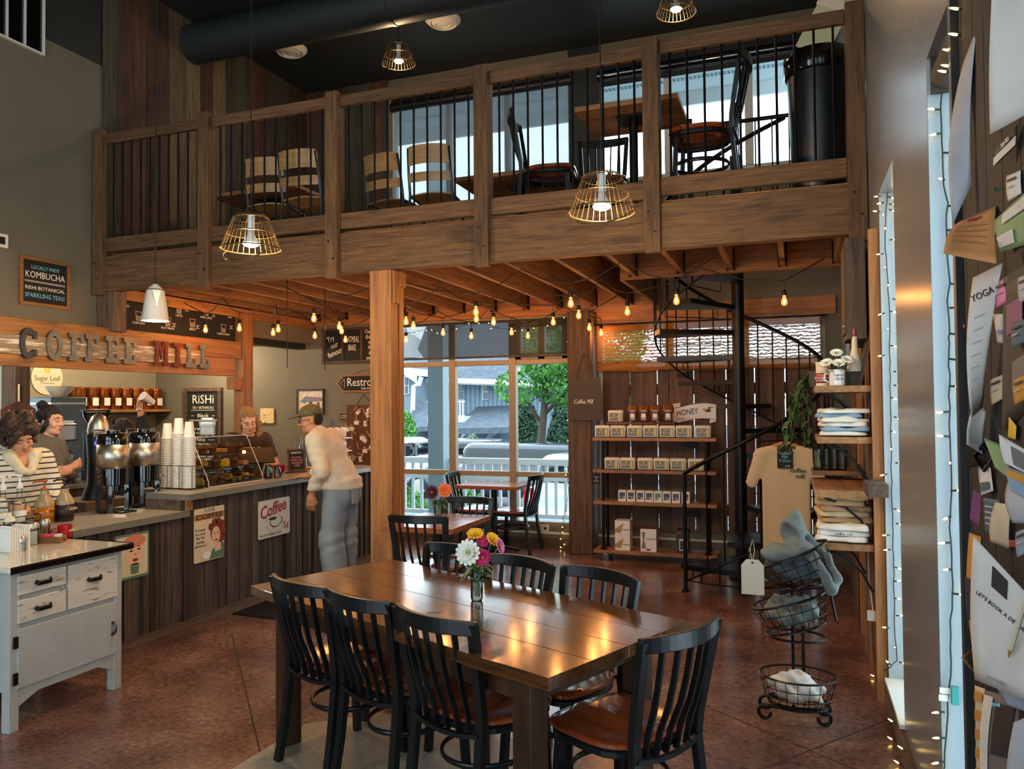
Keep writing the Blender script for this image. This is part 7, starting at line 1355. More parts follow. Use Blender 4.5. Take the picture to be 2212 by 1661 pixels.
for x0, y0, x1, y1 in ((990,828,1000,862),(1043,830,1052,862),(916,822,938,905),(874,815,880,850)):
    Yw = HY-.12 if x0 > 900 else HY-2.62
    w = hbox(x0-2,y0-2,x1+2,y1+2,Yw,Yw+.1,'window','ext_white'); hbox(x0,y0,x1,(y0+y1)/2-1,Yw-.06,Yw-.005,'pane','ext_glass' if x0 != 916 else 'reveal', w); hbox(x0,(y0+y1)/2+1,x1,y1,Yw-.06,Yw-.005,'pane','ext_glass' if x0 != 916 else 'reveal', w)
hbox(905,900,1003,915,HY-2.2,HY,'balcony_floor','ext_white')
for yy in (866,897): hbox(908,yy,1002,yy+3,HY-2.2,HY-2.1,'balcony_rail','ext_white')
for i in range(16): x0 = 908+i*6; hbox(x0,868,x0+2.4,898,HY-2.18,HY-2.12,'baluster','ext_white')
a, c = hp_(985,925,HY-2.5), hp_(1105,922,HY-2.5); B().add([(a.x,HY-3,a.z),(c.x,HY-3,c.z),(c.x,HY,c.z+.95),(a.x,HY,a.z+.95),(a.x,HY-3,a.z-.25),(c.x,HY-3,c.z-.25),(c.x,HY,c.z+.7),(a.x,HY,a.z+.7)], [(0,1,2,3),(7,6,5,4),(0,4,5,1),(1,5,6,2),(2,6,7,3),(3,7,4,0)]).obj('porch_roof', 'roof_shingle', hs)
a, c = hp_(880,925,HY-4), hp_(935,920,HY-4); B().add([(a.x,HY-4.5,a.z),(c.x,HY-4.5,c.z),(c.x-1,HY-2.5,c.z+1.1),(a.x,HY-2.5,a.z+1.6),(a.x,HY-4.5,a.z-.2),(c.x,HY-4.5,c.z-.2)], [(0,1,2,3),(0,4,5,1)]).obj('porch_roof', 'roof_shingle', hs)
for p0, p1 in (((1012,930),(992,955)),((1075,925),(1052,950))): B().tube([hp_(*p0,HY-2.6), hp_(*p1,HY-.2)], .12, 4).obj('roof_brace', 'ext_white', hs)
hbox(1005,935,1025,960,HY-.15,HY-.02,'window','ext_white'); hbox(1057,930,1083,988,HY-.2,HY-.02,'door','siding_dark'); hbox(1054,928,1057,988,HY-.25,HY-.02,'door_frame','ext_white')
# fence, conifers, tree
fn = thing('garden_fence', 'tan board fence across the car park', 'fence', (0,0,0)); a, c = py(868,968,26), py(1045,972,26); n_ = 44
for i in range(n_): x0 = a.x+(c.x-a.x)*i/n_; x1 = a.x+(c.x-a.x)*(i+1)/n_-.02; B().box(x0,x1,26,26.05,-.8,a.z-.12*(i/n_)).obj('fence_board', 'fence_tan', fn)
B().box(a.x,c.x,25.95,26.1,a.z,a.z+.25).obj('fence_cap', 'ext_white', fn)
def foliage(name, label, cat, base, crowns, nl, leafs, mat, trunk, seed):
    q = np.random.default_rng(seed); t = thing(name, label, cat, base); V = []; Fc = []
    tot = sum(r[3]*r[4]*r[5] for r in crowns)**1
    for cx_, cy_, cz_, rx, ry, rz_ in crowns:
        n_ = max(30, int(nl*rx*ry*rz_/tot)); d = q.normal(size=(n_,3)); d /= np.linalg.norm(d, axis=1)[:,None]; rad = q.uniform(.55,1.0,(n_,1))**.5; P = d*rad*np.array([rx,ry,rz_])+np.array([cx_,cy_,cz_])
        u = q.normal(size=(n_,3)); u /= np.linalg.norm(u,axis=1)[:,None]; w = np.cross(u, d+q.normal(size=(n_,3))*.5); w /= np.linalg.norm(w,axis=1)[:,None]+1e-9; s = leafs*q.uniform(.6,1.4,(n_,1)); o = len(V)
        quad = np.stack([P-u*s, P-w*s*.55, P+u*s, P+w*s*.55], 1).reshape(-1,3); o = sum(len(x) for x in V); V.append(quad); Fc.append(np.arange(n_*4).reshape(-1,4)+o)
    me = bpy.data.meshes.new('leaves'); me.from_pydata(np.concatenate(V).tolist(), [], np.concatenate(Fc).tolist()); me.materials.append(MATS[mat]); o = bpy.data.objects.new('leaves', me); COL.objects.link(o); o.parent = t; o['kind'] = 'stuff'
    for pts_, r_ in trunk: B().tube(pts_, r_, 7).obj('trunk' if r_ is trunk[0][1] else 'branch', 'bark', t, smooth=True)
    return t
b_ = py(1165,960,20); foliage('leafy_tree', 'bright green leafy tree outside the cafe window', 'tree', (b_.x, 20, -.8), [(.5,0,3.9,1.1,1.2,1.0),(1.7,0,4.2,1.3,1.3,1.2),(.9,.3,3.0,1.2,1.0,.7),(-.5,-.2,2.95,.7,.7,.5),(1.9,.2,2.9,1.1,1.0,.8),(1.2,0,4.9,1.2,1.1,.7)], 17000, .06, 'ext_green', [([(0,0,0),(.05,0,1.4),(.2,0,2.8),(.1,0,4.6)], [.14,.12,.09,.03]), ([(.1,0,1.9),(-.3,0,2.5),(-.8,0,2.9)], [.06,.04,.015]), ([(.15,0,2.2),(1.0,0,3.0),(1.7,0,3.6)], [.06,.04,.015])], 1)
for x_, sd, lb in ((1136,2,'dark conifer beside the leafy tree trunk'),(1216,3,'dark conifer behind the parked cars')): b_ = py(x_,960,24.4); foliage('conifer_shrub', lb, 'shrub', (b_.x, 24.4, -.8), [(0,0,1.1,.55,.5,1.1),(0,0,2.0,.36,.34,.75)], 4500, .06, 'ext_dark', [([(0,0,0),(0,0,1.2)], [.08,.04])], sd)
b_ = py(872,910,24); foliage('conifer_shrub', 'tall green shrub beside the porch column', 'shrub', (b_.x, 24, -.8), [(0,0,1.3,.45,.5,1.0),(.1,0,.8,.5,.5,.6)], 4000, .06, 'ext_green', [([(0,0,0),(0,0,1.5)], [.08,.04])], 5)
b_ = py(1022,960,24); foliage('young_shrub', 'thin leafy shrub before the tan fence', 'shrub', (b_.x, 24, -.8), [(0,0,.9,.28,.3,.6)], 400, .05, 'leaf_pale', [([(0,0,0),(.1,0,.9)], [.03,.01])], 6)
for x_, w_, sd in ((905,1.1,7),(1035,.9,8)): b_ = py(x_,1090,13.2); foliage('low_hedge', 'low green bush behind the porch railing, %s' % ('beside the porch column' if x_ < 950 else 'past the first mullion'), 'bush', (b_.x, 12.3, -.8), [(0,0,.55,w_*.55,.5,.5)], 1800, .05, 'ext_green', [([(0,0,0),(0,0,.4)], [.03,.02])], sd)
# parked cars
def car(label, x_, y_, Y, rz, paint, L_=4.5, H_=1.45, suv=False):
    b_ = py(x_, y_, Y); t = thing('parked_car', label, 'car', (b_.x, Y, -.8), rz); f = Field((-2.5,-1.0,.1),(2.5,1.0,2.0),.06); k_ = 1.12 if suv else 1
    f.rbox((0,0,.62*k_),(L_/2,.86,.3*k_),.22,k=.0); f.rbox((-.2 if not suv else -.4,0,1.08*k_),(1.35 if not suv else 1.6,.72,.33*k_),.28,k=.12); o = f.obj('body', paint, t, relax=2, paint=[('car_glass', lambda c: (c[:,2] > .98*k_) & (c[:,2] < 1.3*k_))])
    for sx in (-1,1):
        for sy in (-1,1): B().cyl((sx*L_*.32,sy*.72,.32),(sx*L_*.32,sy*.9,.32),.32,n=18).obj('wheel', 'tyre', t, smooth='auto'); B().cyl((sx*L_*.32,sy*.901,.32),(sx*L_*.32,sy*.91,.32),.2,n=12).obj('hub', 'steel', t)
    for sy in (-1,1): B().box(L_/2-.02,L_/2+.02,sy*.55-.12,sy*.55+.12,.7,.82).obj('headlight', 'ext_white', t); B().box(-L_/2-.02,-L_/2+.02,sy*.62-.1,sy*.62+.1,.7,.9*k_).obj('tail_light', 'car_light', t)
    return t
car('dark parked car with glossy roof behind the porch railing', 1118, 1000, 17.2, R_(172), 'car_navy', suv=True); car('white parked car with red tail lights beside the porch column', 830, 995, 19.3, R_(4), 'car_white', suv=True); car('pale parked car close to the post side of the window', 1340, 1010, 14.8, R_(75), 'car_white', suv=True); car('dark parked car before the tan fence seen past the window mullion', 985, 985, 22.3, R_(178), 'car_navy')

q = random.Random(44); cards = [('pale pink','petal_rose'),('slate','pp_teal'),('cream','pp_cream'),('ochre','pp_ochre'),('grey','pp_grey'),('white','pp_white'),('green','pp_green'),('blue','pp_blue')]; spots = [(2150,610,'beside the yoga flyer'),(2185,700,'over the dark patterned flyer'),(2140,820,'below the business card'),(2190,820,'over the patterned flyer foot'),(2200,600,'above the dark flyer'),(2175,380,'under the sticker card'),(2135,1560,'over the photo page'),(2195,1150,'among the receipts')]
for (nm, mt), (x_, y_, w_) in zip(cards, spots): flyer(nm+' card pinned '+w_, Q((x_,y_,.034),(x_+30,y_-12,.026),(x_+32,y_+38,.026),(x_+3,y_+55,.036)), mt, .002, None, ((.2,.2,.8,.3,'pp_dark'),(.2,.5,.6,.56,'pp_grey')))
# ================================================================ PEOPLE
for nm, c in (('skin','#c98f6c'),('skin_fair','#d8a283'),('skin_tan','#b97f58'),('hair_brown','#3a2415'),('hair_dark','#1c1512'),('hair_black','#100d0c'),('hair_blond','#8a6a42'),('lip','#a8584a'),('eye_white','#e4ddd4'),('iris','#23170f'),('shirt_cream','#cfc3ab'),('denim','#848f96'),('shirt_brown','#3a2115'),('sweat_grey','#5c5a55'),('shirt_black','#14161a'),('cap_olive','#5d5434'),('fleece','#d2c3a0'),('trouser_dark','#1f2126'),('shoe','#cfcac0')): plain(nm, c, .75 if nm[:4] != 'skin' else .5, var=.06 if nm[:4] != 'hair' else .35, scale=18 if nm[:4] != 'hair' else 60, bump=.25 if nm[:4] == 'hair' else .08)
m, N, L, b = _new('stripe_knit'); tc = N.new('ShaderNodeTexCoord'); sx = N.new('ShaderNodeSeparateXYZ'); L.new(tc.outputs['Object'], sx.inputs[0])
mm = N.new('ShaderNodeMath'); mm.operation = 'MULTIPLY'; mm.inputs[1].default_value = 26; fr = N.new('ShaderNodeMath'); fr.operation = 'FRACT'; gt = N.new('ShaderNodeMath'); gt.operation = 'GREATER_THAN'; gt.inputs[1].default_value = .74
L.new(sx.outputs['Z'], mm.inputs[0]); L.new(mm.outputs[0], fr.inputs[0]); L.new(fr.outputs[0], gt.inputs[0]); mx = N.new('ShaderNodeMix'); mx.data_type = 'RGBA'; mx.inputs['A'].default_value = lin('#d8cdb8'); mx.inputs['B'].default_value = lin('#232838'); L.new(gt.outputs[0], mx.inputs['Factor']); L.new(mx.outputs['Result'], b.inputs['Base Color']); b.inputs['Roughness'].default_value = .9
V3 = lambda *a: np.array(a, float)
def prims(J):
    """body as tapered limbs: (region, kind, args)"""
    P = []; c = lambda reg, a, b_, r0, r1, k=.04, sq=None: P.append((reg, 'c', a, b_, r0, r1, k, sq)); T_ = (1.25,.9,1)
    c('torso', J['pelvis'], J['waist'], .128, .115, .06, T_); c('torso', J['waist'], J['chest'], .115, .132, .06, T_); c('torso', J['chest'], J['neck']-V3(0,.0,.06), .128, .085, .06, T_)
    for s, S_ in (('L',-1),('R',1)):
        c('torso', J['neck']-V3(0,.0,.05), J['sh'+s], .06, .056, .05); c('armU', J['sh'+s], J['el'+s], .054, .042, .04); c('armL', J['el'+s], J['wr'+s], .041, .027, .025)
        c('legU', J['pelvis']+V3(S_*.085,0,-.02), J['kn'+s], .098, .064, .05); c('legL', J['kn'+s], J['an'+s], .06, .042, .03); c('foot', J['an'+s]-V3(0,.02,.03), J['an'+s]+V3(0,.15,-.045), .043, .034, .02)
    c('neck', J['neck']-V3(0,.01,.03), J['head']-V3(0,.0,.06), .054, .05, .03)
    return P
def put(f, P, regs, grow=0, scale=None):
    for r, _, a, b_, r0, r1, k, sq in P:
        if r in regs: g = grow[r] if isinstance(grow, dict) else grow; f.cone(a, b_, r0+g, r1+g, k, sq=sq)
    return f
def put_hand(f, w, d, n, curl=.5, s_=1, spread=.0):
    """w wrist, d finger direction, n palm normal; four fingers of unequal length and a thumb from the side of the palm"""
    d = d/np.linalg.norm(d); n = n-d*(n@d); n /= np.linalg.norm(n); e = np.cross(d, n)*s_
    f.cone(w, w+d*.03, .026, .03, .02); f.cone(w+d*.03-e*.02, w+d*.08-e*.026, .018, .016, .02); f.cone(w+d*.03+e*.02, w+d*.08+e*.026, .018, .015, .02); f.cone(w+d*.03, w+d*.085, .02, .016, .02)
    for i, (o, L_) in enumerate(((-.031,.066),(-.0105,.076),(.0105,.07),(.030,.055))):
        p = w+d*.085+e*o; a = curl*.5; dd = d; q_ = [p]
        for sg in (.42,.33,.25):
            dd = dd*math.cos(a)+n*math.sin(a); dd = dd/np.linalg.norm(dd); p = p+dd*L_*sg+e*o*spread*sg; q_.append(p); a = curl*.55
        f.path(q_, [.0098,.009,.0085,.0075], k=.004)
    t0 = w+d*.025-e*.028; f.path([t0, t0+d*.03-e*.018+n*.012, t0+d*.06-e*.012+n*.03], [.014,.0115,.009], k=.008)
def head_m(J, yaw, pitch, roll=0): return Matrix.Translation(J['head'].tolist()) @ Matrix.Rotation(yaw,4,'Z') @ Matrix.Rotation(-pitch,4,'X') @ Matrix.Rotation(roll,4,'Y')
def put_head(f, M, fem=False):
    h = lambda *p: np.array(M @ Vector(p)); k = .93 if fem else 1.0
    f.ell(h(0,-.012,.04), (.074*k,.092*k,.082*k), .03, M=M); f.ell(h(0,.018,-.025), (.060*k,.070*k,.085*k), .035, M=M); f.cone(h(-.03,.045,-.085), h(.03,.045,-.085), .022*k, k=.03); f.ell(h(0,.068,-.098), (.02,.016,.016), .02, M=M)
    f.cone(h(-.035,.074,.022), h(.035,.074,.022), .013, k=.02)
    for s in (-1,1):
        f.ell(h(s*.031,.092,.002), (.017,.012,.011), .008, cut=True, M=M); f.ell(h(s*.04,.062,-.035), (.022,.018,.02), .02, M=M); f.ell(h(s*.074*k,-.004,-.012), (.010,.02,.03), .008, M=M); f.ell(h(s*.031,.078,.001), (.013,.011,.010), .003, M=M)
    f.path([h(0,.084,.012), h(0,.094,-.012), h(0,.104,-.032)], [.0085,.010,.0125], k=.012); f.cone(h(-.013,.09,-.036), h(.013,.09,-.036), .008, k=.008)
    f.cone(h(-.018,.082,-.063), h(.018,.082,-.063), .0085, k=.008); f.cone(h(-.014,.08,-.074), h(.014,.08,-.074), .0085, k=.006)
def face_bits(t, M, hairmat, lipmat='lip', down=.5, sk='skin'):
    R3 = M.to_3x3().to_4x4()
    for s in (-1,1):
        e = B().ball((0,0,0), (.0125,.0085,.0055), 12, 6, M @ Tm(s*.031,.0835,.001)).obj('eye', 'eye_white', t, smooth=True); B().ball((0,0,0), (.0055,.004,.0055), 10, 6, M @ Tm(s*.031,.0895,.0005-.002*down)).obj('iris', 'iris', e, smooth=True)
        B().tube([M @ Vector((s*.016,.090,.0075)), M @ Vector((s*.031,.0925,.0085-.004*down)), M @ Vector((s*.047,.084,.004))], .003, 5).obj('eyelid', sk, e, smooth=True); B().tube([M @ Vector((s*.014,.089,.021)), M @ Vector((s*.032,.090,.027)), M @ Vector((s*.05,.078,.020))], [.003,.0038,.002], 5).obj('eyebrow', hairmat, t, smooth=True)
    B().tube([M @ Vector((-.021,.0845,-.068)), M @ Vector((-.008,.0915,-.064)), M @ Vector((0,.0915,-.0655)), M @ Vector((.008,.0915,-.064)), M @ Vector((.021,.0845,-.068))], [.002,.0048,.0048,.0048,.002], 6).obj('upper_lip', lipmat, t, smooth=True); B().tube([M @ Vector((-.018,.0845,-.0705)), M @ Vector((0,.090,-.0745)), M @ Vector((.018,.0845,-.0705))], [.002,.0058,.002], 6).obj('lower_lip', lipmat, t, smooth=True)
def joints(**k): return {a: (V3(*b_) if not isinstance(b_, np.ndarray) else b_) for a, b_ in k.items()}
LO, HI = (-.55,-.5,0), (.55,.65,1.85)
def body(t, P, M, skin, hands, fem, vox=.0075, lo=LO, hi=HI):
    f = Field(lo, hi, vox); put(f, P, ('torso','neck','armU','armL','legU','legL','foot')); put_head(f, M, fem)
    for h in hands: put_hand(f, *h[:3], **h[3])
    return f.obj('body', skin, t, relax=1)
def noise3(s, a, sd=0): return lambda g: a*(np.sin(g[...,0]*s+sd)*np.sin(g[...,1]*s*1.13+1.7*sd)*np.sin(g[...,2]*s*.9+.6)+.5*np.sin(g[...,0]*s*2.3+1)*np.sin(g[...,1]*s*2.1)*np.sin(g[...,2]*s*2.6+sd))
# ---- customer in cap, leaning to the counter
t = thing('person', 'customer in olive cap, cream sweatshirt and pale jeans leaning at the counter', 'person', (-3.80, 5.93, 0), R_(97))
J = joints(pelvis=(0,-.02,.95), waist=(0,.03,1.06), chest=(0,.115,1.24), neck=(0,.185,1.41), head=(0,.275,1.535), shL=(-.175,.135,1.355), shR=(.175,.135,1.355), elL=(-.245,.05,1.10), elR=(.235,.2,1.12), wrL=(-.20,.165,.885), wrR=(.16,.37,1.02), knL=(-.10,.03,.50), knR=(.11,.0,.50), anL=(-.115,-.03,.085), anR=(.12,.02,.085))
P = prims(J); M = head_m(J, R_(30), R_(9))
body(t, P, M, 'skin_tan', [(J['wrL'], V3(.02,.12,-1), V3(.9,.1,0), dict(curl=.75, s_=-1)), (J['wrR'], V3(-.3,1,-.05), V3(0,0,-1), dict(curl=.3, s_=1))], False, .007)
f = Field((-.42,-.3,.85),(.42,.55,1.5),.009); put(f, P, ('torso','armU','armL'), {'torso':.026,'armU':.030,'armL':.026}); f.cone(J['pelvis']+V3(0,.0,.0), J['waist'], .175, .158, .03, sq=(1.22,1.0,1)); f.cone(J['neck']-V3(0,.0,.01), J['neck']+V3(0,.008,.015), .066, .06, .02)
for w in ('wrL','wrR'): f.ell(J[w], (.05,.05,.05), k=.015, cut=True)
f.ell(J['head']-V3(0,-.01,.075), (.056,.066,.07), .01, cut=True); f.rbox((0,0,.87),(.5,.5,.055),.005,k=.02,cut=True); f.fn(noise3(26,.004,2)); f.fn(lambda g: .004*np.sin(g[...,2]*70+g[...,1]*22)*np.exp(-((g[...,2]-1.0)/.09)**2)+.0025*np.sin(g[...,2]*85+g[...,0]*30)*(np.abs(g[...,0]) > .18)); f.obj('sweatshirt', 'shirt_cream', t, relax=2)
f = Field((-.32,-.32,.03),(.32,.32,1.03),.010); put(f, P, ('legU','legL'), {'legU':.026,'legL':.045}); f.cone(J['pelvis'], J['pelvis']+V3(0,.01,.05), .142, .138, .05, sq=(1.2,.95,1)); f.ell((-.06,-.09,.88),(.09,.08,.1),k=.05).ell((.06,-.09,.88),(.09,.08,.1),k=.05)
for s in ('L','R'): f.cone(J['kn'+s], J['an'+s]-V3(0,0,.03), .10, .098, .04)
f.fn(noise3(24,.004,4)); f.fn(lambda g: .005*np.sin(g[...,2]*60+g[...,1]*25)*np.exp(-((g[...,2]-.46)/.1)**2)); jn = f.obj('jeans', 'denim', t, relax=2)
B().box(-.055,.055,-.004,.004,-.06,.06, Tm(-.085,-.185,.87)).obj('back_pocket', 'denim', jn)
for s, S_ in (('L',-1),('R',1)): f = Field((-.3,-.3,0),(.3,.35,.16),.009); f.cone(J['an'+s]-V3(0,.035,.042), J['an'+s]+V3(0,.17,-.05), .05, .04, .02); f.rbox((0,0,-.05),(.5,.5,.05),.001,k=.001,cut=True); f.obj('shoe', 'shoe', t)
h = lambda *p: np.array(M @ Vector(p))
f = Field((-.25,.0,1.35),(.25,.6,1.78),.006); f.ell(h(0,-.022,.01), (.076,.090,.085), .02, M=M); f.rbox(h(0,.075,-.04), (.2,.10,.17), .01, k=.01, cut=True, M=M); f.rbox(h(0,0,-.16),(.2,.2,.10),.01,k=.01,cut=True,M=M); f.obj('hair', 'hair_black', t)
f = Field((-.25,.0,1.35),(.25,.65,1.80),.006); f.ell(h(0,-.008,.058), (.086,.106,.082), .0, M=M); f.rbox(h(0,0,-.04),(.3,.3,.075),.004,k=.005,cut=True,M=M); f.ell(h(0,-.008,.05), (.078,.098,.072), .0, cut=True, M=M)
f.ell(h(0,.118,.050), (.078,.082,.010), .012, M=M @ Matrix.Rotation(-.10,4,'X')); f.ell(h(0,-.008,.14),(.009,.009,.006),.004,M=M); f.obj('cap', 'cap_olive', t, relax=2)
gl = B()
for s in (-1,1): B().tube([M @ Vector((s*.033+.023*math.cos(a), .103-.25*(.023*math.cos(a)*s)*.3, .0+.019*math.sin(a))) for a in [2*math.pi*i/20 for i in range(20)]], .0022, 5, closed=True).obj('glasses_rim', 'black', t); B().tube([M @ Vector((s*.056,.098,.004)), M @ Vector((s*.078,.03,.008)), M @ Vector((s*.08,-.01,.0))], .002, 5).obj('glasses_arm', 'black', t)
B().tube([M @ Vector((-.011,.104,.004)), M @ Vector((.011,.104,.004))], .002, 5).obj('glasses_bridge', 'black', t)
face_bits(t, M, 'hair_black', 'lip', .3, 'skin_tan')
# ---- barista at the till
t = thing('person', 'barista in brown printed T-shirt with wavy blond hair at the till', 'person', (-5.24, 6.47, 0), R_(-122))
J = joints(pelvis=(0,-.10,.93), waist=(0,-.05,1.04), chest=(0,.015,1.21), neck=(.015,.085,1.37), head=(.03,.15,1.515), shL=(-.165,.05,1.315), shR=(.165,.05,1.325), elL=(-.25,.12,1.07), elR=(.24,.12,1.08), wrL=(-.13,.33,1.10), wrR=(.1,.35,1.12), knL=(-.09,-.06,.49), knR=(.09,-.08,.49), anL=(-.1,-.12,.08), anR=(.1,-.12,.08))
P = prims(J); M = head_m(J, R_(-8), R_(24), R_(6))
body(t, P, M, 'skin_fair', [(J['wrL'], V3(.3,1,.1), V3(.2,0,-1), dict(curl=.5, s_=-1)), (J['wrR'], V3(-.3,1,.1), V3(-.2,0,-1), dict(curl=.5, s_=1))], True)
f = Field((-.4,-.35,.78),(.4,.4,1.48),.009); put(f, P, ('torso','armU'), {'torso':.016,'armU':.022}); f.cone(J['pelvis']-V3(0,0,.08), J['waist'], .145, .13, .04, sq=(1.2,.9,1)); f.ell(J['neck']+V3(0,.05,.045), (.085,.075,.06), .01, cut=True)
for s in ('L','R'): f.ell(J['el'+s], (.085,.085,.085), .01, cut=True)
f.fn(noise3(30,.005,1)); f.obj('tshirt', 'shirt_brown', t, relax=2)
plain('print_yellow', '#d8b23a', .8); plain('print_pink', '#c07a8c', .8)
for s_, z_, m_, w_ in (('STAR',.0,'print_yellow',.2),('COFFEE',-.075,'print_pink',.22)): text(s_, .075, m_, t, frameM((0,.165+.0*z_,1.225+z_), (-1,0,0), (0,.28,1)), width=w_, ext=.002, bold=.002)
f = Field((-.3,-.3,.0),(.3,.3,1.0),.012); put(f, P, ('legU','legL'), .02); f.obj('trousers', 'trouser_dark', t)
h = lambda *p: np.array(M @ Vector(p)); f = Field((-.26,-.2,1.1),(.3,.4,1.78),.007)
f.ell(h(0,-.022,.045), (.078,.096,.080), .02, M=M); f.rbox(h(0,.085,-.055), (.066,.085,.112), .03, k=.012, cut=True, M=M); f.ell(h(0,-.08,.075), (.05,.045,.045), .03, M=M)
for s in (-1,1): f.path([h(s*.068,.0,.03), h(s*.084,.0,-.07), h(s*.088,.03,-.15), h(s*.09,.05,-.23)], [.016,.018,.018,.008], k=.02)
f.path([h(-.06,-.05,.04), h(-.10,-.03,-.06), h(-.12,-.0,-.16)], [.03,.03,.015], k=.03); f.fn(noise3(75,.006,3)); f.obj('hair', 'hair_blond', t)
face_bits(t, M, 'hair_brown', 'lip', .8, 'skin_fair')
# ---- woman in striped knit looking down
t = thing('person', 'woman with curly brown hair in a striped cream knit looking down', 'person', (-5.20, 3.94, 0), R_(-98))
J = joints(pelvis=(0,-.05,.92), waist=(0,-.03,1.03), chest=(0,.01,1.19), neck=(0,.05,1.335), head=(.01,.105,1.465), shL=(-.185,.02,1.275), shR=(.185,.02,1.275), elL=(-.26,.08,1.02), elR=(.26,.08,1.02), wrL=(-.14,.28,.98), wrR=(.14,.28,.98), knL=(-.09,-.05,.48), knR=(.09,-.05,.48), anL=(-.1,-.08,.08), anR=(.1,-.08,.08))
P = prims(J); M = head_m(J, R_(-6), R_(30), R_(10))
body(t, P, M, 'skin', [(J['wrL'], V3(.4,1,-.1), V3(.2,0,-1), dict(curl=.6, s_=-1)), (J['wrR'], V3(-.4,1,-.1), V3(-.2,0,-1), dict(curl=.6, s_=1))], True)
f = Field((-.45,-.35,.74),(.45,.42,1.45),.010); put(f, P, ('torso','armU','armL'), {'torso':.028,'armU':.032,'armL':.026}); f.cone(J['pelvis']-V3(0,0,.1), J['waist'], .16, .15, .04, sq=(1.2,.95,1))
for w in ('wrL','wrR'): f.ell(J[w], (.05,.05,.05), .01, cut=True)
f.ell(J['neck']+V3(0,.07,.0), (.055,.09,.10), .015, cut=True); f.fn(noise3(28,.006,5)); f.obj('striped_knit', 'stripe_knit', t, relax=2)
f = Field((-.25,-.2,1.15),(.25,.3,1.5),.009); f.path([J['neck']+V3(-.03,.13,-.12), J['neck']+V3(-.085,.07,-.015), J['neck']+V3(-.06,-.05,.03), J['neck']+V3(.06,-.05,.03), J['neck']+V3(.085,.07,-.015), J['neck']+V3(.03,.13,-.12)], [.028,.04,.04,.04,.04,.028], k=.03); f.fn(noise3(80,.006,2)); f.obj('fleece_collar', 'fleece', t)
f = Field((-.3,-.3,.0),(.3,.3,1.0),.012); put(f, P, ('legU','legL'), .02); f.obj('trousers', 'trouser_dark', t)
h = lambda *p: np.array(M @ Vector(p)); f = Field((-.25,-.2,1.2),(.25,.35,1.72),.007); f.ell(h(0,-.025,.05), (.10,.112,.098), .02, M=M); f.rbox(h(0,.09,-.06), (.056,.085,.105), .03, k=.02, cut=True, M=M); q = random.Random(3)
for i in range(34): a = q.uniform(0,6.28); z_ = q.uniform(-.09,.12); rr_ = .098*math.sqrt(max(.1,1-(z_/.16)**2)); p_ = (rr_*math.cos(a), -.02+rr_*1.05*math.sin(a), z_+.02); 
for i in range(70):
    a = q.uniform(0,6.28); z_ = q.uniform(-.08,.13); rr_ = .1*math.sqrt(max(.08,1-(z_/.15)**2)); x_, y_ = rr_*math.cos(a), -.022+rr_*1.08*math.sin(a)
    if y_ > .045 and z_ < .045: continue
    f.ell(h(x_, y_, z_+.02), (.026,.026,.022), .012, M=M)
f.path([h(.05,.085,.075),h(.075,.075,.03),h(.082,.06,-.03)], [.024,.022,.016], k=.02); f.fn(noise3(95,.009,6)); f.obj('hair', 'hair_brown', t)
face_bits(t, M, 'hair_brown', 'lip', .8)
# ---- colleague with bun and crossed arms
t = thing('person', 'woman with dark hair in a bun, grey sweatshirt and crossed arms', 'person', (-5.80, 4.66, 0), R_(-66))
J = joints(pelvis=(0,-.02,.95), waist=(0,-.01,1.07), chest=(0,.01,1.24), neck=(0,.02,1.405), head=(0,.055,1.555), shL=(-.175,.0,1.345), shR=(.175,.0,1.345), elL=(-.23,.09,1.10), elR=(.23,.09,1.10), wrL=(.06,.22,1.14), wrR=(-.08,.20,1.17), knL=(-.09,.0,.5), knR=(.09,.0,.5), anL=(-.1,-.02,.08), anR=(.1,-.02,.08))
P = prims(J); M = head_m(J, R_(-10), R_(2))
body(t, P, M, 'skin_fair', [(J['wrL'], V3(1,.1,.15), V3(0,-1,0), dict(curl=.4, s_=-1)), (J['wrR'], V3(-1,.1,.25), V3(0,-1,0), dict(curl=.4, s_=1))], True)
f = Field((-.42,-.32,.78),(.42,.4,1.5),.010); put(f, P, ('torso','armU'), {'torso':.024,'armU':.026}); f.cone(J['pelvis']-V3(0,0,.08), J['waist'], .152, .14, .04, sq=(1.2,.95,1)); f.cone(J['elL'], J['elL']*.45+J['wrL']*.55, .066, .06, .03); f.cone(J['elR'], J['elR']*.45+J['wrR']*.55, .066, .06, .03); f.ell(J['neck']+V3(0,.03,.05), (.062,.062,.05), .01, cut=True); f.fn(noise3(30,.006,7)); f.obj('sweatshirt', 'sweat_grey', t, relax=2)
f = Field((-.3,-.3,.0),(.3,.3,1.0),.012); put(f, P, ('legU','legL'), .02); f.obj('trousers', 'trouser_dark', t)
h = lambda *p: np.array(M @ Vector(p)); f = Field((-.2,-.25,1.35),(.2,.25,1.80),.007); f.ell(h(0,-.02,.045), (.079,.097,.088), .02, M=M); f.rbox(h(0,.085,-.05), (.064,.085,.10), .03, k=.012, cut=True, M=M); f.path([h(-.075,.03,.03),h(-.082,.02,-.04),h(-.06,-.03,-.09)],[.014,.016,.02],k=.02); f.path([h(.075,.03,.03),h(.082,.02,-.04),h(.06,-.03,-.09)],[.014,.016,.02],k=.02); f.cone(h(0,.06,.125),h(0,-.06,.145),.006,k=.01,cut=True); f.ell(h(-.0,-.075,.125), (.042,.042,.038), .015, M=M); f.fn(noise3(85,.007,8)); f.obj('hair', 'hair_dark', t)
face_bits(t, M, 'hair_dark', 'lip', .3, 'skin_fair'); B().tube([(-.12,.176,1.27),(.12,.176,1.27)], .001, 4) if False else None
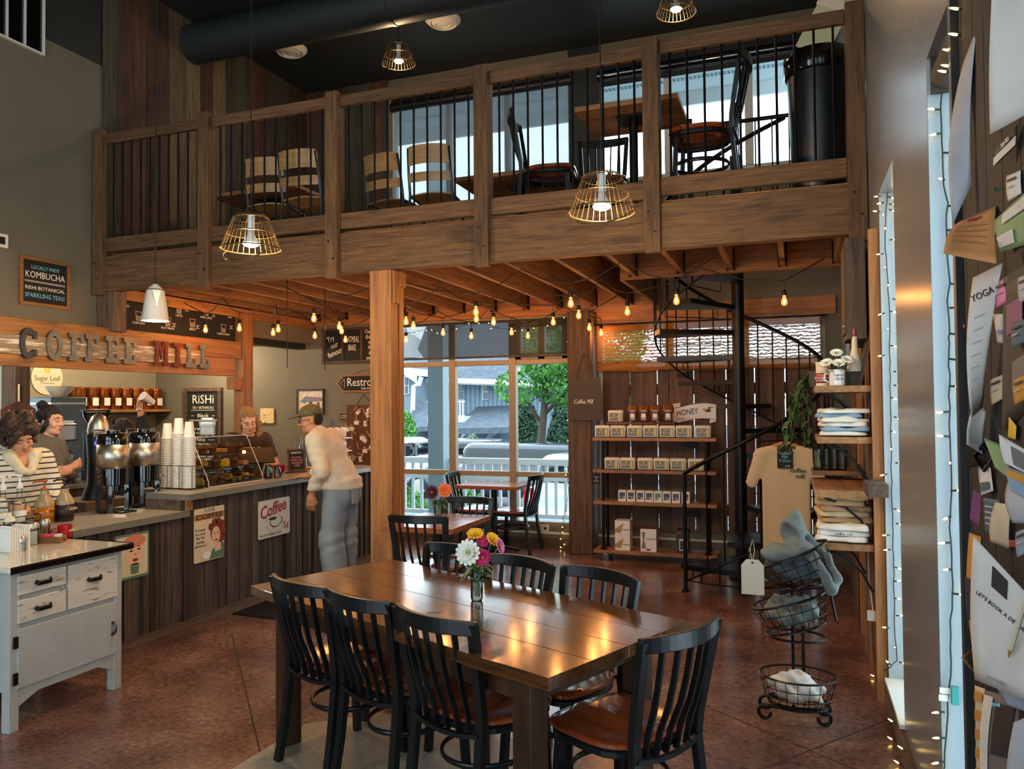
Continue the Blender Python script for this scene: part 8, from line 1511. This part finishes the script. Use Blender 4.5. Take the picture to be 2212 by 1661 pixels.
# ---- worker reaching up with a cup
t = thing('person', 'worker in black reaching up with a white cup behind the coffee urns', 'person', (-6.34, 6.03, 0), R_(60))
J = joints(pelvis=(0,-.02,.86), waist=(0,.0,.97), chest=(0,.04,1.13), neck=(0,.08,1.28), head=(-.02,.13,1.41), shL=(-.165,.05,1.22), shR=(.165,.05,1.23), elL=(-.24,.1,1.0), elR=(.16,.05,1.45), wrL=(-.12,.28,.98), wrR=(.115,.02,1.665), knL=(-.09,.02,.45), knR=(.09,.0,.45), anL=(-.1,-.02,.08), anR=(.1,-.02,.08))
P = prims(J); M = head_m(J, R_(30), R_(20)); wr = J['wrR']
body(t, P, M, 'skin', [(J['wrL'], V3(.3,1,0), V3(0,0,-1), dict(curl=.5, s_=-1)), (wr, V3(.12,-.05,1), V3(.7,-.7,.0), dict(curl=1.15, s_=1))], True)
f = Field((-.42,-.32,.70),(.45,.4,1.66),.010); put(f, P, ('torso','armU','armL'), {'torso':.02,'armU':.024,'armL':.02}); f.cone(J['pelvis']-V3(0,0,.06), J['waist'], .15, .138, .04, sq=(1.2,.95,1)); f.ell(wr-V3(.0,0,.02), (.06,.06,.085), .01, cut=True); f.ell(J['wrL'], (.05,.05,.05), .01, cut=True); f.ell(J['neck']+V3(0,.03,.05), (.062,.062,.05), .01, cut=True); f.obj('black_top', 'shirt_black', t, relax=2)
f = Field((-.3,-.3,.0),(.3,.3,.92),.012); put(f, P, ('legU','legL'), .02); f.obj('trousers', 'trouser_dark', t)
h = lambda *p: np.array(M @ Vector(p)); f = Field((-.25,-.2,1.05),(.25,.35,1.62),.008); f.ell(h(0,-.02,.045), (.082,.10,.09), .02, M=M); f.rbox(h(0,.085,-.05), (.062,.085,.10), .03, k=.012, cut=True, M=M); f.path([h(0,-.08,.03), h(0,-.1,-.08), h(0,-.09,-.2)], [.05,.045,.02], k=.03); f.fn(noise3(80,.006,9)); f.obj('hair', 'hair_dark', t); face_bits(t, M, 'hair_dark')
B().tube([tuple(wr-V3(0,0,.03)+V3(.03*math.cos(a),.03*math.sin(a),0)) for a in [2*math.pi*i/16 for i in range(16)]], .006, 5, closed=True, flat=(.5,1.6)).obj('watch', 'steel', t)
ph = Matrix.Rotation(R_(60),4,'Z') @ Vector((wr[0]+.065, wr[1]-.055, wr[2]+.075)); tc_ = thing('paper_cup', 'white paper cup held up tilted in a raised hand', 'cup', (-6.34+ph.x, 6.03+ph.y, ph.z)); tc_.rotation_euler = (R_(20), R_(-58), R_(60)); B().shell([(.032,-.07),(.046,.065),(.048,.068)], .0015, 18).add([(.032*math.cos(a),.032*math.sin(a),-.066) for a in [2*math.pi*i/18 for i in range(18)]],[tuple(range(18))]).obj('cup', 'paper_cup', tc_, smooth='auto'); B().lathe([(.049,.066),(.05,.074),(0,.076)], 18).obj('lid', 'white', tc_)
